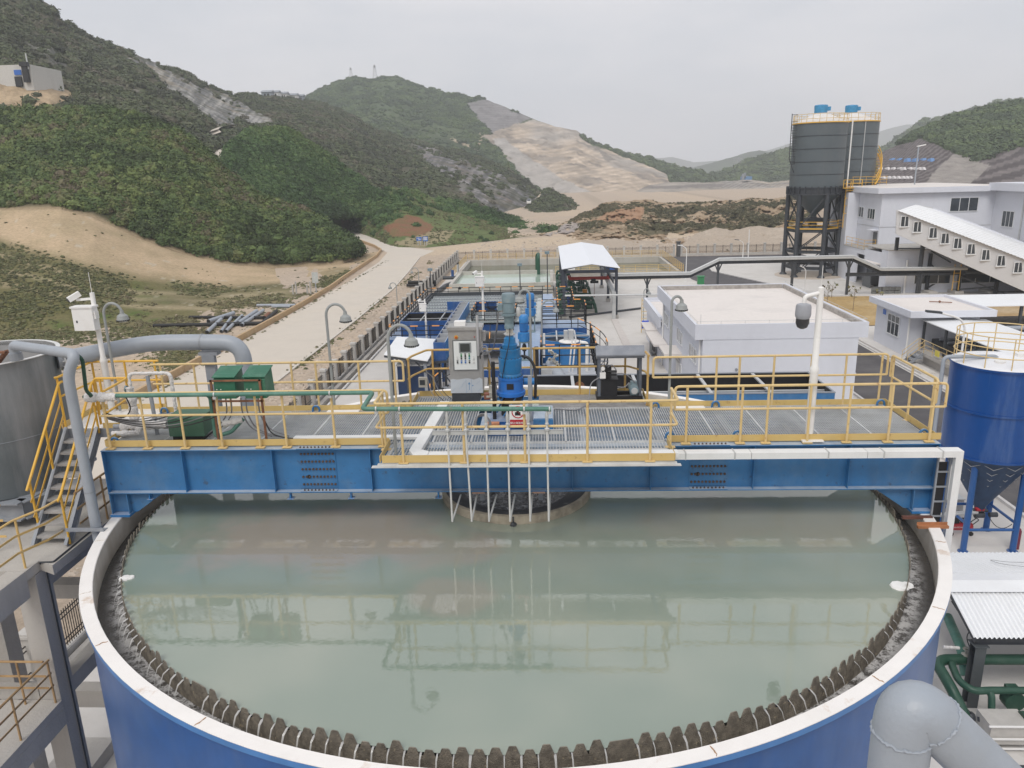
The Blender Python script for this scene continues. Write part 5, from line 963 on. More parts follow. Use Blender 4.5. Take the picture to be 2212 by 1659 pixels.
# ---- concrete tower with landings
tw = T('concrete_stair_tower', 'raw concrete frame tower with landings left of the thickener', 'stair tower', (-10.5, -2, G))
for (x, y) in ((-9.32, -2.18), (-9.32, 3.0), (-11.9, -.2), (-13.6, -2.18)): P('column', MB().box(x-.21, x+.21, y-.22, y+.22, G, -.72 if y < 1 else -.72), CONC, tw)
P('upper_landing', MB().prism([(-8.72, 1.9), (-8.72, -2.40), (-9.10, -2.22), (-9.10, -2.62), (-11.0, -2.62), (-11.0, -1.2), (-14, -1.2), (-14, 1.9)], -.70, -.50), CONC, tw)
P('edge_beam', MB().box(-9.46, -9.104, -9, -2.625, -1.05, -.503).box(-9.45, -9.12, -1.95, 2.75, -1.15, -.703), CONC, tw); P('tie_beam', MB().box(-9.45, -9.12, -1.95, 6, -3.62, -3.28), CONC, tw)
P('cross_beam', MB().box(-14, -9.0, -.2, .15, -2.55, -2.2), CONC, tw); P('cross_beam', MB().box(-12, -8.4, -.2, .15, -5.45, -5.0), CONC, tw); P('cross_beam', MB().box(-14, -9.5, -2.35, -2.0, -1.1, -.702), CONC, tw)
P('lower_landing', MB().box(-14, -9.085, -9, -2.42, -3.68, -3.50), CONC, tw); P('landing_beam', MB().box(-9.40, -9.08, -9, -2.41, -4.05, -3.683), CONC, tw); P('rear_upstand', MB().box(-14, -9.55, -2.4, -2.28, -3.498, -3.2), CONC, tw)
P('conduit', MB().tube(fillet([(-8.8, -.6, -.48), (-8.76, -2.3, -.48), (-9.06, -2.28, -.5), (-9.08, -2.1, -.7), (-9.08, -2.1, -8.4)], .06), .018, 6), DARK, tw, True)
P('rubble_plinth', MB().box(-12.4, -11.2, .2, 1.9, G, -8.1), CONC, tw)
def flatrail(parent, pts, posts, z0, hs, m, name='handrail', r=.024, zs=None):
    mb = MB(); pts = [Vector(p) for p in pts]; mb.tube(fillet([p+Vector((0, 0, hs[0])) for p in pts], .08, 4), r, 8)
    for h in hs[1:]:
        for a, b in zip(pts, pts[1:]): mb.bar(a+Vector((0, 0, h)), b+Vector((0, 0, h)), .010, .045)
    hr = P(name, mb, m, parent)
    for p in posts: P('rail_post', MB().tube([Vector(p), Vector(p)+Vector((0, 0, hs[0]))], r*.9, 8), m, hr, True)
    return hr
flatrail(tw, [(-14, -2.55, -3.5), (-9.55, -2.55, -3.5), (-9.2, -2.55, -3.5)], [(-9.75, -2.55, -3.5), (-10.8, -2.55, -3.5)], 0, (.98, .65, .38), RUSTYEL)
flatrail(tw, [(-9.16, -2.45, -3.5), (-9.16, -9, -3.5)], [(-9.16, -2.5, -3.5), (-9.16, -3.55, -3.5), (-9.16, -4.7, -3.5)], 0, (.95, .66, .38), RUSTYEL)
flatrail(tw, [(-8.78, -1.3, -.5), (-8.78, 1.8, -.5)], [(-8.78, -.38, -.5), (-8.78, .9, -.5)], 0, (1.0, .66, .34), RUSTYEL)
YELP = mat('pale_yellow_rail_paint', (.68, .46, .17), .5, var=.1, dirt=((.55, .42, .26), .6, 3))
flatrail(tw, [(-8.9, -1.66, -.5), (-9.0, -1.95, -.5), (-9.25, -2.3, -.5), (-9.62, -2.2, -.5), (-9.18, -2.55, -.5), (-9.18, -9, -.5)][:1]+[(-8.95, -2.05, -.5), (-9.18, -2.6, -.5), (-9.18, -9, -.5)], [(-9.18, -2.5, -.5), (-9.18, -3.6, -.5)], 0, (1.02, .70, .36), YELP)
flatrail(tw, [(-9.9, -1.9, -.5), (-14, -1.9, -.5)], [(-10.2, -1.9, -.5), (-11.2, -1.9, -.5)], 0, (1.02, .70, .36), YELP)
# ---- steel stair up to the bridge
st = T('steel_stair', 'steep grey steel stair with orange yellow rails up to the bridge', 'stairs', (-9.2, -1.5, -.5))
A0, A1 = Vector((-9.58, -1.62, -.5)), Vector((-9.58, .06, 1.42)); B0, B1 = Vector((-8.90, -1.62, -.5)), Vector((-8.90, .06, 1.42)); up_ = (A1-A0).normalized().cross(Vector((1, 0, 0)))
for a, b in ((A0, A1), (B0, B1)): P('stringer', MB().bar(a, b, .012, .19, up=up_).bar(a+up_*.09, b+up_*.09, .07, .012, up=up_).bar(a-up_*.09, b-up_*.09, .07, .012, up=up_), GREY, st)
TREAD = mat('dusty_steel_tread', (.36, .35, .34), .7, .2, var=.12, scale=6, dirt=((.52, .50, .47), .5, 3))
for k in range(1, 10):
    c = A0.lerp(A1, k/10); P('tread', MB().box(-9.57, -8.91, c.y-.11, c.y+.13, c.z-.012, c.z).box(-9.57, -8.91, c.y-.122, c.y-.11, c.z-.045, c.z), TREAD, st)
def stairrail(x, a, b, ext, posts):
    d = Vector((0, 0, 1.02)); a, b = Vector((x, a.y, a.z)), Vector((x, b.y, b.z)); mb = MB().tube(fillet([a+d+Vector(e) for e in ext]+[a+d, b+d, b+d+Vector((0, .12, .0))], .08, 4), .027, 8)
    for h in (.68, .36): mb.bar(a+Vector((0, 0, h)), b+Vector((0, 0, h)), .010, .045)
    h_ = P('stair_rail', mb, YEL2, st, True)
    for t in posts: q0 = a.lerp(b, t); P('rail_post', MB().tube([q0-Vector((0, 0, .03)), q0+d], .024, 8), YEL2, h_, True)
stairrail(-8.88, B0+(B1-B0)*.03, B1, [(-.0, -.12, -.08)], (0, .5, .97)); stairrail(-9.6, A0+(A1-A0)*.10, A1, [(.0, -.05, -.06)], (.05, .55, .98))
# ---- top landing beside the bridge end
ld = T('bridge_landing', 'white plate landing with yellow rails between stairs and bridge', 'landing', (-8.9, .7, 1.42))
P('deck_plate', MB().box(-9.70, -8.08, .07, 1.45, 1.40, 1.42), WHITE, ld); P('deck_frame', MB().box(-9.70, -8.08, .05, .07, 1.22, 1.42).box(-9.70, -8.08, 1.45, 1.5, 1.2, 1.42), GREY, ld); P('toe_board', MB().box(-9.72, -9.70, .07, 1.45, 1.42, 1.54).box(-9.70, -8.08, 1.45, 1.465, 1.42, 1.54).box(-8.80, -8.08, .06, .07, 1.425, 1.54), YELB, ld)
hr = P('handrail', MB().tube(fillet([(-9.68, .06, 2.55), (-9.62, .1, 2.56), (-9.66, 1.42, 2.57), (-8.1, 1.42, 2.57)], .06), .026, 8).tube(fillet([(-9.66, .12, 2.12), (-9.66, 1.42, 2.12), (-8.1, 1.42, 2.12)], .06), .024, 8), YEL2, ld, True)
for x, y in ((-9.66, .12), (-9.66, 1.42), (-8.9, 1.42), (-8.2, 1.42)): P('rail_post', MB().tube([(x, y, 1.42), (x, y, 2.55)], .024, 8), YEL2, hr, True)
hr = P('handrail', MB().tube(fillet([(-8.86, .1, 1.5), (-8.86, .1, 2.52), (-8.12, .1, 2.52)], .1), .026, 8).tube([(-8.86, .1, 2.12), (-8.12, .1, 2.12)], .022, 8).tube([(-8.15, .1, 2.50), (-8.05, -.9, 2.52)], .026, 8).tube([(-8.15, .1, 2.08), (-8.05, -.9, 2.08)], .024, 8), YEL2, ld, True)
P('rail_post', MB().tube([(-8.72, .1, 1.42), (-8.72, .1, 2.5)], .024, 8).tube([(-8.15, .1, 1.42), (-8.15, .1, 2.5)], .024, 8), YEL2, hr, True)

# ================================================================== right foreground
fp_ = T('foreground_pipe', 'fat pale grey pipe with welded elbow in the right foreground', 'pipe', (3.6, -9.8, G))
a = Vector((3.63, -9.8, G)); b = Vector(aty((1959, 1500), -9.8)); c = Vector(aty((2127, 1662), -9.8)); e_ = b+(c-b)*5.2
PALEP = mat('pale_grey_pipe_paint', (.33, .365, .41), .42, var=.04, dirt=((.34, .36, .38), .35, 2.5), bump=.12, bscale=25)
pp = fillet([a, b, e_], .33, 12); P('pipe_run', MB().tube(pp, .222, 32), PALEP, fp_, True)
def weld(c, d, r, seed):
    q_ = random.Random(seed); d = Vector(d).normalized(); s = d.orthogonal().normalized(); u = d.cross(s); n = 70
    return MB().tube([c+(s*math.cos(2*math.pi*i/n)+u*math.sin(2*math.pi*i/n))*r+d*q_.uniform(-.012, .012) for i in range(n)], [.012*q_.uniform(.6, 1.5) for _ in range(n)], 6, closed=True)
P('weld_bead', weld(pp[1]-Vector((0, 0, .03)), (0, 0, 1), .222, 3), PALEP, fp_, True); P('weld_bead', weld(pp[-2], e_-b, .222, 4), PALEP, fp_, True)
# ---- sheet roofed pump shelter
sh = T('pump_shelter', 'white corrugated roof shelter on dark steel columns over green pumps', 'shelter', (14, 5.5, G))
def corrug(x0, x1, p0, p1, pitch=.13, amp=.03, m=ROOFW, parent=sh):
    n = int((x1-x0)/pitch*6); vs = []; (ya, za), (yb, zb) = p0, p1
    for i in range(n+1):
        x = x0+(x1-x0)*i/n; w = amp*math.sin(2*math.pi*i/6); vs += [(x, ya, za+w), (x, yb, zb+w)]
    return P('roof_sheet', MB().add(vs, [(2*i, 2*i+2, 2*i+3, 2*i+1) for i in range(n)]), m, parent, True)
corrug(12.42, 21, (3.86, -6.22), (5.35, -5.62)); corrug(12.42, 21, (6.1, -5.62), (8.72, -6.20)); P('ridge_flashing', MB().hull([(12.40, 5.22, -5.60), (12.40, 5.75, -5.52), (12.40, 6.28, -5.60)], [(21, 5.22, -5.60), (21, 5.75, -5.52), (21, 6.28, -5.60)]), ROOFW, sh)
for y in (4.0, 8.4):
    for x in (12.66, 18.5): P('column', MB().box(x-.15, x+.15, y-.15, y-.13, G, -6.5).box(x-.15, x+.15, y+.13, y+.15, G, -6.5).box(x-.012, x+.012, y-.13, y+.13, G, -6.5).box(x-.2, x+.2, y-.2, y+.2, -6.5, -6.48), mat('dark_green_grey_steel', (.075, .085, .09), .5, var=.1), sh)
    P('eave_beam', MB().ibeam((12.5, y, -6.38), (21, y, -6.38), .2, .14, .015, .01), DARK, sh)
P('rafter', MB().bar((12.55, 3.9, -6.34), (12.55, 5.75, -5.66), .12, .16).bar((12.55, 5.75, -5.66), (12.55, 8.6, -6.34), .12, .16), DARK, sh); P('loose_wire', MB().tube(fillet([(15.5, 6.9, -5.72), (14.9, 7.1, -5.74), (14.75, 7.6, -5.84), (15.2, 7.3, -5.78), (16.3, 7.2, -5.74)], .2), .008, 5), CABLEG, sh, True); P('hanging_cable', MB().tube(fillet([(12.5, 5.3, -5.95), (12.6, 4.9, -6.2), (12.9, 4.6, -6.3), (12.5, 4.4, -6.5), (12.55, 3.95, -6.9)], .2), .015, 6), CABLE, sh, True)
gpn = T('pump_pipework', 'dark green pump pipes and bends under the corrugated shelter roof', 'pipework', (13, 4, G))
for pts, r in (([(13.2, 6.6, -7.3), (12.8, 4.95, -7.35), (12.75, 4.5, -7.9)], .14), ([(12.02, 2.9, -8.2), (11.75, 3.4, -7.5), (11.72, 4.2, -7.3), (12.0, 4.42, -7.3), (19, 4.45, -7.3)], .15), ([(12.3, 4.4, -7.35), (12.12, 4.2, -7.3), (11.98, 3.5, -7.35), (12.2, 3.15, -7.4), (12.6, 3.2, -7.4), (19, 3.2, -7.4)], .10), ([(12.62, 3.2, -7.4), (12.66, 3.1, -7.5), (12.6, 2.8, -8.3)], .09), ([(15.4, 4.45, -7.3), (15.4, 4.4, -8.4)], .13)): P('pipe_run', MB().tube(fillet(pts, .25), r, 14), GREEND if r < .14 else GREENP if pts[0][1] > 6 else GREEND, gpn, True)
P('gate_valve', MB().lathe((12.65, 4.45, -7.2), [(.09, 0), (.14, .04), (.05, .08), (.05, .2), (.12, .21), (.12, .23)], 12), BRASS, gpn, True); P('lagged_lever', rag([(12.0, 4.5, -6.95), (12.45, 4.5, -6.98)], .05, 8), WRAP, gpn, True)
pu = T('pump_set', 'green pump and motor set on pale plinth under the shelter', 'pump', (13, 2.8, G))
P('motor_box', MB().box(12.2, 13.25, 2.2, 2.9, -8.3, -7.75), mat('beige_plinth', (.45, .43, .40), .7, var=.1), pu); P('frame_bar', MB().box(12.1, 13.4, 2.12, 2.16, -7.72, -7.68).box(12.1, 13.3, 2.12, 2.16, -8.1, -8.06).box(12.1, 13.3, 2.12, 2.16, -8.4, -8.36), WHITE, pu); P('pump_casing', MB().cyl((13.4, 3.2, -7.8), .28, .3, 16, 'y').cyl((13.2, 2.6, -7.85), .22, 1.0, 16, 'x').box(13.2, 13.5, 3.3, 3.5, -7.6, -7.4), GREEND, pu, True); P('valve_body', MB().blob((12.1, 3.0, -8.1), .16, 8, 6, .2, 3).blob((12.3, 2.75, -7.95), .13, 8, 6, .2, 4), DARK, pu)
P('floor_hatch', MB().box(12.3, 12.9, 1.0, 1.6, G+.02, -8.4), DARK, pu)
# ---- blue lime silo
ls = T('lime_silo', 'royal blue round silo with cone hopper, rope net and yellow top rail', 'silo', (18.1, 14.05, G))
SX, SY = 18.1, 14.05
LB = mat('royal_blue_silo_paint', (.006, .062, .245), .35, var=.06, streak=((.2, .28, .42), .35, 1.6))
P('barrel', MB().lathe((SX, SY, 0), [(1.7, -4.5), (1.7, -.98)], 48), LB, ls, True)
for z in (-4.5, -2.68, -.98): P('ring_band', MB().lathe((SX, SY, z), [(1.7, -.03), (1.76, -.03), (1.76, .03), (1.7, .03)], 48), LB, ls)
P('roof', MB().lathe((SX, SY, 0), [(1.74, -.94), (.25, -.62), (.01, -.6)], 48), mat('white_silo_roof', (.76, .77, .80), .5, var=.04, dirt=((.6, .6, .6), .3, 2)), ls, True); P('hopper', MB().lathe((SX, SY, 0), [(1.68, -4.5), (.22, -6.9), (.18, -7.1)], 48), mat('dark_blue_hopper', (.02, .05, .11), .5, var=.2), ls, True)
q_ = random.Random(8)
for k in range(7):
    z = -4.75-k*.3; r = 1.7*(1-(-4.5-z)/2.45)+.03; n = 26
    P('rope_net', MB().tube([(SX+r*math.cos(2*math.pi*i/n), SY+r*math.sin(2*math.pi*i/n), z+(.09 if i % 2 else -.09)) for i in range(n)], .014, 5, closed=True), mat('grey_rope', (.34, .35, .36), .8), ls)
for x in (17.14, 19.05):
    for y in (13.1, 15.0):
        P('leg', MB().tube([(x, y, G+.02), (x, y, -4.3)], .12, 14).lathe((x, y, G+.012), [(.2, 0), (.2, .03)], 12, capt=True), BLUE_T, ls, True)
for (a, b, z) in (((17.14, 13.1), (19.05, 13.1), -7.55), ((19.05, 13.1), (19.05, 15), -7.3), ((17.14, 13.1), (17.14, 15), -7.3), ((17.14, 15), (19.05, 15), -7.3)): P('brace', MB().tube([(*a, z), (*b, z)], .06, 10), BLUE_T, ls, True)
for z, r in ((.25, 1.62), (-.15, 1.62), (-.5, 1.64)): P('top_rail', MB().tube([(SX+r*math.cos(t), SY+r*math.sin(t), z) for t in np.linspace(0, 2*math.pi, 40)[:-1]], .022, 6, closed=True), YEL, ls, True)
for i in range(12): t = 2*math.pi*i/12+.2; P('rail_post', MB().tube([(SX+1.63*math.cos(t), SY+1.63*math.sin(t), -.95), (SX+1.62*math.cos(t), SY+1.62*math.sin(t), .25)], .02, 6), YEL, ls, True)
P('filler_pipe', MB().tube(fillet([(15.9, 14.0, G), (15.9, 14.0, -.72), (17.7, 13.7, -.66), (17.75, 13.65, -.95)], .2), .075, 10), GREYP, ls, True); P('roof_hatch', MB().lathe((17.6, 13.3, -.84), [(.2, 0), (.2, .12), (.02, .14)], 14).box(18.4, 18.7, 13.6, 13.9, -.75, -.55), WHITE, ls)
P('outlet_valve', MB().cyl((SX-.15, SY, -7.35), .13, .35, 14, 'x').box(SX-.3, SX+.3, SY-.12, SY+.12, -7.18, -7.1), DARK, ls, True); P('red_flap', MB().cyl((SX-.2, SY-.1, -7.05), .09, .3, 12, 'x'), RED, ls, True); P('actuator', MB().cyl((SX+.3, SY-.2, -7.25), .10, .3, 12, 'x'), DARK, ls, True)
P('feed_screw', MB().tube([(15.6, 13.7, -7.25), (18.0, 14.0, -7.2)], .09, 12), STEEL, ls, True); P('drive_cable', MB().tube(sag((18.4, 13.9, -7.3), (19.0, 13.3, -7.4), .35), .014, 6), CABLE, ls, True)
mb = MB(); 
for z in np.arange(-8.2, -.8, .3): mb.bar((19.62, 12.9, z), (19.95, 13.05, z), .025, .025)
P('side_ladder', mb.tube([(19.6, 12.9, G), (19.6, 12.9, 0)], .03, 6).tube([(19.97, 13.06, G), (19.97, 13.06, 0)], .03, 6), YEL, ls)
ac = T('air_compressor', 'small red wheeled air compressor beneath the blue silo', 'compressor', (17.8, 14.5, G))
P('air_receiver', MB().lathe((17.25, 14.6, -8.12), [(.02, -.02), (.12, .02), (.17, .08), (.17, .92), (.12, .98), (.02, 1.0)], 18, 'x'), mat('compressor_red', (.42, .03, .04), .35), ac, True); P('pump_head', MB().box(17.4, 17.65, 14.5, 14.7, -7.95, -7.65).cyl((17.75, 14.6, -7.85), .11, .3, 14, 'x').lathe((17.38, 14.6, -7.8), [(.16, 0), (.16, .03)], 14, 'x'), BLACK, ac, True)
for x in (17.35, 18.15): P('wheel', MB().cyl((x, 14.42, -8.40), .09, .06, 14, 'y'), RUBBER, ac, True)
P('push_handle', MB().tube(fillet([(18.2, 14.5, -8.0), (18.42, 14.5, -7.8), (18.42, 14.7, -7.8), (18.2, 14.7, -8.0)], .06), .018, 6), BLACK, ac, True); text_mesh('OUTSTANDING', .085, WHITE, 'receiver_lettering', ac, (17.72, 14.425, -8.10), (RAD(90), 0, 0))
gc = T('gas_cylinder', 'dark red gas cylinder standing behind the silo front right leg', 'gas cylinder', (19.3, 13.35, G)); P('bottle', MB().lathe((19.32, 13.35, G+.015), [(.12, 0), (.12, .75), (.08, .86), (.03, .9), (.03, .96)], 14, capt=True), mat('dark_red_cylinder', (.17, .025, .05), .4), gc, True); P('valve_cap', MB().lathe((19.32, 13.35, G+.97), [(.045, 0), (.045, .08)], 10, capt=True), STEEL, gc)
ck = T('steel_crate', 'grey steel box behind the silo legs on the yard', 'box', (18.2, 16.8, G)); P('box_body', MB().box(17.7, 18.8, 16.4, 17.2, G+.015, -7.75), mat('grey_box_steel', (.40, .40, .40), .5, .2), ck); P('box_lid', MB().box(17.66, 18.84, 16.36, 17.24, -7.75, -7.71), STEEL, ck)

# ================================================================== boundary fences
PILL = mat('fence_pillar_concrete', (.50, .48, .45), .85, var=.1, dirt=((.34, .32, .29), .4, 1.2))
IRON = mat('dark_iron_bars', (.03, .026, .022), .6)
def fence(name, label, p0, p1, n, group='boundary fences'):
    t = T('railing_fence', label, 'fence', (p0[0], p0[1], G), group); a, b = Vector((*p0, 0)), Vector((*p1, 0)); d = (b-a)/n; u = d.normalized()
    P('plinth_wall', MB().bar(a+Vector((0, 0, G+.24)), b+Vector((0, 0, G+.24)), .2, .46), PILL, t)
    pil = pan = None
    for i in range(n+1):
        if pil is None:
            pil = P('pillar', MB().box(-.17, .17, -.17, .17, G, G+1.95).box(-.25, .25, -.25, .25, G+1.95, G+2.03).box(-.21, .21, -.21, .21, G+2.03, G+2.09), PILL, t, local=True)
            pil.location = Vector((0, 0, -G)); continue
        share(pil, t, d*i+Vector((0, 0, -G)))
    m = MB(); L_ = d.length-.34
    for h in (.62, .78, 1.52, 1.68): m.bar(u*.17+Vector((0, 0, G+h)), u*(.17+L_)+Vector((0, 0, G+h)), .03, .03)
    for k in range(int(L_/.115)): q0 = u*(.17+.06+k*.115); m.bar(q0+Vector((0, 0, G+.5)), q0+Vector((0, 0, G+1.80)), .02, .02)
    mid = u*(.17+L_/2); m.bar(mid+Vector((0, 0, G+.47)), mid+Vector((0, 0, G+1.85)), .06, .06)
    for i in range(n):
        if pan is None: pan = P('railing_panel', m, IRON, t, local=True); pan.location = (0, 0, -G); continue
        share(pan, t, d*i+Vector((0, 0, -G)))
    return t
fence('f', 'iron railing fence with pale pillars along the dusty road side', (-15, -10), (-15, 119), 45)
fence('f', 'iron railing fence with pale pillars along the back of the ponds', (-15, 119.3), (23, 121.5), 13)
fence('f', 'iron railing fence along the far asphalt road behind the silos', (24.3, 121.5), (56, 121.5), 11)
gp_ = T('gate_pillar', 'dark gate pillar between the two far railing fences', 'gate pillar', (23.8, 121.5, G)); P('pillar_body', MB().box(23.45, 24.05, 121.2, 121.8, G, G+2.5).box(23.35, 24.15, 121.1, 121.9, G+2.5, G+2.62), mat('dark_stone', (.10, .10, .10), .8, var=.2), gp_)
tr = T('side_channel', 'concrete drain channel with white pipe along the fence foot', 'drain channel', (-14.3, 30, G)); P('channel_wall', MB().box(-14.75, -14.45, -10, 76, G, G+.35), CONC, tr); P('white_pipe', MB().tube([(-14.2, -10, G+.12), (-14.2, 70, G+.12)], .08, 8), WHITE, tr, True)

# ================================================================== ponds
PCON = mat('pond_concrete', (.50, .48, .44), .9, var=.08, scale=.6, dirt=((.36, .31, .25), .5, .5), streak=((.36, .29, .21), .5, .6))
def pond(label, x0, x1, y0, y1, zt, zw, t, wm):
    r = T('settling_pond', label, 'pond', (x0, y0, G))
    for n, b in (('front_wall', (x0, x1, y0, y0+t)), ('back_wall', (x0, x1, y1-t, y1)), ('left_wall', (x0, x0+t, y0+t, y1-t)), ('right_wall', (x1-t, x1, y0+t, y1-t))): P(n, MB().box(b[0], b[1], b[2], b[3], G, zt), PCON, r)
    P('pond_water', MB().quad((x0+t, y0+t, zw), (x1-t, y0+t, zw), (x1-t, y1-t, zw), (x0+t, y1-t, zw)), wm, r); return r
p1 = pond('largest concrete pond with dark olive water along the back fence', -12.4, 19.4, 93, 112.4, -7.45, -8.35, .4, ringmat('pond_dark_water', 'pond_dark'))
p2 = pond('raised concrete pond full of pale milky green water', -11.3, 1.45, 77.6, 90, -6.5, -6.95, .35, ringmat('pond_pale_water', 'pond_pale'))
P('stop_valve', MB().cyl((-10.0, 77.6, -7.0), .18, .1, 14, 'y'), WHITE, p2); p3 = pond('low concrete pond with pale green water before the raised pond', -11.2, 1.5, 62, 77.5, -7.6, -8.0, .25, ringmat('pond_green_water', 'pond_green'))
P('outlet_pipe', MB().tube(fillet([(-.7, 90.8, -8), (-.7, 90.8, -4.6), (-.45, 90.2, -4.3), (-.45, 88.5, -4.6), (-.45, 88.5, -6.9)], .3), .22, 10), mat('deep_green_pipe', (.015, .08, .045), .5), p2, True); P('gate_frame', MB().box(-11.6, -11.45, 88.8, 90.4, -6.5, -5.3).box(-11.6, -11.45, 88.8, 90.4, -5.4, -5.3), STEEL, p1)
P('pond_float', MB().cyl((-6.2, 101, -8.3), .25, 1.8, 10, 'x'), GREEND, p1, True)
YF = mat('faded_yellow_rail', (.60, .42, .16), .55, var=.1)
def meshrail(label, p0, p1, z, h=1.05, sp=1.6, m=YF):
    t = T('pond_railing', label, 'railing', (*p0, z), 'yellow railings round the big pond'); a, b = Vector((*p0, z)), Vector((*p1, z)); n = max(1, round((b-a).length/sp)); mb = MB()
    for k in range(5): mb.bar(a+Vector((0, 0, .15+k*(h-.15)/4)), b+Vector((0, 0, .15+k*(h-.15)/4)), .05, .05)
    P('rails', mb, m, t)
    for i in range(n+1): c = a.lerp(b, i/n); P('rail_post', MB().bar(c, c+Vector((0, 0, h)), .06, .06), m, t)
meshrail('yellow railing down the left side of the big pond', (-12.6, 92), (-12.6, 112), -7.45); meshrail('yellow railing down the right side of the big pond', (19.6, 92), (19.6, 112), -7.45); meshrail('yellow railing before the big pond right of the pump shed', (1.9, 92.6), (19.4, 92.6), -7.45); meshrail('yellow railing on the back edge of the big pond', (-12.3, 112.2), (19.4, 112.2), -7.45)
bs = T('pond_sign', 'small blue notice board on the yellow railing near the shed', 'sign', (9.6, 92.4, -7)); P('board', MB().box(8.9, 10.4, 92.4, 92.45, -7.2, -6.3), SIGNB, bs)
bs = T('pond_sign', 'small white notice plate on the yellow railing behind the shed', 'sign', (3.6, 92.4, -7)); P('board', MB().box(3.4, 4.6, 92.4, 92.45, -6.9, -6.6), WHITE, bs)

# ================================================================== blue treatment platforms
def bwrail(parent, pts, z, h=1.0, sp=1.0, bars=3):
    pts = [Vector((x, y, z)) for x, y in pts]; mb = MB(); om = MB(); pm = MB()
    for a, b in zip(pts, pts[1:]):
        L_ = (b-a).length; n = max(1, round(L_/sp)); d = (b-a)/L_
        for k in range(1, bars+1): mb.bar(a+Vector((0, 0, h*k/bars)), b+Vector((0, 0, h*k/bars)), .06, .06)
        s = .3
        while s < L_-.3: om.bar(a+d*s+Vector((0, 0, h)), a+d*min(L_, s+.55)+Vector((0, 0, h)), .072, .072); s += 1.6
        for i in range(n+1): c = a.lerp(b, i/n); pm.bar(c, c+Vector((0, 0, h)), .06, .06)
    r = P('handrail', mb, BLACK, parent); P('orange_stripes', om, ORANGE, r); P('rail_posts', pm, BLACK, r, kind='stuff'); return r
PLZ = -5.2
PBD = mat('pale_blue_deck', (.30, .40, .56), .35, var=.12, dirt=((.5, .53, .58), .5, 1.2))
pl = T('treatment_platform', 'blue steel platform with black and orange railings beside the fence', 'platform', (-9, 48, G))
P('deck', MB().box(-11.05, -6.9, 39.6, 58.8, PLZ-.04, PLZ).box(-6.9, .2, 58.2, 58.8, PLZ-.04, PLZ), PBD, pl); P('fascia_beam', MB().box(-11.05, -6.9, 39.5, 39.6, PLZ-.3, PLZ+.02).box(-11.12, -11.05, 39.5, 58.8, PLZ-.3, PLZ+.02), BLUE_D, pl)
for x in (-10.9, -7.1):
    for y in (39.8, 46, 52, 58): P('leg', MB().box(x-.1, x+.1, y-.1, y+.1, G, PLZ-.04), BLUE_D, pl)
bwrail(pl, [(-6.9, 39.65), (-11, 39.65), (-11, 58.7), (1.3, 58.7)], PLZ)
bt = T('sludge_tank', 'open blue rectangular tank with black inside and pale dividers', 'tank', (-8.6, 42.5, PLZ))
x0, x1, y0, y1, zt = -10.3, -6.75, 40.73, 44.35, -4.03
P('front_wall', MB().box(x0, x1, y0, y0+.05, PLZ, zt), BLUE_D, bt); P('rear_wall', MB().box(x0, x1, y1-.05, y1, PLZ, zt), BLUE_D, bt); P('left_wall', MB().box(x0, x0+.05, y0+.05, y1-.05, PLZ, zt), BLUE_D, bt); P('right_wall', MB().box(x1-.05, x1, y0+.05, y1-.05, PLZ, zt), BLUE_D, bt)
P('lining', MB().box(x0+.051, x1-.051, y1-.06, y1-.051, PLZ+.1, zt-.05).box(x0+.051, x1-.051, y0+.051, y1-.06, PLZ+.05, PLZ+.1).box(x0+.051, x0+.06, y0+.06, y1-.06, PLZ+.1, zt-.05), BLACK, bt)
for x in (-8.82, -7.36): P('divider', MB().box(x-.03, x+.03, y0+.05, y1-.06, zt-.08, zt+.01), STEEL, bt)
for y in (42.0, 43.2): P('divider', MB().box(x0+.06, x1-.05, y-.02, y+.02, zt-.32, zt-.26), STEEL, bt)
lm = T('lamella_basin', 'grey lamella settling basin with toothed overflow troughs', 'basin', (-7, 54, PLZ))
P('basin_water', MB().box(-10.2, .2, 44.6, 58.0, -5.0, -4.9), ringmat('lamella_water', 'lamella'), lm); P('basin_wall', MB().box(-10.6, .3, 58.0, 58.15, PLZ-2, -4.55).box(-10.6, -10.45, 44.6, 58.0, PLZ-2, -4.55).box(-10.45, -10.3, 44.6, 58.0, PLZ, -4.7), DARK, lm)
for i, y in enumerate(np.arange(46.2, 58, 1.55)):
    mb = MB().box(-10.2, -.2, y-.03, y+.03, -4.93, -4.80)
    for x in np.arange(-10.1, -.3, .24): mb.add([(x-.1, y-.03, -4.80), (x+.1, y-.03, -4.80), (x, y-.03, -4.70), (x-.1, y+.03, -4.80), (x+.1, y+.03, -4.80), (x, y+.03, -4.70)], [(0, 1, 2), (5, 4, 3), (1, 4, 5, 2), (0, 2, 5, 3)])
    P('overflow_trough', mb, GREY, lm)
chn = T('inlet_channel', 'long blue open channel with cross partitions running to the basin', 'channel', (-6.3, 41, PLZ))
P('side_wall', MB().box(-6.72, -6.67, 33.2, 49.2, -5.3, -4.03), BLUE_D, chn); P('side_wall', MB().box(-5.98, -5.93, 33.2, 49.2, -5.3, -4.03), BLUE_L, chn); P('end_wall', MB().box(-6.72, -5.93, 33.15, 33.2, -5.3, -4.03), BLUE_D, chn); P('floor', MB().box(-6.67, -5.98, 33.2, 49.2, -5.3, -5.0), mat('silted_floor', (.32, .31, .29), .8, var=.25, scale=3), chn)
for y in np.arange(34.4, 49, 1.45): P('partition', MB().box(-6.67, -5.98, y-.03, y+.03, -4.4, -4.0), STEEL, chn)
for y in (34, 41, 48): P('leg', MB().box(-6.6, -6.45, y-.08, y+.08, G, -5.3).box(-6.2, -6.05, y-.08, y+.08, G, -5.3), DARK, chn)
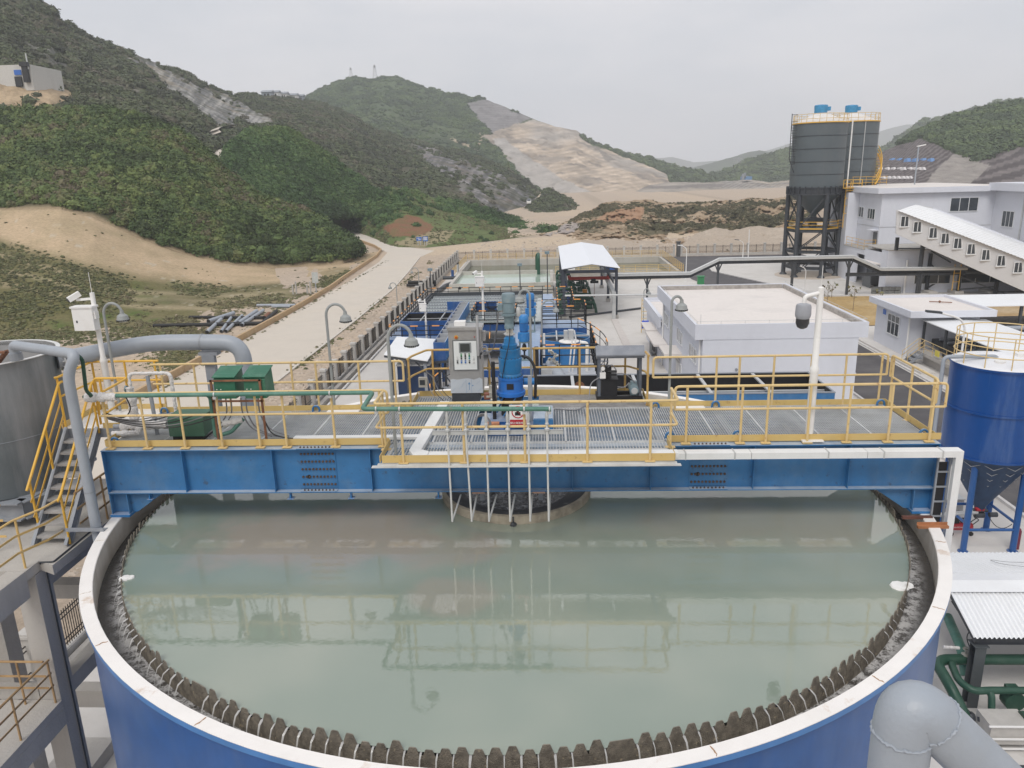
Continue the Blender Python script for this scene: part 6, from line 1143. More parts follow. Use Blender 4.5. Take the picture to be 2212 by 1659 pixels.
P('baffle_plate', MB().box(-7.85, -6.52, 49.3, 49.36, -5.1, -4.02), BLUE_D, chn); P('baffle_plate', MB().box(-5.35, -3.6, 49.1, 49.16, -5.2, -4.02), BLUE_D, chn); P('channel_support', MB().bar((-6.9, 33.0, -5.35), (-5.3, 33.0, -5.25), .12, .14).bar((-6.9, 34.2, -5.4), (-6.9, 32.4, -5.5), .1, .12).bar((-6.6, 33, -5.4), (-5.6, 33, -6.8), .08, .08), DARK, chn)
mp_ = T('stair_platform', 'small raised blue platform with black railings left of the mixers', 'platform', (-4, 46, G))
P('deck', MB().box(-5.4, -2.2, 44.9, 49.0, PLZ-.05, PLZ), PBD, mp_); P('fascia_beam', MB().box(-5.4, -2.2, 44.8, 44.9, PLZ-.5, PLZ+.02), BLUE_D, mp_); P('lower_beam', MB().box(-5.4, -1.9, 40.2, 40.35, -6.3, -5.75).box(-5.4, -1.9, 36.0, 36.15, -7.2, -6.7), BLUE_D, mp_)
for x in (-5.3, -2.3):
    for y in (45, 48.9): P('leg', MB().box(x-.08, x+.08, y-.08, y+.08, G, PLZ-.05), DARK, mp_)
bwrail(mp_, [(-2.3, 45.0), (-5.35, 45.0), (-5.35, 49), (-2.3, 49)], PLZ, 1.1, .9)
mb = MB().bar((-4.6, 47, -5.1), (-2.6, 47, -6.4), .06, .2)
P('brace_frame', MB().bar((-5.2, 49.2, -4.2), (-2.8, 48.9, -5.15), .06, .06).bar((-2.8, 49.2, -4.2), (-5.2, 48.9, -5.15), .06, .06).tube([(-4.9, 46.2, -4.3), (-4.5, 46.5, -3.9), (-3.9, 46.8, -4.4)], .03, 6), BLACK, mp_)
fl = MB()
for k in range(8): y = 41.5-k*.55; z = -5.6-k*.34; fl.box(-3.6, -2.3, y-.25, y, z-.04, z)
P('flight_treads', fl, DARK, mp_)
for x in (-3.6, -2.3): P('flight_rail', MB().bar((x, 41.5, -4.6), (x, 37.4, -7.1), .05, .05).bar((x, 41.5, -5.1), (x, 37.4, -7.6), .04, .04).bar((x, 41.5, -5.7), (x, 37.4, -8.2), .05, .2), BLACK, mp_); P('flight_stripe', MB().bar((x, 40.8, -4.99), (x, 40.2, -5.36), .062, .062).bar((x, 39.3, -5.91), (x, 38.7, -6.28), .062, .062), ORANGE, mp_)
ds = T('mixer_deck', 'light blue deck over the blue reaction tank carrying the mixers', 'deck', (-.8, 41, G))
P('deck_plate', MB().box(-1.95, .15, 30.5, 50.4, PLZ-.05, PLZ), mat('pale_blue_deck', (.30, .40, .56), .35, var=.12, dirt=((.5, .53, .58), .5, 1.2)), ds); P('tank_wall', MB().box(-1.95, .15, 30.45, 30.5, G, PLZ).box(-2.0, -1.95, 30.5, 50.4, G, PLZ).box(.15, .2, 30.5, 50.4, G, PLZ), BLUE_D, ds); bwrail(ds, [(-1.9, 36), (-1.9, 44), (-1.9, 50.2)], PLZ, 1.1, 1.5, 2)
def mixer(x, y, label, grp='blue mixer motors', s=1.):
    t = T('mixer_drive', label, 'mixer', (0, 0, 0), grp)
    P('stand', MB().box(-.34, .34, -.34, .34, 0, .05).box(-.34, -.24, -.1, .1, .05, 1.16).box(.24, .34, -.1, .1, .05, 1.16).box(-.34, -.24, .2, .3, .05, 1.16).lathe((0, 0, 1.16), [(.37, 0), (.37, .06)], 20, capb=True, capt=True), MOTORG, t); P('shaft', MB().lathe((0, 0, .05), [(.06, 0), (.06, .5), (.14, .55), (.14, .9), (.08, 1.0), (.08, 1.1)], 14), BLACK, t, True)
    P('gearbox', MB().lathe((0, 0, 1.24), [(.33, 0), (.35, .1), (.36, .45), (.38, .5), (.38, .58), (.2, .62)], 16).box(-.4, -.3, -.15, .15, 1.4, 1.75).box(.3, .4, -.15, .15, 1.4, 1.75), MOTOR, t, True); m_ = P('motor_body', MB().lathe((0, 0, 1.86), [(.26, 0), (.26, .6)], 22), BLUE_D, t, True)
    fb = MB()
    for i in range(28): a = 2*math.pi*i/28; fb.bar((.28*math.cos(a), .28*math.sin(a), 1.92), (.28*math.cos(a), .28*math.sin(a), 2.42), .014, .05, up=(-math.sin(a), math.cos(a), 0))
    P('cooling_fin', fb, mat('fin_blue', (.02, .16, .45), .45), m_, kind='stuff'); P('fan_cowl', MB().lathe((0, 0, 2.44), [(.29, 0), (.31, .03), (.31, .38), (.24, .5), (.05, .53)], 22, capt=True), MOTOR, t, True); P('terminal_box', MB().box(.26, .42, -.12, .12, 2.0, 2.25), MOTOR, t)
    t.location = (x, y, PLZ); t.scale = (s, s, s); return t
mx1 = mixer(-.78, 32.83, 'nearer bright blue vertical mixer motor on its grey stand'); mx2 = dup(mx1, (-.55, 41.8, PLZ), 0, 'farther bright blue vertical mixer motor, partly behind a lamp')
rp = T('access_platform', 'raised pale blue platform with black railings right of the mixers', 'platform', (2, 44.5, G))
P('deck', MB().box(.25, 3.75, 43, 46.3, PLZ-.05, PLZ), PBD, rp); P('fascia_beam', MB().box(.25, 3.75, 42.9, 43, PLZ-.62, PLZ+.02), BLUE_D, rp); bwrail(rp, [(.3, 46.2), (.3, 43.05), (3.7, 43.05), (3.7, 46.2), (.3, 46.2)], PLZ, 1.7, 1.15, 5)
for x in (.4, 3.6):
    for y in (43.1, 46.2): P('leg', MB().box(x-.08, x+.08, y-.08, y+.08, G, PLZ-.05), DARK, rp)
P('upper_walkway', MB().box(.3, 1.6, 46.4, 57.5, PLZ-.05, PLZ).box(.3, 1.2, 50, 57, PLZ, PLZ+.5), PBD, rp); bwrail(rp, [(1.6, 46.4), (1.6, 57.5), (3.0, 57.5), (3.0, 50)], PLZ, 1.1, 1.4, 2)
lp = T('dosing_platform', 'lower blue platform with black railings carrying pipes and valves', 'platform', (2, 32.5, G))
P('deck', MB().box(.25, 3.8, 31.3, 34.6, PLZ-.75, PLZ-.7), mat('pale_deck', (.50, .52, .55), .5, var=.1), lp); P('fascia_beam', MB().box(.25, 3.8, 31.2, 31.3, -6.9, -5.85), BLUE_D, lp); bwrail(lp, [(.3, 34.5), (.3, 31.3), (3.75, 31.3), (3.75, 34.5), (3.75, 38.5)], PLZ-.7, 2.0, 1.1, 3)
for x in (.4, 3.6): P('leg', MB().box(x-.08, x+.08, 31.4, 31.56, G, -5.95), DARK, lp)
fz = T('flocculation_tank', 'large round blue tank with dark open top behind the dosing barrel', 'tank', (1.95, 37.6, G)); P('shell', MB().lathe((1.95, 37.7, 0), [(1.75, G), (1.75, -4.75), (1.70, -4.75), (1.70, -5.1)], 40), BLUE_L, fz, True); P('inside', MB().lathe((1.95, 37.7, -5.1), [(1.7, 0), (.02, 0)], 40), BLACK, fz); P('cross_bridge', MB().box(.3, 3.6, 37.5, 37.6, -4.72, -4.6).box(1.3, 1.4, 36.2, 39.2, -4.72, -4.6).box(2.6, 2.7, 36.2, 39.2, -4.72, -4.6), STEEL, fz)
db = T('dosing_barrel', 'small blue barrel with white lid and box on top', 'barrel', (2.1, 33.9, G)); P('shell', MB().lathe((2.13, 34.0, 0), [(.58, -5.9), (.64, -4.25)], 26), BLUE_L, db, True); P('lid', MB().lathe((2.13, 34.0, -4.25), [(.67, -.05), (.67, .0), (.3, .10), (.02, .12)], 26), WHITE, db, True); P('drive_box', MB().box(1.78, 2.05, 33.8, 34.2, -4.14, -3.55).box(2.08, 2.42, 33.7, 34.2, -4.14, -3.5), STEEL, db)
wpz = T('white_pipes', 'white plastic pipes rising in front of the dosing barrel', 'pipework', (2.5, 32.4, G))
for x in (2.28, 2.5): P('thin_pipe', MB().tube([(x, 32.5, -3.84), (x-.24, 32.3, -6.2)], .05, 8), WHITE, wpz, True)
P('thick_pipe', MB().tube(fillet([(2.8, 32.6, -4.05), (3.25, 32.6, -4.1), (3.2, 32.4, -6.3)], .2), .11, 12).lathe((2.78, 32.6, -4.05), [(.16, 0), (.16, .05)], 12, 'x'), WHITE, wpz, True); P('side_pipe', MB().tube([(.5, 33.4, -3.6), (.48, 33.4, -5.2)], .07, 8), WHITE, wpz, True)
vv = T('valve_cluster', 'cluster of dull metal valves and blue hoses by the dosing platform', 'valves', (1.2, 31, G)); q_ = random.Random(3)
for k in range(9): c = (.85+.14*(k % 4)+q_.uniform(-.05, .1), 30.9+q_.uniform(-.3, .4), -4.2-.12*k); P('valve_body', MB().lathe(c, [(.05, -.1), (.12, -.08), (.12, 0), (.06, .02), (.09, .1), (.09, .16), (.02, .17)], 12, 'xyz'[k % 3]), BRASS, vv, True)
P('grey_chute', MB().tube([(.9, 31.6, -5.1), (2.1, 29.0, -6.4)], .36, 18), GREYP, vv, True); P('blue_hose', MB().tube(fillet([(.3, 31.2, -5.2), (.1, 31, -5.5), (.7, 31, -5.45), (1.2, 31, -5.3)], .2), .03, 6), MOTOR, vv, True); P('black_column', MB().tube([(.05, 29.5, -3.6), (.05, 29.5, -6.5)], .14, 10), BLACK, vv, True); P('chute_box', MB().box(.3, 1.2, 30.6, 31.2, -6.2, -5.3), STEEL, vv)
def spiral(label, cx, cy, r, a0, a1, z0, z1, w=.75):
    t = T('spiral_stair', label, 'stairs', (cx, cy, G)); n = 14; rl = [MB(), MB()]; pm = MB(); om = MB(); pts = []
    for i in range(n+1):
        a = RAD(a0+(a1-a0)*i/n); z = z0+(z1-z0)*i/n; o = Vector((cx+r*math.cos(a), cy+r*math.sin(a), z)); q0 = Vector((cx+(r-w)*math.cos(a), cy+(r-w)*math.sin(a), z)); pts.append(o)
        tz = Vector((-math.sin(a), math.cos(a), 0))*.14; P('tread', MB().add([q0-tz, o-tz, o+tz, q0+tz, q0-tz-Vector((0, 0, .04)), o-tz-Vector((0, 0, .04)), o+tz-Vector((0, 0, .04)), q0+tz-Vector((0, 0, .04))], [(0, 1, 2, 3), (7, 6, 5, 4), (0, 4, 5, 1), (1, 5, 6, 2), (2, 6, 7, 3), (3, 7, 4, 0)]), GREY, t)
        if i % 2 == 0: P('rail_post', MB().tube([o, o+Vector((0, 0, 1.1))], .03, 6), BLACK, t)
    P('outer_rail', MB().tube([p+Vector((0, 0, 1.1)) for p in pts], .035, 6).tube([p+Vector((0, 0, .6)) for p in pts], .025, 6).tube([p+Vector((0, 0, -.08)) for p in pts], .06, 6), BLACK, t, True)
    for i in range(0, n, 3): om.tube([pts[i]+Vector((0, 0, 1.1)), pts[i+1]+Vector((0, 0, 1.1))], .042, 6)
    P('orange_stripes', om, ORANGE, t)
spiral('spiral stair with orange striped rail around the round blue tank', 2.3, 39, 2.75, 75, -70, -5.3, -7.9); spiral('small spiral stair with orange striped rail behind the bridge', -4.9, 30.2, 1.7, 100, 290, -6.3, -8.2); spiral('short curved stair with orange rail beside the power pack', 3.4, 25.5, 1.5, 95, -40, -6.0, -8.2)
wc = T('white_canopy', 'white sheet canopy roof on grey posts in front of the blue platform', 'canopy', (-9, 40, G))
P('roof_sheet', MB().hull([(-9.7, 31.8, -4.52), (-6.78, 30.9, -4.75), (-6.78, 36.6, -4.62), (-9.9, 37.2, -4.50)], [(-9.7, 31.8, -4.46), (-6.78, 30.9, -4.69), (-6.78, 36.6, -4.56), (-9.9, 37.2, -4.44)]), ROOFW, wc); P('front_beam', MB().bar((-9.7, 31.9, -4.61), (-6.78, 31.0, -4.84), .1, .14), DARK, wc)
for x, y in ((-9.3, 31.9), (-8.2, 31.6), (-7.0, 31.2), (-9.5, 36.8), (-7.0, 36.2)): P('post', MB().box(x-.09, x+.09, y-.08, y+.08, G, -4.62 if x < -8 else -4.8), GREY if x > -7.5 else DARK, wc)
P('knee_brace', MB().bar((-8.2, 31.6, -5.4), (-9.0, 31.75, -4.7), .07, .07).bar((-7.0, 31.2, -5.5), (-7.7, 31.4, -4.8), .07, .07), DARK, wc)
dbx = T('dark_blue_tank', 'dark blue steel tank under the white canopy', 'tank', (-8.0, 33.5, G)); P('tank_body', MB().box(-9.0, -6.9, 32.2, 36.0, G, -5.35), mat('navy_tank_paint', (.012, .035, .10), .5, var=.15, dirt=((.06, .08, .12), .4, 2)), dbx); P('top_band', MB().box(-9.05, -6.85, 32.15, 36.05, -5.35, -5.25), STEEL, dbx); P('side_pipe', MB().tube([(-9.2, 32.0, G), (-9.2, 32.0, -5.6)], .07, 8), BLUE_D, dbx)
tg = T('filter_trough', 'long black open steel trough with blue front behind the bridge', 'trough', (7, 22.4, G))
P('front_wall', MB().box(-1, 14.38, 20.40, 20.46, -5.4, -4.0), BLUE, tg); P('rear_wall', MB().box(-1, 14.38, 24.2, 24.26, -5.4, -4.0), BLACK, tg); P('end_wall', MB().box(14.32, 14.38, 20.46, 24.2, -5.4, -4.0), BLACK, tg); P('floor', MB().box(-1, 14.32, 20.46, 24.2, -5.4, -5.1), mat('rusty_black_floor', (.10, .085, .075), .8, var=.3, dirt=((.20, .17, .15), .6, 1)), tg); P('rim_frame', MB().box(-1, 14.4, 20.37, 20.47, -4.0, -3.95).box(-1, 14.4, 24.16, 24.28, -4.0, -3.95).box(14.3, 14.4, 20.47, 24.16, -4.0, -3.95), GREY, tg)
for x in (2.0, 5.2, 8.6, 11.45): P('cross_bar', MB().box(x-.08, x+.08, 20.47, 24.16, -4.06, -3.98), STEEL, tg)
P('inner_ledge', MB().box(-1, 14.32, 21.6, 21.72, -4.3, -4.2), STEEL, tg); P('drain_opening', MB().cyl((2.4, 24.15, -4.6), .28, .05, 18, 'y'), RUSTY, tg)
for x in (0, 7, 14): P('leg', MB().box(x-.1, x+.1, 20.6, 20.8, G, -5.4).box(x-.1, x+.1, 23.9, 24.1, G, -5.4), BLUE_D, tg)

# ================================================================== pump shed
ps = T('pump_shed', 'open pump shed with white gable roof on grey steel columns', 'shed', (5, 74, G))
P('roof', MB().hull([(2.2, 62.3, -3.08), (5.2, 62.3, -2.62), (5.2, 86.8, -2.62), (2.2, 86.8, -3.08)], [(2.2, 62.3, -3.02), (5.2, 62.3, -2.56), (5.2, 86.8, -2.56), (2.2, 86.8, -3.02)]).hull([(5.2, 62.3, -2.62), (8.05, 62.3, -3.08), (8.05, 86.8, -3.08), (5.2, 86.8, -2.62)], [(5.2, 62.3, -2.56), (8.05, 62.3, -3.02), (8.05, 86.8, -3.02), (5.2, 86.8, -2.56)]), mat('cool_white_roof', (.78, .80, .84), .4, var=.02), ps)
SHD = mat('blue_grey_column', (.085, .095, .12), .5, var=.1)
for y in (64, 74.6, 85.5):
    for x in (2.45, 7.85): P('column', MB().ibeam((x, y, G+.3), (x, y, -3.1), .3, .2, .02, .02, up=(1, 0, 0)), SHD, ps); P('column_footing', MB().box(x-.25, x+.25, y-.25, y+.25, G, G+.4), CONC, ps)
    P('tie_beam', MB().ibeam((2.5, y, -3.55), (7.8, y, -3.55), .3, .16, .02, .02), SHD, ps); P('roof_strut', MB().bar((2.5, y, -3.3), (5.2, y, -2.75), .08, .14).bar((7.8, y, -3.3), (5.2, y, -2.75), .08, .14).bar((4.2, y, -3.4), (4.2, y, -2.9), .06, .06).bar((6.2, y, -3.4), (6.2, y, -2.9), .06, .06), SHD, ps)
for x in (2.75, 7.5): P('crane_rail', MB().ibeam((x, 63, -4.55), (x, 86, -4.55), .3, .15, .02, .02), SHD, ps)
hc = T('overhead_crane', 'red overhead crane beam with black hoist inside the pump shed', 'crane', (5.4, 70, -5)); P('bridge_beam', MB().ibeam((3.1, 70, -5.05), (7.65, 70, -5.05), .34, .22, .03, .03), REDC, hc); P('end_truck', MB().box(3.0, 3.3, 69.5, 70.5, -4.95, -4.75).box(7.35, 7.65, 69.5, 70.5, -4.95, -4.75), REDC, hc); P('hoist', MB().box(5.5, 6.4, 69.8, 70.2, -5.6, -5.35).cyl((5.6, 70, -5.3), .18, .5, 12, 'x'), BLACK, hc); P('hoist_chain', MB().bar((5.95, 70, -5.6), (5.95, 70, -7.0), .05, .05).box(5.88, 6.02, 69.95, 70.05, -7.2, -6.95), RUSTY, hc)
for x in (4.4, 4.8, 5.1): P('power_loop', MB().tube(sag((x, 70, -5.2), (x+.25, 70, -5.2), .9, 8), .02, 5), CABLEG, hc, True)
def pump(x, y, label):
    t = T('slurry_pump', label, 'pump', (0, 0, 0), 'dark green pumps in the pump shed')
    P('base_frame', MB().box(-1.4, 1.2, -.4, .4, .02, .2), CONC, t); P('pump_casing', MB().cyl((-.75, -.2, .75), .42, .4, 18, 'y').cyl((-.75, -.2, 1.1), .16, .5, 12), GREEND, t, True); P('motor', MB().cyl((-.25, 0, .72), .32, 1.1, 16, 'x').box(.1, .6, -.2, .2, 1.0, 1.25), GREEND, t, True); P('delivery_bend', MB().tube(fillet([(-.75, 0, 1.6), (-.75, 0, 1.3), (.2, -.5, 1.3), (1.1, -.5, 1.2), (1.3, -.5, .1)], .35), .15, 12), GREEND, t, True); P('suction_pipe', MB().tube([(-2.4, .1, .7), (-.9, .1, .7)], .2, 12).lathe((-2.3, .1, .7), [(.3, 0), (.3, .12)], 14, 'x').lathe((-1.3, .1, .7), [(.3, 0), (.3, .12)], 14, 'x'), GREEND, t, True)
    P('gate_valve', MB().box(-1.75, -1.5, -.15, .35, .5, 1.1).cyl((-1.62, .1, 1.1), .05, .6, 8).lathe((-1.62, .1, 1.68), [(.2, 0), (.2, .04)], 14), mat('valve_blue', (.02, .05, .2), .45), t)
    t.location = (x, y, G+.012); return t
pr0 = pump(4.7, 67.5, 'front dark green pump of the row in the pump shed')
for i, (y, l) in enumerate(((70.3, 'second dark green pump counted from the shed front'), (73, 'third dark green pump, below the red crane hoist'), (80, 'fourth dark green pump beside the orange box'), (84.5, 'rearmost dark green pump by the shed back column'))): dup(pr0, (4.7, y, G+.012), 0, l)
ob = T('orange_box', 'orange steel box standing among the green pumps', 'box', (5.2, 76.8, G)); P('box_body', MB().box(4.95, 5.5, 76.5, 77.0, G+.02, -7.3), mat('dull_orange', (.5, .22, .04), .5), ob)
mf = T('pump_manifold', 'dark green manifold pipes left of the pumps', 'pipework', (2.2, 75, G))
for k, (z, x) in enumerate(((-7.4, 2.2), (-6.9, 2.0), (-7.9, 2.0))): P('header_pipe', MB().tube([(x, 62+k, z), (x, 88-k, z)], .2, 12), GREEND, mf, True)
for y in (66, 70, 76, 82, 86): P('branch_pipe', MB().tube(fillet([(2.0, y, -6.9), (2.0, y, -6.2), (3.6, y, -6.2), (3.6, y, -7.6)], .3), .16, 10).lathe((2.9, y, -6.2), [(.26, 0), (.26, .1)], 12, 'x'), GREEND, mf, True)
dct = T('cable_duct', 'pale grey cable duct from the shed down to the yard', 'duct', (7.6, 64, G)); P('duct_run', MB().bar((7.35, 80, -4.95), (7.55, 63.6, -5.75), .42, .3), STEEL, dct); P('duct_drop', MB().box(7.4, 7.76, 63.2, 63.6, G+.02, -5.6), STEEL, dct); P('floor_cover', MB().hull([(7.35, 50, G+.012), (8.05, 50, G+.012), (7.95, 63.4, G+.012), (7.3, 63.4, G+.012)], [(7.35, 50, G+.08), (8.05, 50, G+.08), (7.95, 63.4, G+.08), (7.3, 63.4, G+.08)]), mat('drain_cover_concrete', (.56, .52, .49), .9, var=.08), dct)
yp = T('yard_pipes', 'silver pipes crossing the yard on small brackets', 'pipe', (7, 64, -5)); P('upper_pipe', MB().tube([(2.5, 62.6, -5.78), (13.4, 62.6, -5.85)], .1, 8), STEEL, yp, True); P('low_pipe', MB().tube([(3.6, 30.0, -6.4), (9.4, 30.0, -6.2)], .12, 8), STEEL, yp, True); P('ground_pipe', MB().tube([(3.0, 64.4, -8.35), (11, 69, -8.35)], .11, 8), DARK, yp, True)
yl = T('yellow_ladder', 'yellow caged ladder at the porch of the office building', 'ladder', (11, 68, G)); mb = MB()
for x in (9.6, 10.4): mb.bar((x, 56.5, G), (x, 56.5, -5.2), .07, .07)
for z in np.arange(-8.2, -5.2, .35): mb.bar((9.6, 56.5, z), (10.4, 56.5, z), .05, .05)
P('rungs', mb, YEL, yl)
# pipe trestle
tt = T('pipe_trestle', 'dark steel pipe trestle carrying a silver cable tray across the yard', 'trestle', (30, 75.4, G))
tz = lambda px, py: aty((px, py), 75.4)
nodes = [(8.2, 75.4, -5.55), (17.4, 75.4, -5.55), (20.7, 75.4, -4.0), (36.0, 75.4, -4.0), (39.3, 75.4, -5.5), (49, 75.4, -5.6)]
mb = MB(); tb = MB()
for a, b in zip(nodes, nodes[1:]): a, b = Vector(a), Vector(b); mb.ibeam(a-Vector((0, 0, .25)), b-Vector((0, 0, .25)), .35, .22, .03, .02); tb.bar(a+Vector((0, 0, .06)), b+Vector((0, 0, .06)), .7, .22)
tb.tube([Vector(n)+Vector((0, -.2, .25)) for n in nodes], .1, 8); P('carrier_beam', mb.ibeam((35.4, 75.4, -5.95), (49, 75.4, -6.05), .4, .25, .03, .02), DARK, tt); P('cable_tray', tb, STEEL, tt)
for x, z in ((12.5, -5.9), (20.7, -4.4), (29.3, -4.4), (35.7, -4.4), (44, -6.1)): P('trestle_post', MB().box(x-.12, x+.12, 75.25, 75.55, G+.012, z).bar((x, 75.4, z-1.0), (x-.4, 75.4, z), .12, .12).bar((x, 75.4, z-1.0), (x+.4, 75.4, z), .12, .12), DARK, tt)
# masts and lamps around the plant
p_ = box_mast((-8.22, 39.9, PLZ), 'middle white camera mast by the blue sludge tank', 1.07)
for c_ in [c for c in p_.children if 'box' in c.name or 'camera' in c.name]: pass
box_mast((-4.5, 46.2, PLZ), 'white mast with white cabinet behind the control cabinet, on the far platform', 1.5)
gooseneck((-16.9, 73.0, G), 2.9, .75, 'small dark gooseneck lamp on the verge by the nearer fence stretch', .05, math.pi); gooseneck((-16.5, 86.5, G), 3.0, .9, 'small dark gooseneck lamp above the black pipes at the fence', .05, math.pi); gooseneck((.35, 33.8, -5.9), 4.3, .95, 'gooseneck lamp between the mixers and the dosing platform', .05, 0); gooseneck((10.4, 61.5, G), 3.4, .5, 'thin gooseneck lamp at the far corner of the office porch', .045, 0)
def flood(x, y, z, h, label):
    t = T('floodlight_pole', label, 'lamp', (x, y, z), 'square floodlights on thin poles'); P('pole', MB().tube([(x, y, z), (x, y, z+h)], .05, 8), DARK, t); P('lamp_head', MB().box(x-.22, x+.22, y-.15, y+.15, z+h, z+h+.25), MOTORG, t)
flood(-1.9, 58.6, PLZ, 3.0, 'square floodlight on a thin pole before the raised pond'); flood(.75, 57.6, PLZ, 4.2, 'taller lamp pole at the right end of the far platform'); flood(-10.6, 58.6, PLZ, 2.7, 'square floodlight at the left corner of the far platform')
def street(x, y, h, reach, label, lean=0, s=1.):
    t = T('street_lamp', label, 'lamp', (x, y, G), 'white street lamps in the yard'); P('pole', MB().tube(fillet([(x, y, G), (x, y, G+h-.3), (x-reach, y+lean, G+h+.1)], .6), [.09*s]+[.05*s]*7, 8), WHITE, t, True); P('lamp_head', MB().bar((x-reach+.15, y+lean*.9, G+h+.08), (x-reach-.55, y+lean*1.1, G+h+.16), .25*s, .1*s), DARK if s > .95 else WHITE, t)
street(32.65, 112, 3.4, .9, 'white street lamp before the far fence, left of the silos'); street(31.7, 78, 3.3, .9, 'white street lamp between pipe trestle and silo feet'); street(20.6, 21.5, 8.0, 1.35, 'white street lamp rising behind the blue lime silo'); street(19.6, 90, 4.8, .7, 'white lamp pole at the corner of the big pond', 0, .9)
wpole = T('white_pole', 'plain white pole standing in front of the far fence', 'pole', (33.65, 112.5, G)); P('pole_shaft', MB().tube([(33.65, 112.5, G), (33.6, 112.5, -3.45)], .07, 8), WHITE, wpole, True)
gb = T('litter_bin', 'small green bin at the corner of the far asphalt road', 'bin', (22.2, 87, G)); P('bin_body', MB().box(20.7, 21.5, 87, 87.7, G+.012, G+1.0).box(20.6, 21.6, 86.9, 87.8, G+1.0, G+1.1), mat('bin_green', (.03, .22, .08), .5), gb)
bpv = T('black_pipes', 'two black pipes pushed through the fence onto the verge', 'pipe', (-17, 89, G))
for k, z in enumerate((-8.15, -7.75)): P('pipe_length', MB().tube([(-18.7+.2*k, 89.3, z), (-14.6, 89.2, z)], .22, 12), RUBBER, bpv, True)
bp2 = T('black_pipes', 'dark fat pipes lying on the path beside the raised pond', 'pipe', (-12.5, 90, G)); P('pipe_length', MB().tube(fillet([(-13.6, 82, -8.2), (-13.2, 88, -8.15), (-11.4, 91.5, -7.9)], 1), .28, 12).tube([(-14, 92, -7.6), (-11.3, 92, -7.6)], .25, 10), DARK, bp2, True); P('blue_valve', MB().cyl((-12.6, 92, -7.4), .2, .9, 10), BLUE_D, bp2)

# ================================================================== buildings on the right
FRAME = mat('white_window_frame', (.72, .73, .74), .5, var=.03)
GREYD = mat('grey_door_paint', (.12, .13, .14), .5, var=.1)
def window(parent, c, w, h, n, axis, d=.06, m=GLASS, transom=False):
    """window set on a wall: centre c, axis 'x' (wall faces -X) or 'y' (wall faces -Y); n panes"""
    x, y, z = c; f = MB(); g = MB(); t = .07
    def bx(mb, a0, a1, z0, z1, o0, o1):
        if axis == 'y': mb.box(x+a0, x+a1, y+o0, y+o1, z+z0, z+z1)
        else: mb.box(x+o0, x+o1, y+a0, y+a1, z+z0, z+z1)
    bx(f, -w/2, w/2, h/2-t, h/2, -d, .01); bx(f, -w/2, w/2, -h/2, -h/2+t, -d-.03, .01)
    for i in range(n+1): a = -w/2+i*(w-t)/n; bx(f, a, a+t, -h/2+t, h/2-t, -d, .01)
    if transom: bx(f, -w/2+t, w/2-t, h*.12, h*.12+t*.8, -d+.005, .01)
    fr = P('window', f, FRAME, parent)
    for i in range(n): a = -w/2+i*(w-t)/n; g = MB(); bx(g, a+t, a+(w-t)/n, -h/2+t, h/2-t, -d*.45, .0); P('pane', g, m, fr)
    return fr
GLASSP = mat('pale_window_glass', (.30, .31, .33), .12, var=.25, scale=.8)
# ---- office building near
of = T('office_building', 'white flat roofed building with deep parapet and lightning wire', 'building', (9.8, 29, G))
P('wall', MB().box(9.8, 18.7, 28.92, 29.2, G, -2.65).box(9.8, 10.1, 29.2, 44.4, G, -2.65).box(18.4, 18.7, 29.2, 44.4, G, -2.65).box(10.1, 18.4, 44.1, 44.4, G, -2.65), WALLW, of)
pr = MB(); x0, x1, y0, y1 = 9.32, 19.2, 28.89, 44.7
pr.box(x0, x1, y0, y0+.16, -3.2, -2.3).box(x0, x0+.16, y0+.16, y1-.2, -3.2, -2.3).box(x1-.2, x1, y0+.16, y1-.2, -3.2, -2.3).box(x0, x1, y1-.2, y1, -3.2, -2.3); P('parapet', pr, WALLW, of)
P('roof', MB().box(x0+.16, x1-.2, y0+.16, y1-.2, -2.85, -2.62), ROOFC, of); P('mortar_fillet', MB().box(x0+.2, x1-.4, y1-.36, y1-.202, -2.618, -2.33).box(x1-.34, x1-.202, y0+.3, y1-.36, -2.618, -2.33), mat('rough_mortar', (.36, .335, .31), .95, var=.25, scale=3, bump=.5, bscale=8), of)
lw = MB()
for a, b in (((x0+.1, y0+.1), (x1-.1, y0+.1)), ((x0+.1, y0+.1), (x0+.1, y1-.1)), ((x1-.1, y0+.1), (x1-.1, y1-.1))):
    lw.tube([(*a, -2.12), (*b, -2.12)], .012, 5); n_ = 7
    for i in range(n_+1): x = a[0]+(b[0]-a[0])*i/n_; y = a[1]+(b[1]-a[1])*i/n_; lw.tube([(x, y, -2.3), (x, y, -2.12)], .01, 4)
lw.tube([(x0+.35, y0+.3, -2.3), (x0+.35, y0+.3, -1.75)], .012, 4); P('lightning_wire', lw, STEEL, of)
for yc, w, zz in ((42.6, 2.1, -4.62), (36.7, 2.1, -4.65), (31.75, 2.4, -4.68)): window(of, (9.8, yc, zz), w, .95, 3, 'x', m=GLASSP)
for yc, w in ((36.6, 2.0), (31.8, 2.2)): window(of, (9.8, yc, -6.9), w, 1.0, 3, 'x', m=GLASSP)
P('downpipe', MB().tube([(9.72, 29.4, G), (9.72, 29.4, -3.2)], .06, 8).tube([(9.72, 43.9, G), (9.72, 43.9, -3.2)], .06, 8), WHITE, of, True); P('door_canopy', MB().box(8.6, 9.8, 35.6, 38.3, -5.75, -5.62), ROOFC, of)
dr_ = P('door', MB().box(9.74, 9.80, 36.3, 37.6, G+.02, -6.3), WHITE, of); P('door_handle', MB().box(9.70, 9.74, 37.4, 37.46, -7.5, -7.3), STEEL, dr_); P('ac_unit', MB().box(9.45, 9.79, 30.1, 30.9, -7.9, -7.3), WHITE, of)
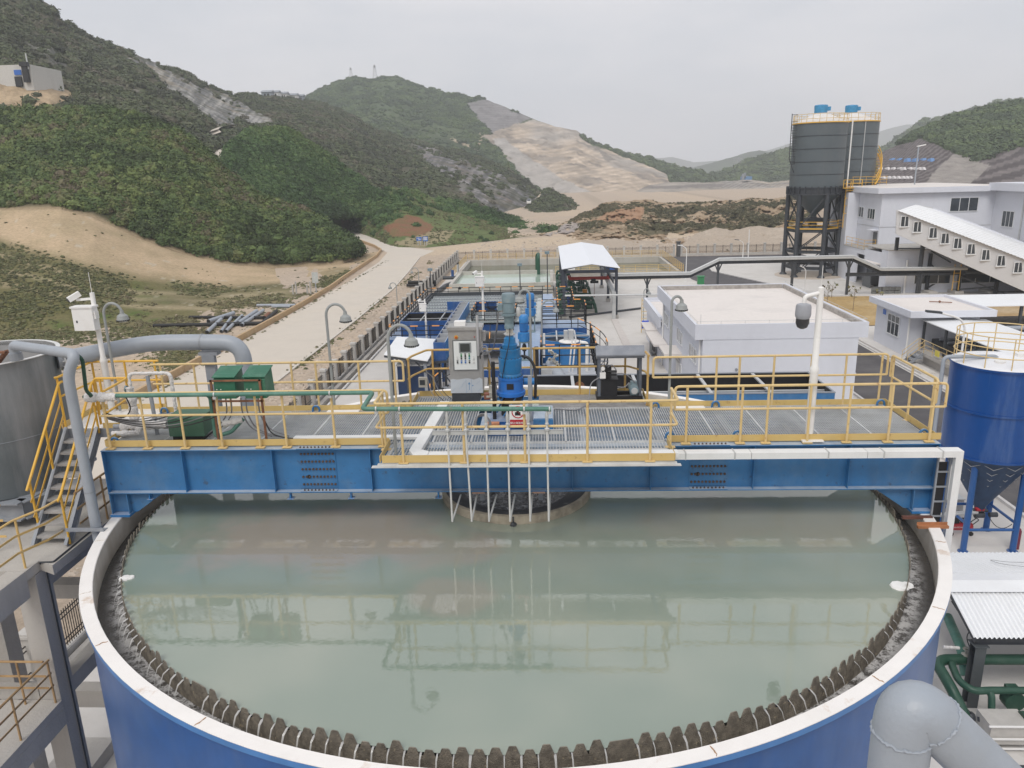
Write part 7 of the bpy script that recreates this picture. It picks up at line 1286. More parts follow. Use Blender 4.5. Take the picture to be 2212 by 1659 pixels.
P('vent_spot', MB().cyl((11.8, 28.86, -5.02), .09, .06, 10, 'y'), GREY, of); P('east_canopy', MB().box(18.7, 19.4, 30.5, 32.5, -5.9, -5.75), WALLW, of)
pc_ = T('office_porch', 'low white porch with its own parapet behind the office building', 'porch', (9.6, 50, G))
P('wall', MB().box(9.75, 9.95, 44.7, 54, G, -5.0).box(9.95, 14, 53.8, 54, G, -5), WALLW, pc_); P('parapet', MB().box(9.5, 9.68, 44.72, 54.4, -5.65, -4.8).box(9.68, 14, 54.2, 54.4, -5.65, -4.8), WALLW, pc_); P('roof', MB().box(9.68, 14, 44.72, 54.2, -5.2, -5.1), ROOFC, pc_)
P('door_canopy', MB().box(8.7, 9.75, 41.5, 46.5, -6.45, -6.3).box(8.8, 9.75, 47, 50.5, -6.45, -6.3), ROOFC, pc_); window(pc_, (9.75, 45.6, -7.1), 1.2, 1.1, 2, 'x', m=GLASSP); d1 = P('door', MB().box(9.3, 9.36, 46.9, 48.3, G+.03, -6.5), GREYD, pc_); P('door_leaf', MB().box(9.69, 9.75, 48.4, 49.6, G+.02, -6.5), BLACK, pc_); P('red_notice', MB().box(9.66, 9.69, 47.6, 47.9, -7.4, -6.8), RED, pc_)
sgn = T('blue_signboard', 'bright blue sign plate by the porch door', 'sign', (9.1, 50.2, -6)); P('board', MB().box(8.9, 9.5, 50.6, 50.66, -6.9, -6.2), mat('bright_blue_sign', (.06, .13, .75), .4), sgn)
# ---- gate house with window
gh = T('gate_house', 'small white building with large window and blue plate at the asphalt road', 'building', (28.9, 45, G))
P('wall', MB().box(28.95, 34.2, 44.75, 44.95, G, -5.0).box(28.95, 29.15, 44.95, 51, G, -5.0).box(34.0, 34.2, 44.95, 51, G, -5).box(29.15, 34.0, 50.8, 51, G, -5), WALLW, gh); P('parapet', MB().box(28.4, 34.8, 43.6, 43.8, -5.0, -4.5).box(28.4, 28.6, 43.8, 51.4, -5.0, -4.5).box(34.6, 34.8, 43.8, 51.4, -5.0, -4.5).box(28.6, 34.6, 51.2, 51.4, -5.0, -4.5).box(28.6, 34.6, 43.8, 51.2, -5.0, -4.93), WALLW, gh); P('roof', MB().box(28.6, 34.6, 43.8, 51.2, -4.93, -4.7), ROOFC, gh)
window(gh, (28.95, 47.5, -6.3), 2.2, 1.7, 3, 'x', transom=True); pl_ = P('name_plate', MB().box(28.90, 28.95, 49.1, 49.6, -5.75, -5.35), SIGNB, gh); P('downpipe', MB().tube([(28.85, 44.65, G), (28.85, 44.65, -5)], .07, 8), WHITE, gh, True); P('roof_rod', MB().bar((32.1, 48.6, -4.6), (33.6, 47.9, -4.6), .08, .06).blob((32.8, 48.3, -4.58), .1, 8, 5, .1), RUSTY, gh); P('apron', MB().box(27.9, 28.95, 40, 52, G+.012, G+.16), CONCL, gh)
def rust(a): pass
bc = T('belt_canopy', 'white sheet canopy sloping over a dark conveyor belt beside the gate house', 'canopy', (32, 40, G))
P('roof_sheet', MB().hull([(29.7, 44.6, -5.35), (32.6, 44.6, -5.3), (32.6, 28, -5.35), (29.7, 28, -5.4)], [(29.7, 44.6, -5.29), (32.6, 44.6, -5.24), (32.6, 28, -5.29), (29.7, 28, -5.34)]).hull([(32.6, 44.6, -5.3), (34.6, 44.6, -5.45), (34.6, 28, -5.5), (32.6, 28, -5.35)], [(32.6, 44.6, -5.24), (34.6, 44.6, -5.39), (34.6, 28, -5.44), (32.6, 28, -5.29)]), ROOFW, bc)
for y in (44.3, 41, 37, 33): P('post', MB().box(29.8, 29.95, y-.08, y+.08, -7.5, -5.4).box(34.3, 34.45, y-.08, y+.08, -7.5, -5.4), DARK, bc)
P('belt_slab', MB().box(29.2, 35, 28, 43.6, -7.75, -7.5).box(29.6, 29.9, 30, 43.4, G, -7.75).box(34, 34.4, 30, 43.4, G, -7.75), CONC, bc); P('belt_frame', MB().box(30.4, 33.6, 29, 44, -7.2, -6.7), BLACK, bc)
for y in np.arange(30, 43.5, 1.2): P('idler_roller', MB().cyl((30.6, y, -6.62), .12, 2.8, 10, 'x'), GREY, bc)
flatrail(bc, [(29.25, 43.5, -7.5), (29.25, 28, -7.5)], [(29.25, y, -7.5) for y in (43.4, 41.4, 39.4, 37.4, 35.4, 33.4)], 0, (.95, .62, .32), YEL); P('steps', MB().box(28.3, 29.2, 42.6, 43.5, -8.0, -7.95).box(28.0, 28.6, 42.6, 43.5, -8.25, -8.2).box(28.6, 28.9, 42.6, 43.5, -7.8, -7.75).bar((28.0, 42.6, G), (29.2, 42.6, -7.55), .05, .2).bar((28.0, 43.5, G), (29.2, 43.5, -7.55), .05, .2), GREY, bc); flatrail(bc, [(28.0, 43.5, G), (29.2, 43.5, -7.5)], [(28.05, 43.5, G), (29.2, 43.5, -7.5)], 0, (.95, .6), YEL); flatrail(bc, [(28.0, 42.6, G), (29.2, 42.6, -7.5)], [(28.05, 42.6, G), (29.2, 42.6, -7.5)], 0, (.95, .6), YEL)
P('warning_plate', MB().box(29.18, 29.22, 40.3, 40.9, -7.3, -6.9), mat('yellow_plate', (.7, .6, .1), .5), bc)
b2 = T('rear_canopy', 'low white sheet roof on dark posts behind the gate house', 'canopy', (40, 50, G)); P('roof_sheet', MB().hull([(35.2, 49, -5.2), (60, 49, -5.2), (60, 53, -4.9), (35.2, 53, -4.9)], [(35.2, 49, -5.14), (60, 49, -5.14), (60, 53, -4.84), (35.2, 53, -4.84)]), ROOFW, b2)
for x in np.arange(36, 60, 4.): P('post', MB().box(x-.1, x+.1, 49.2, 49.4, G, -5.2), DARK, b2)
P('pipe_bundle', MB().tube([(35.4, 48.4, -6.9), (60, 48.4, -6.9)], .18, 10).tube([(35.4, 48.2, -7.4), (60, 48.2, -7.4)], .18, 10), GREYP, b2, True); P('dark_bank', MB().box(35.3, 60, 51, 53, G, -6.8), mat('dark_rubble', (.10, .09, .08), .9, var=.4, scale=2), b2)

# ---- main plant building
mbd = T('plant_building', 'large white plant building with stepped blocks and dark windows', 'building', (43, 85, G))
ZR = 3.3
P('main_wall', MB().box(42.4, 42.7, 84.2, 98, G, ZR-.5).box(42.7, 57, 84.2, 84.5, G, ZR-.5), WALLW, mbd); P('main_parapet', MB().box(39.3, 42.38, 84.25, 84.6, ZR-.8, ZR+.2), WALLW, mbd) if False else None
P('roof_slab', MB().box(41.6, 58, 83.6, 104, ZR-.5, ZR+.15), WALLW, mbd); P('roof_surface', MB().box(41.9, 57.7, 83.9, 103.7, ZR+.15, ZR+.17), ROOFC, mbd)
P('tall_wall', MB().box(56.0, 56.3, 70.5, 84.2, G, ZR-.4).box(56.3, 75, 70.5, 70.8, G, ZR-.4), WALLW, mbd); P('tall_roof', MB().box(55.0, 76, 69.8, 84.0, ZR-.4, ZR+.5), WALLW, mbd)
window(mbd, (42.4, 90.6, .27), 2.3, 1.35, 3, 'x'); window(mbd, (42.4, 87.0, .2), 2.3, 1.35, 3, 'x'); window(mbd, (52.4, 84.2, 1.25), 3.4, 1.7, 3, 'y')
for yc in (80.8, 75.2): window(mbd, (56.0, yc, -.4), 2.4, 1.9, 3, 'x')
P('downpipe', MB().tube([(42.3, 93.2, G), (42.3, 93.2, ZR-.5)], .07, 8).tube([(55.9, 78, G), (55.9, 78, ZR-.4)], .08, 8), STEEL, mbd, True); P('joint_line', MB().box(42.36, 42.4, 84.2, 98, -1.32, -1.26).box(42.4, 56, 84.16, 84.2, -1.32, -1.26), STEEL, mbd)
P('low_block', MB().box(40.8, 41.1, 70.2, 84, G, -3.9).box(41.1, 56, 70.2, 70.5, G, -3.2).box(41.1, 56, 70.5, 84.1, -3.5, -3.2), WALLW, mbd) if False else None
lb = T('entrance_block', 'low white entrance block with dark doors before the plant building', 'building', (41, 80, G))
P('wall', MB().box(40.8, 41.05, 86.4, 91, G, -4.1).box(40.8, 41.05, 83.9, 86.4, -4.7, -4.1).box(40.8, 41.05, 77.2, 79.0, G, -3.5).box(40.8, 41.05, 79.0, 83.9, -5.5, -3.9).box(41.05, 56, 77.2, 77.45, G, -3.5).box(42.3, 42.4, 79, 86.4, G, -4.2), WALLW, lb); P('roof', MB().box(40.75, 56, 77.15, 84.15, -3.5, -3.4).box(40.75, 42.38, 84.15, 91, -4.1, -4.0), mat('grey_roof_screed', (.42, .40, .37), .9, var=.15), lb)
P('stair_opening', MB().box(42.25, 42.3, 84.0, 86.4, G, -4.75), GREYD, lb); P('door_panel', MB().box(40.7, 40.78, 81.2, 83.6, G+.02, -6.9), GREYD, lb); P('shutter', MB().box(41.9, 42.0, 79.2, 83.8, G, -5.5), BLACK, lb); P('door_canopy', MB().box(39.6, 40.8, 79.0, 84.2, -5.35, -5.2), ROOFC, lb); P('side_door', MB().box(42.3, 42.39, 84.5, 85.6, -3.95, -2.0), GREYD, lb); P('door_hood', MB().box(41.6, 42.4, 84.4, 86.2, -1.75, -1.65), WALLW, lb); flatrail(lb, [(40.85, 90.5, -4.0), (40.85, 84.4, -4.0)], [(40.85, y, -4.0) for y in (90.4, 88.5, 86.5, 84.5)], 0, (1.1, .7, .35), YEL2); flatrail(lb, [(40.9, 84.4, -4.0), (42.3, 84.4, -4.0)], [(42.2, 84.4, -4)], 0, (1.1, .7, .35), YEL2)
P('name_plate', MB().box(40.74, 40.8, 78.0, 78.6, -6.3, -5.7), SIGNB, lb)
for xc in (46.2, 52.0): window(lb, (xc, 77.2, -6.6), 4.2 if xc < 50 else 5, 1.8, 3, 'y')
P('plinth_pipe', MB().tube([(43.0, 77.0, G), (43.0, 77.0, -4.6)], .12, 10), WHITE, lb, True)
bwk = T('wall_return', 'white corner wall between silo tower and plant building', 'wall', (40.5, 95, G)); P('wall_body', MB().box(40.9, 42.38, 91.2, 98, G, ZR-.55), WALLW, bwk); window(bwk, (40.9, 94.2, -3.0), 2.0, 2.2, 3, 'x'); P('door_opening', MB().box(40.84, 40.9, 92.2, 95.6, .1, 2.1), GREYD, bwk)
rt = T('roof_tank', 'pale round water tank beside a concrete block on the plant roof', 'tank', (57.5, 80, ZR)); P('tank_body', MB().lathe((60.5, 75, ZR+.5), [(1.25, 0), (1.25, 2.2), (1.0, 2.45), (.3, 2.5)], 24, capt=True), mat('pale_plastic_tank', (.55, .56, .58), .5), rt, True); P('block', MB().box(56.6, 58.8, 74.4, 76.2, ZR+.5, ZR+2.0), CONC, rt); P('pipe_work', MB().tube(fillet([(57, 75, ZR+2.0), (57, 75, ZR+2.7), (59.4, 75, ZR+2.6)], .2), .1, 8), WHITE, rt, True)
rl = T('street_lamp', 'lamp post standing on the plant building roof', 'lamp', (48, 92, ZR)); P('pole', MB().tube([(51.5, 96, ZR+.17), (51.5, 96, ZR+5.2)], .1, 8), GREYP, rl); P('lamp_head', MB().bar((51.3, 96, ZR+5.2), (52.4, 96, ZR+5.4), .3, .12), WHITE, rl)
pk = T('block_stack', 'stacked grey paving blocks at the entrance block', 'blocks', (41, 76.8, G))
q_ = random.Random(2)
for i in range(9):
    for k in range(2): x = 39.2+i*.37; P('block', MB().box(x, x+.34, 76.5+q_.uniform(0, .2), 77.0+q_.uniform(-.1, .1), G+.02+k*.42, G+.02+k*.42+.40-q_.uniform(0, .08)), mat('grey_block', (.20, .20, .19), .9, var=.25, scale=3), pk)
# ---- inclined conveyor gallery
cg = T('conveyor_gallery', 'long inclined white conveyor gallery with small windows on steel trestles', 'conveyor', (46, 76, G))
pa, pb = aty((1937, 453.7), 74.5), aty((2212, 559.6), 72.0); qa, qb = aty((1935.6, 505.2), 74.5), aty((2212, 629), 72.0)
ua = Vector(pa); ub = Vector(pb); u = ub-ua; ub2 = ua+u*1.6; la = Vector(qa); lb2 = la+(Vector(qb)-la)*1.6; W_ = Vector((5.4, 3.0, 0))
P('side_wall', MB().hull([la, lb2, ub2, ua], [p+Vector((0, .15, 0)) for p in (la, lb2, ub2, ua)]), mat('grey_white_cladding', (.60, .60, .61), .6, var=.02), cg); P('far_wall', MB().hull([p+W_ for p in (la, lb2, ub2, ua)], [p+W_-Vector((0, .15, 0)) for p in (la, lb2, ub2, ua)]), WALLW, cg); P('floor', MB().hull([la, lb2, lb2+W_, la+W_], [p+Vector((0, 0, .2)) for p in (la, lb2, lb2+W_, la+W_)]), DARK, cg)
rd = W_*.5+Vector((0, 0, .45)); ov = Vector((-.05, -.35, -.05)); e1 = Vector((-.3, 0, .0))
n_ = 60; vs = []; fs = []
for i in range(n_*2+1):
    c = ua.lerp(ub2, i/(n_*2)); w = .05*(1 if i % 2 else 0); vs += [c+ov+Vector((0, 0, w)), c+rd+Vector((0, 0, w)), c+W_-ov+Vector((0, 0, w-.1))]
fs = [(3*i, 3*i+3, 3*i+4, 3*i+1) for i in range(n_*2)]+[(3*i+1, 3*i+4, 3*i+5, 3*i+2) for i in range(n_*2)]; P('roof_sheet', MB().add(vs, fs), ROOFW, cg)
P('end_wall', MB().hull([la, ua, ua+rd, ua+W_, la+W_], [p+Vector((.12, 0, 0)) for p in (la, ua, ua+rd, ua+W_, la+W_)]), mat('grey_white_cladding', (.6, .6, .61)), cg)
for px, py in ((839, 485), (985, 548), (1167, 617), (1305, 680), (1450, 737), (1605, 803), (1773, 870), (1950, 938), (2145, 1015)):
    dd = B_ = (1797.2+px*.1875, 387.1+py*.1875); t_ = (dd[0]-1937)/(2212-1937); yy = 74.5+(72-74.5)*t_; c = aty(dd, yy-.02); f = MB().box(c[0]-.5, c[0]+.5, c[1]-.08, c[1]+.02, c[2]-.62, c[2]+.62); f2 = P('window', MB().box(c[0]-.5, c[0]-.42, c[1]-.08, c[1]+.02, c[2]-.62, c[2]+.62).box(c[0]+.42, c[0]+.5, c[1]-.08, c[1]+.02, c[2]-.62, c[2]+.62).box(c[0]-.04, c[0]+.04, c[1]-.08, c[1]+.02, c[2]-.5, c[2]+.5).box(c[0]-.55, c[0]+.55, c[1]-.12, c[1]+.02, c[2]-.68, c[2]-.55).box(c[0]-.42, c[0]+.42, c[1]-.08, c[1]+.02, c[2]+.52, c[2]+.62), FRAME, cg)
    for s_ in (-1, 1): P('pane', MB().box(c[0]+(.04 if s_ > 0 else -.42), c[0]+(.42 if s_ > 0 else -.04), c[1]-.05, c[1]+.0, c[2]-.55, c[2]+.52), GLASS, f2)
def zfloor(x): t_ = (x-la.x)/(lb2.x-la.x); return la.z+(lb2.z-la.z)*t_
for x, y in ((41.4, 76.6), (45.6, 77.0), (48.6, 75.8), (49.1, 77.8), (52.2, 74.6), (53.2, 77.6), (56.4, 73.4), (60.2, 73.2)): P('trestle_leg', MB().ibeam((x, y, G if x > 44 else -3.4), (x, y, zfloor(x)-.05), .34, .3, .03, .03, up=(1, 0, 0)), DARK, cg)
for (a, b) in (((45.6, 77), (49.1, 77.8)), ((48.6, 75.8), (52.2, 74.6)), ((52.2, 74.6), (56.4, 73.4)), ((56.4, 73.4), (60.2, 73.2))):
    za, zb = min(-3.6, zfloor(a[0])-1.2), min(-3.9, zfloor(b[0])-.6); P('cross_brace', MB().bar((*a, za), (*b, -8.0), .14, .14).bar((*a, -8.0), (*b, zb), .14, .14).bar((*a, -6.0), (*b, -6.1), .2, .25), DARK, cg)
P('knee_brace', MB().bar((41.6, 76.6, -3.2), (44, 76, zfloor(44)-.1), .15, .15).bar((45.6, 77, -3.6), (47.6, 76.2, zfloor(47.6)-.1), .15, .15), DARK, cg); P('service_chute', MB().box(49.6, 51.4, 76.4, 77.0, -6.8, zfloor(50)+.1), BLACK, cg)
for x in (45.6, 48.6, 52.2, 56.4): P('footing', MB().box(x-.5, x+.5, 75.0 if x > 50 else 75.4, 77.2, G, G+.35), CONC, cg)
vst = T('vent_stack', 'dark vent pipe with hooded top beside the conveyor gallery', 'vent pipe', (44.2, 76.2, G)); P('stack_pipe', MB().tube([(43.9, 75.6, G), (43.9, 75.6, -1.0)], .24, 12).tube([(43.9, 75.6, -1.3), (43.6, 75.5, -1.1)], .35, 12), DARK, vst, True); P('filter_box', MB().box(43.95, 44.6, 75.2, 76, -3.0, -1.7), DARK, vst); P('pole_ladder', MB().bar((48.3, 75.2, -8), (48.3, 75.2, -5), .06, .06).bar((47.6, 75.2, -8), (47.6, 75.2, -5), .06, .06).bar((47.6, 75.2, -6), (48.3, 75.2, -6), .05, .05).bar((47.6, 75.2, -7), (48.3, 75.2, -7), .05, .05), YEL2, vst)

# ---- the two dark silos on their steel tower
SIL = mat('dark_silo_steel', (.095, .115, .125), .45, var=.06, scale=.4, dirt=((.14, .15, .155), .4, .3), streak=((.16, .17, .175), .4, .5))
def silo(cx, cy, r, z0, z1, label, tower=True):
    t = T('storage_silo', label, 'silo', (cx, cy, G), 'pair of dark grey storage silos')
    P('barrel', MB().lathe((cx, cy, 0), [(r, z0), (r, z1)], 48), SIL, t, True)
    for z in np.linspace(z0, z1, 6)[1:-1]: P('weld_band', MB().lathe((cx, cy, z), [(r, -.04), (r+.05, -.03), (r+.05, .03), (r, .04)], 48), DARK, t)
    P('roof_cone', MB().lathe((cx, cy, 0), [(r+.05, z1), (.9, z1+1.25), (.9, z1+1.3)], 40, capt=True), mat('dusty_silo_roof', (.68, .65, .62), .7, var=.08), t, True); P('roof_edge', MB().lathe((cx, cy, z1), [(r, -.05), (r+.12, -.05), (r+.12, .08), (r, .08)], 48), YEL2, t)
    for h in (.5, 1.1): P('top_rail', MB().tube([(cx+r*math.cos(a), cy+r*math.sin(a), z1+h) for a in np.linspace(0, 2*math.pi, 49)[:-1]], .035, 5, closed=True), YEL, t)
    for i in range(26): a = 2*math.pi*i/26; P('rail_post', MB().bar((cx+r*math.cos(a), cy+r*math.sin(a), z1), (cx+r*math.cos(a), cy+r*math.sin(a), z1+1.1), .05, .05), YEL, t)
    P('dust_filter', MB().lathe((cx-.1, cy, z1+1.3), [(.75, 0), (.82, .05), (.86, .9), (.80, 1.02), (.1, 1.1)], 14, capt=True).box(cx+.5, cx+1.1, cy-.3, cy+.3, z1+1.6, z1+2.1), mat('filter_blue', (.05, .26, .48), .5, var=.15), t)
    P('flange_ring', MB().lathe((cx, cy, z0), [(r, -1.0), (r+.3, -1.0), (r+.3, -.85), (r+.12, -.85), (r+.12, -.12), (r+.3, -.12), (r+.3, 0), (r, 0)], 48), DARK, t)
    for i in range(28): a = 2*math.pi*i/28; P('ring_rib', MB().bar((cx+(r+.2)*math.cos(a), cy+(r+.2)*math.sin(a), z0-.9), (cx+(r+.2)*math.cos(a), cy+(r+.2)*math.sin(a), z0+.12), .3, .07, up=(-math.sin(a), math.cos(a), 0)), DARK, t)
    P('hopper', MB().lathe((cx, cy, 0), [(r-.1, z0-.9), (.45, z0-3.6), (.35, z0-4.0)], 32), SIL, t, True); return t
s1 = silo(37.5, 94.2, 3.45, 3.55, 11.75, 'front dark grey silo with blue filter, left of the pair'); s2 = silo(44.2, 101.5, 3.75, 3.7, 12.1, 'rear dark grey silo standing behind the plant roof')
P('white_riser', MB().tube([(41.1, 92.6, 11.9), (41.1, 92.6, 3.4), (41.2, 92.6, G)], .09, 8), WHITE, s1, True); P('riser', MB().tube([(40.6, 93.4, 11.8), (40.6, 93.4, 0)], .06, 6).tube([(40.25, 93.0, 11.8), (40.25, 93.0, 0)], .05, 6), SIL, s1, True); P('riser', MB().tube([(44.8, 97.75, 12), (44.8, 97.75, 3.4)], .06, 6), STEEL, s2)
# outside ladders
mb = MB()
for k in range(16): z = 6.6+k*.33; a = RAD(196); mb.bar((37.5+3.5*math.cos(a), 94.2+3.5*math.sin(a), z), (37.5+4.35*math.cos(a), 94.2+4.35*math.sin(a), z), .06, .05)
a = RAD(196); o1 = lambda z, r: (37.5+r*math.cos(a), 94.2+r*math.sin(a), z)
P('left_ladder', mb.bar(o1(7.3, 4.35), o1(13, 4.35), .09, .09).bar(o1(5.5, 3.55), o1(7.3, 4.35), .09, .09).bar(o1(12, 3.5), o1(12, 4.4), .1, .06).bar(o1(12.9, 3.5), o1(12.9, 4.4), .06, .06).bar(o1(6.6, 3.55), o1(12, 4.35), .05, .05), DARK, s1)
st2 = MB(); st3 = MB()
for k in range(20): a = RAD(-52+k*3.2); z = 3.6+k*.22; r = 4.0; st2.bar((44.2+3.8*math.cos(a), 101.5+3.8*math.sin(a), z), (44.2+4.5*math.cos(a), 101.5+4.5*math.sin(a), z), .25, .05)
for h in (0, .55, 1.1): st3.tube([(44.2+4.5*math.cos(RAD(-52+k*3.2)), 101.5+4.5*math.sin(RAD(-52+k*3.2)), 3.6+k*.22+h) for k in range(20)], .06 if h else .12, 5)
P('helical_stair', st2.add(st3.v, st3.f), YEL2, s2)
sw_ = T('silo_tower', 'dark grey braced steel tower carrying the front silo', 'tower', (37.5, 94.2, G)); cols = []
for i in range(6): a = 2*math.pi*(i+.5)/6+RAD(8); x, y = 37.5+3.45*math.cos(a), 94.2+3.45*math.sin(a); cols.append((x, y)); P('column', MB().tube([(x, y, G+.1), (x, y, 2.7)], .3, 12).lathe((x, y, G+.012), [(.55, 0), (.5, .12), (.32, .35)], 12), DARK, sw_, True)
for i in range(6):
    a, b = cols[i], cols[(i+1) % 6]
    for z in (-2.2, -5.0, -7.2): P('ring_beam', MB().ibeam((*a, z), (*b, z), .4, .25, .03, .03), DARK, sw_)
    for z0, z1_ in ((-2.0, 2.6), (-5, -2.2), (-8.2, -5)): P('brace', MB().bar((*a, z0), (*b, z1_), .14, .14), DARK, sw_) if (i % 2 or z0 > -3) else P('brace', MB().bar((*b, z0), (*a, z1_), .14, .14), DARK, sw_)
    P('platform_rail', MB().bar((*a, -1.0), (*b, -1.0), .07, .07).bar((*a, -1.4), (*b, -1.4), .05, .05).bar((*a, -1.9), (*b, -1.9), .06, .16), YEL2, sw_)
P('work_deck', MB().prism(cols, -2.05, -1.98).box(39, 42.3, 92.5, 95, -2.05, -1.98), DARK, sw_); flatrail(sw_, [(40.2, 92.5, -1.98), (42.4, 92.5, -1.98)], [(40.3, 92.5, -1.98), (41.4, 92.5, -1.98), (42.3, 92.5, -1.98)], 0, (1.1, .7, .3), YEL2); P('deck_brace', MB().bar((42.3, 92.6, -2.2), (40.6, 93, -4.6), .14, .14), DARK, sw_); P('outlet_gear', MB().cyl((37.5, 94.2, -1.9), .5, 1.4, 14).box(36.4, 38.8, 93.6, 94.8, -1.2, -.6), DARK, sw_, True); P('foundation', MB().lathe((37.5, 94.2, G+.014), [(4.6, 0), (4.6, .03)], 32, capt=True), mat('stained_slab', (.50, .43, .36), .9, var=.1), sw_)
lad = MB()
for x in (40.85, 41.45): lad.bar((x, 92.2, -1.9), (x, 92.2, 4.2), .08, .08)
for z in np.arange(-1.7, 4, .35): lad.bar((40.85, 92.2, z), (41.45, 92.2, z), .05, .05)
for z in (0, 1, 2, 3): lad.box(40.7, 41.6, 91.6, 91.66, z, z+.08)
P('caged_ladder', lad, YEL2, sw_); P('top_landing', MB().box(40.2, 42.6, 91.4, 93.2, 3.3, 3.38).bar((40.2, 91.4, 4.4), (42.6, 91.4, 4.4), .07, .07).bar((40.2, 91.4, 3.9), (42.6, 91.4, 3.9), .05, .05).bar((40.2, 91.4, 3.4), (40.2, 91.4, 4.4), .07, .07).bar((41.4, 91.4, 3.4), (41.4, 91.4, 4.4), .07, .07).bar((42.6, 91.4, 3.4), (42.6, 91.4, 4.4), .07, .07), YEL2, sw_)
rr = T('roof_railing', 'yellow railing on the plant roof at the foot of the rear silo', 'railing', (46, 96, ZR)); flatrail(rr, [(43.2, 96.5, ZR+.17), (48, 96.5, ZR+.17)], [(x, 96.5, ZR+.17) for x in (43.3, 44.2, 45.1, 46, 47, 47.9)], 0, (1.2, .8, .4), YEL2)

# ================================================================== far and small things
# ---- pipes lying in the field
def fieldpipe(a, b, r, m, label):
    t = T('field_pipe', label, 'pipe', (a[0], a[1], G), 'pipes lying on the grass by the road'); a, b = Vector((*a, G+r+.05)), Vector((*b, G+r+.05)); P('pipe_length', MB().tube([a, b], r, 12, cap=False), m, t, True); d = (b-a).normalized(); P('dark_bore', MB().tube([a+d*.05, b-d*.05], r*.86, 12), BLACK, t)
for a in (((-41.2, 63.0), (-29.5, 63.4), .2, RUBBER, 'long black pipe lying nearest across the grass'), ((-39.6, 68.0), (-28.9, 66.7), .17, RUBBER, 'long black pipe lying farther across the grass'), ((-35.97, 64.7), (-35.2, 69.7), .24, GREYP, 'leftmost grey pipe resting on the black pipes'), ((-33.6, 58.9), (-35.2, 66.2), .2, GREYP, 'grey pipe with its near end in the weeds'), ((-32.4, 59.5), (-34.6, 67.6), .16, GREYP, 'thin grey pipe second from left in the pile'), ((-31.9, 59.5), (-33.7, 68.4), .17, GREYP, 'thin grey pipe leaning close beside its twin'), ((-32.2, 63.5), (-33.0, 71.0), .22, GREYP, 'fat grey pipe in the middle of the pile'), ((-31.5, 62.6), (-32.4, 71.5), .19, GREYP, 'grey pipe right of the fat one in the pile'), ((-30.3, 66.0), (-30.7, 68.6), .26, RUSTY, 'short rusty brown pipe stub near the ditch wall'), ((-29.6, 63.6), (-30.6, 70.8), .2, RUBBER, 'short black pipe at the right end of the pile'), ((-34.6, 75.4), (-29.7, 75.0), .16, GREYP, 'grey pipe lying alone behind the pile'), ((-32.4, 74.4), (-30, 74.1), .15, GREYP, 'short grey pipe just before the lone one')): fieldpipe(*a)
for i, (x, y) in enumerate(((-33.3, 85.2), (-31.3, 85.0))): t = T('marker_stumps', 'pair of grey marker stumps at the field edge, ' + ('left' if i == 0 else 'right') + ' pair', 'stumps', (x, y, G), 'marker stumps by the road'); P('stump', MB().box(x-.1, x+.08, y-.1, y+.1, G, G+1.3), CONC, t); P('stump', MB().box(x+.35, x+.52, y-.1, y+.1, G, G+1.7), CONC, t)
bd = T('notice_board', 'thin grey notice board on a post beside the ditch wall', 'notice board', (-30.9, 85, G)); P('post', MB().bar((-30.1, 85, G), (-30.1, 85, G+1.6), .1, .1), GREYP, bd); P('board', MB().box(-30.5, -29.7, 84.97, 85.03, G+1.5, G+2.9), mat('pale_board', (.48, .50, .48), .6), bd)
# ---- blue direction boards
def road_sign(px0, px1, pt_, pb_, pg, label, lines):
    t0 = atz(((px0+px1)/2, pg), G); y = t0[1]; a, b = aty((px0, pt_), y), aty((px1, pb_), y); t = T('direction_sign', label, 'sign', (t0[0], y, G), 'blue direction signs at the junction')
    P('board', MB().box(a[0], b[0], y-.05, y, b[2], a[2]), SIGNB, t)
    for x in (a[0]+.3, b[0]-.3): P('post', MB().bar((x, y+.05, G), (x, y+.05, a[2]), .12, .12), STEEL, t)
    w, h = b[0]-a[0], a[2]-b[2]
    for l in lines: P('sign_print', MB().box(a[0]+w*l[0], a[0]+w*l[1], y-.075, y-.052, b[2]+h*l[2], b[2]+h*l[3]), WHITE, t)
road_sign(899, 911, 512, 520, 533, 'left blue direction sign with white arrow at the junction', [(.44, .54, .15, .85), (.54, .9, .35, .47), (.1, .3, .6, .75)]); road_sign(913, 924.5, 511, 521, 533, 'right blue direction sign with rows of white text', [(.1, .9, .72, .84), (.1, .85, .5, .62), (.1, .9, .25, .4)])
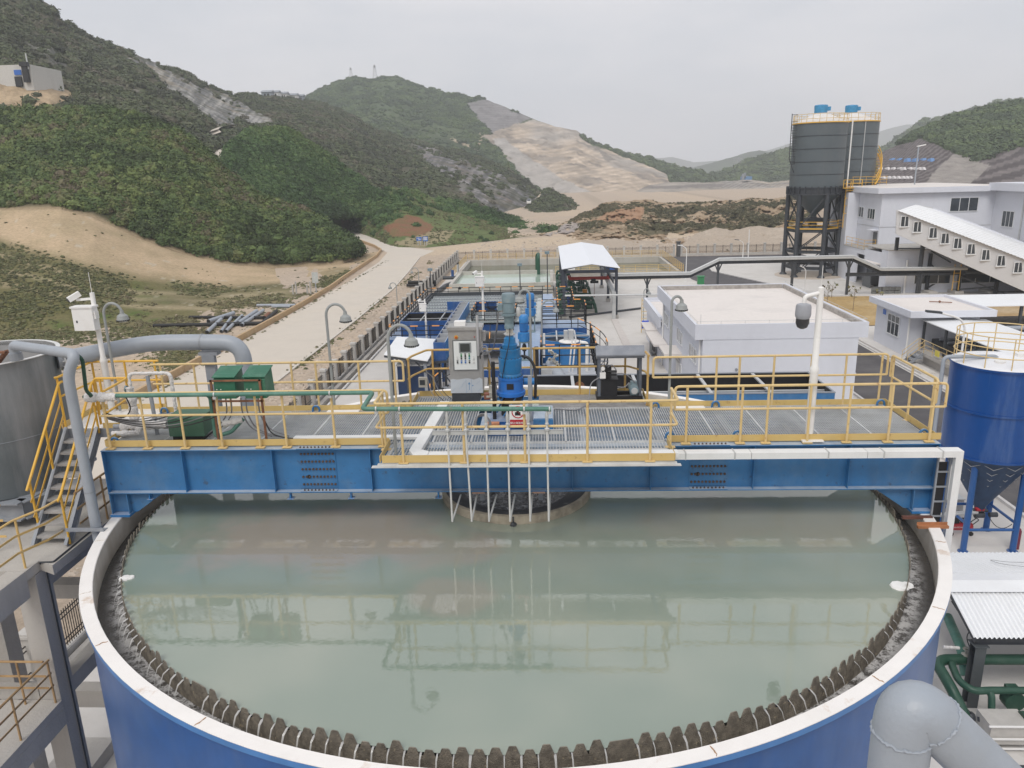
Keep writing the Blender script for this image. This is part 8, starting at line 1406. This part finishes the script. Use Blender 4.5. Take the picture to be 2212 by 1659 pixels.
# ---- red lattice masts on the far hill
def lattice(px, pb, pt_, y, label, w0=5, w1=1.2, m=None, cat='mast', grp='masts on the skyline', arms=False):
    b, tp_ = aty((px, pb), y), aty((px, pt_), y); t = T('lattice_mast' if not arms else 'power_pylon', label, cat, tuple(b), grp); h = tp_[2]-b[2]; mb = MB(); m = m or mat('mast_steel', (.42, .42, .43), .6); n = 7; th = h*.014
    for i in range(n):
        z0, z1 = b[2]-3*(i == 0)+h*i/n, b[2]+h*(i+1)/n; a0, a1 = (w0+(w1-w0)*i/n)/2, (w0+(w1-w0)*(i+1)/n)/2
        for sx, sy in ((-1, -1), (1, -1), (1, 1), (-1, 1)): mb.bar((b[0]+sx*a0, y+sy*a0, z0), (b[0]+sx*a1, y+sy*a1, z1), th, th)
        for s_ in (-1, 1): mb.bar((b[0]-a0, y+s_*a0, z0), (b[0]+a1, y+s_*a1, z1), th*.7, th*.7).bar((b[0]+a0, y+s_*a0, z0), (b[0]-a1, y+s_*a1, z1), th*.7, th*.7)
    P('lattice', mb, m, t)
    if arms:
        for f in (.62, .78, .92): P('cross_arm', MB().bar((b[0]-w0*.9, y, b[2]+h*f), (b[0]+w0*.9, y, b[2]+h*f), th*1.5, th*2), m, t)
    else: P('antenna_platform', MB().lathe((b[0], y, b[2]+h*.84), [(w0*.32, 0), (w0*.36, h*.03)], 10, capb=True, capt=True).lathe((b[0], y, b[2]+h*.93), [(w0*.24, 0), (w0*.28, h*.03)], 10, capb=True, capt=True).bar((b[0], y, tp_[2]), (b[0], y, tp_[2]+h*.06), th, th), m, t)
lattice(810.5, 170, 140, 931, 'taller lattice mast on the crest of the far hill'); lattice(759, 171, 146, 921, 'shorter lattice mast left along the far hill crest', 4); lattice(2185, 270, 226, 446, 'power pylon among trees on the right hill', 6, 1.2, cat='pylon', grp='power pylons', arms=True); lattice(1595, 366, 340, 860, 'distant power pylon left of the silos', 7, 1.5, cat='pylon', grp='power pylons', arms=True); lattice(1705, 322, 310, 885, 'small pylon on the ridge just left of the silo', 6, 1.5, cat='pylon', grp='power pylons', arms=True); lattice(2207, 350, 322, 330, 'grey pylon before the terraced cutting at right edge', 4, 1, cat='pylon', grp='power pylons', arms=True)
# ---- white marks and panels on slopes
def slope_board(name, px, py, w, h, y, m, label, grp, cat='board', tilt=.5):
    c = aty((px, py), y); t = T(name, label, cat, tuple(c), grp); s = (y-CAM[1])/F_PX
    P('board_face', MB().hull([(c[0]-w*s/2, y-2, c[2]-h*s/2), (c[0]+w*s/2, y-2, c[2]-h*s/2), (c[0]+w*s/2+h*s*tilt, y+.5, c[2]+h*s/2), (c[0]-w*s/2+h*s*tilt, y+.5, c[2]+h*s/2)], [(c[0]-w*s/2, y+2, c[2]-h*s/2-.3), (c[0]+w*s/2, y+2, c[2]-h*s/2-.3), (c[0]+w*s/2+h*s*tilt, y+3, c[2]+h*s/2-.3), (c[0]-w*s/2+h*s*tilt, y+3, c[2]+h*s/2-.3)]), m, t)
PANB = mat('slope_panel_blue', (.10, .22, .45), .6); PANW = mat('slope_panel_white', (.62, .59, .58), .7)
ords = ('first', 'second', 'third', 'fourth', 'fifth', 'sixth', 'seventh', 'eighth', 'ninth', 'tenth', 'eleventh')
def on_layer(lay, px, py):
    V, PX, PY = LAYERS[lay]; k = np.argmin((PX-px)**2+(PY-py)**2); return V.reshape(-1, 3)[k][1]
for i, x in enumerate((1928, 1944, 1961, 1978, 1995, 2012)): slope_board('slope_signboard', x-1, 345.5, 7, 7, on_layer('terraced_hill', x, 345)-2.5, PANB, f'{ords[i]} blue panel from the left on the dark terraced slope', 'blue panels on the terraced slope')
for i, x in enumerate((1902, 1917, 1930, 1944, 1952, 1966, 1976, 1986, 1994)): slope_board('slope_signboard', x, 364, 4.2, 5.5, on_layer('terraced_hill', x, 364)-2.5, PANW, f'{ords[i]} white panel in the upper white row of the terraced slope', 'upper row of white slope panels')
for i, x in enumerate((1908, 1920, 1930, 1940, 1950, 1958, 1966)): slope_board('slope_signboard', x, 383, 4, 5, on_layer('terraced_hill', x, 383)-2.5, PANW, f'{ords[i]} white panel in the lower white row of the terraced slope', 'lower row of white slope panels')
for i, (x, y) in enumerate(((729, 252), (734, 254.5), (740, 257), (746, 260), (753, 261.5), (760, 263), (767, 264), (774, 264.5), (781, 265.5), (788, 266.5))): slope_board('white_block', x, y, 4.2, 4.2, on_layer('rocky_hill', x, y)-4, WHITE, f'{ords[i]} white block of the line on the ridge slope', 'white blocks in a line on the ridge', tilt=-.4)
# ---- hillside buildings
def quad_on(px, py, y): return aty((px, py), y)
HY = on_layer('rocky_hill', 30, 178)-3
hb = T('hill_building', 'pale concrete pump house on the dirt terrace at top left', 'building', tuple(aty((20, 178), HY))); a, b = aty((-60, 140), HY), aty((71, 178), HY)
P('wall', MB().box(a[0], b[0], HY, HY+14, b[2]-2, aty((60, 139), HY)[2]), mat('weathered_pale_wall', (.56, .55, .52), .8, var=.06, streak=((.4, .39, .36), .4, .5)), hb); c = aty((58, 157), HY); P('black_duct', MB().box(c[0]-.7, c[0]+.7, HY-1, HY, b[2], c[2]+2.2).box(c[0]-.9, c[0]+1.2, HY-1.4, HY-.2, c[2]+1.5, c[2]+2.6), BLACK, hb); c = aty((39, 157), HY); P('blue_plate', MB().box(c[0]-1, c[0]+1, HY-.2, HY-.02, c[2]-.6, c[2]+.7), SIGNB, hb); c = aty((42, 174), HY); P('floor_vent', MB().box(c[0]-.9, c[0]+.9, HY-.6, HY-.02, b[2]-1, c[2]+1), BLACK, hb); c = aty((64, 150), HY); P('corner_pole', MB().bar((c[0], HY-.5, c[2]), (c[0], HY-.5, c[2]+4), .25, .25), STEEL, hb)
for i, (px, py, w, m, l) in enumerate(((575, 204, 20, GREYP, 'long grey hut, first from left on the ridge'), (592, 204, 16, WHITE, 'grey roofed hut second along the ridge'), (612, 207, 12, WHITE, 'white walled hut third along the ridge'), (632, 210, 15, WHITE, 'bright white hut fourth along the ridge'), (648, 212, 10, GREYP, 'small hut at the right end of the ridge row'))):
    y = 470+i*8; c = aty((px, py), y); s = (y-CAM[1])/F_PX; t = T('ridge_hut', l, 'hut', tuple(c), 'huts along the ridge'); ww = w*s/2
    P('wall', MB().box(c[0]-ww, c[0]+ww, y, y+6, c[2]-4, c[2]+1.3), m, t); P('roof', MB().hull([(c[0]-ww-.5, y-.6, c[2]+1.3), (c[0]+ww+.5, y-.6, c[2]+1.3), (c[0]+ww+.5, y+3, c[2]+2.6), (c[0]-ww-.5, y+3, c[2]+2.6)], [(c[0]-ww-.5, y+6.6, c[2]+1.3), (c[0]+ww+.5, y+6.6, c[2]+1.3), (c[0]+ww+.5, y+3.2, c[2]+2.7), (c[0]-ww-.5, y+3.2, c[2]+2.7)]), GREY, t); P('window', MB().box(c[0]-ww*.5, c[0]-ww*.1, y-.1, y, c[2]-1, c[2]+.4).box(c[0]+ww*.2, c[0]+ww*.6, y-.1, y, c[2]-1, c[2]+.4), BLACK, t)
for i, (pts, l) in enumerate(([((455, 285), (464, 279), (480, 275), (506, 272)), 'upper visible bend of the pale hillside road'], [((462, 291), (456, 285), (460, 280), (470, 276)), 'x'], [((480, 346), (474, 338), (466, 331), (470, 325), (484, 323)), 'lower visible bend of the pale hillside road'])):
    mb = MB(); q0 = [np.array(aty(p, on_layer('rocky_hill', *p)-3)) for p in pts]; w = 3.5
    for a, b in zip(q0, q0[1:]): mb.quad(a+[-w/2, -1, -.6], a+[w/2, 2, .9], b+[w/2, 2, .9], b+[-w/2, -1, -.6])
    o = P('hillside_road', mb, ROADC); o['kind'] = 'structure'
ip = T('industrial_shed', 'tiny blue and grey works seen across the quarry floor', 'building', tuple(aty((1620, 385), 590)))
c = aty((1612, 384), 585); s = 600/F_PX; P('blue_shed', MB().box(c[0]-2*s, c[0]+12*s, 585, 600, c[2]-4*s, c[2]+2.5*s), mat('works_blue', (.12, .24, .42), .6), ip); P('tower', MB().box(c[0]-6*s, c[0]-4*s, 585, 590, c[2]-4*s, c[2]+8*s).box(c[0]-2*s, c[0]-.5*s, 585, 590, c[2], c[2]+10*s), GREYP, ip)
# ---- little car on the haul road
c = aty((1486+0, 704), 300); cp = aty((1487, 704), 300)
vy = on_layer('roadside_mound', 1142, 440)-3; c = aty((1142.5, 439), vy); cr = T('parked_car', 'tiny white car on the pale haul road', 'car', tuple(c)); P('body', MB().hull([(c[0]-.9, vy-2, c[2]), (c[0]+.9, vy-2, c[2]), (c[0]+.9, vy+2.2, c[2]+.6), (c[0]-.9, vy+2.2, c[2]+.6)], [(c[0]-.9, vy-2, c[2]+.8), (c[0]+.9, vy-2, c[2]+.8), (c[0]+.9, vy+2.2, c[2]+1.4), (c[0]-.9, vy+2.2, c[2]+1.4)]), WHITE, cr); P('cabin', MB().hull([(c[0]-.8, vy-1.0, c[2]+.85), (c[0]+.8, vy-1.0, c[2]+.85), (c[0]+.8, vy+1.9, c[2]+1.4), (c[0]-.8, vy+1.9, c[2]+1.4)], [(c[0]-.65, vy-.5, c[2]+1.6), (c[0]+.65, vy-.5, c[2]+1.6), (c[0]+.65, vy+1.5, c[2]+1.9), (c[0]-.65, vy+1.5, c[2]+1.9)]), GLASS, cr)
# ---- single trees and saplings
def conifer(px, pb, pt_, y, label):
    b, t_ = aty((px, pb), y), aty((px, pt_), y); h = t_[2]-b[2]; t = T('conifer_tree', label, 'tree', tuple(b), 'lone dark conifers'); q_ = random.Random(int(px)); mb = MB()
    for i in range(420):
        f = q_.random()**.8; r = (1-f)*h*.26+.2; a = q_.uniform(0, 6.28); rr = r*q_.uniform(.3, 1); p = Vector((b[0]+rr*math.cos(a), b[1]+rr*math.sin(a), b[2]+h*(.08+.92*f)-rr*.35)); d = Vector((math.cos(a), math.sin(a), -.5)).normalized(); s = h*.07*q_.uniform(.5, 1.2); e = d.orthogonal().normalized()*s*.5; mb.add([p-e, p+d*s, p+e, p-d*s*.3], [(0, 1, 2, 3)])
    P('trunk', MB().tube([(b[0], b[1], b[2]-2), (b[0], b[1], b[2]+h*.9)], [h*.03, h*.005], 6), mat('dark_bark', (.05, .04, .03), .9), t); P('crown', mb, LEAF, t)
conifer(1098, 366, 348, 462, 'dark conifer on the edge of the grey rocky slope'); conifer(693, 262-15, 255-14, 520, 'tiny dark tree standing on the ridge slope')
def sapling(x, y, h, label):
    t = T('sapling', label, 'sapling', (x, y, G), 'thin saplings in the garden'); q_ = random.Random(int(x*7)); mb = MB().tube([(x, y, G), (x+.05, y, G+h)], [.035, .012], 6); lf = MB()
    for k in range(9): z = G+h*(.4+.06*k); a = q_.uniform(0, 6.28); e = Vector((x+.5*math.cos(a), y+.5*math.sin(a), z+.45)); mb.tube([(x, y, z), e], [.015, .006], 5); [lf.add([e+Vector((q_.uniform(-.2, .2), q_.uniform(-.2, .2), q_.uniform(-.25, .2)))+Vector(v) for v in ((-.06, 0, 0), (0, .03, .05), (.06, 0, 0), (0, -.03, -.05))], [(0, 1, 2, 3)]) for _ in range(2)]
    P('trunk', mb, mat('pale_bark', (.22, .17, .12), .9), t); P('crown', lf, LEAFG, t)
for x, y, h, l in ((30.5, 67, 2.4, 'leftmost thin sapling in the yellow garden soil'), (32.9, 66, 2.6, 'middle thin sapling in the yellow garden soil'), (34.5, 63.5, 2.3, 'nearest thin sapling in the garden, by the parapet'), (33.6, 74.3, 1.6, 'small sapling at the far garden kerb')): sapling(x, y, h, l)
P('garden_kerb', MB().box(26, 45, 75.2, 75.3, G, G+.2).box(26, 26.15, 58, 75.2, G, G+.2), KERBC)['kind'] = 'structure'

# ================================================================== haze
hz = MB().box(-4100, 4100, -1600, 4700, -160, 300)
HZM = bpy.data.materials.new('haze_air'); HZM.use_nodes = True; t = HZM.node_tree; t.nodes.clear()
vo = N(t, 'ShaderNodeVolumePrincipled'); vo.inputs['Color'].default_value = (.86, .9, .96, 1); vo.inputs['Density'].default_value = .00036; vo.inputs['Anisotropy'].default_value = .0
ho = N(t, 'ShaderNodeOutputMaterial'); t.links.new(vo.outputs[0], ho.inputs['Volume'])
S('haze', hz, HZM, kind='stuff')
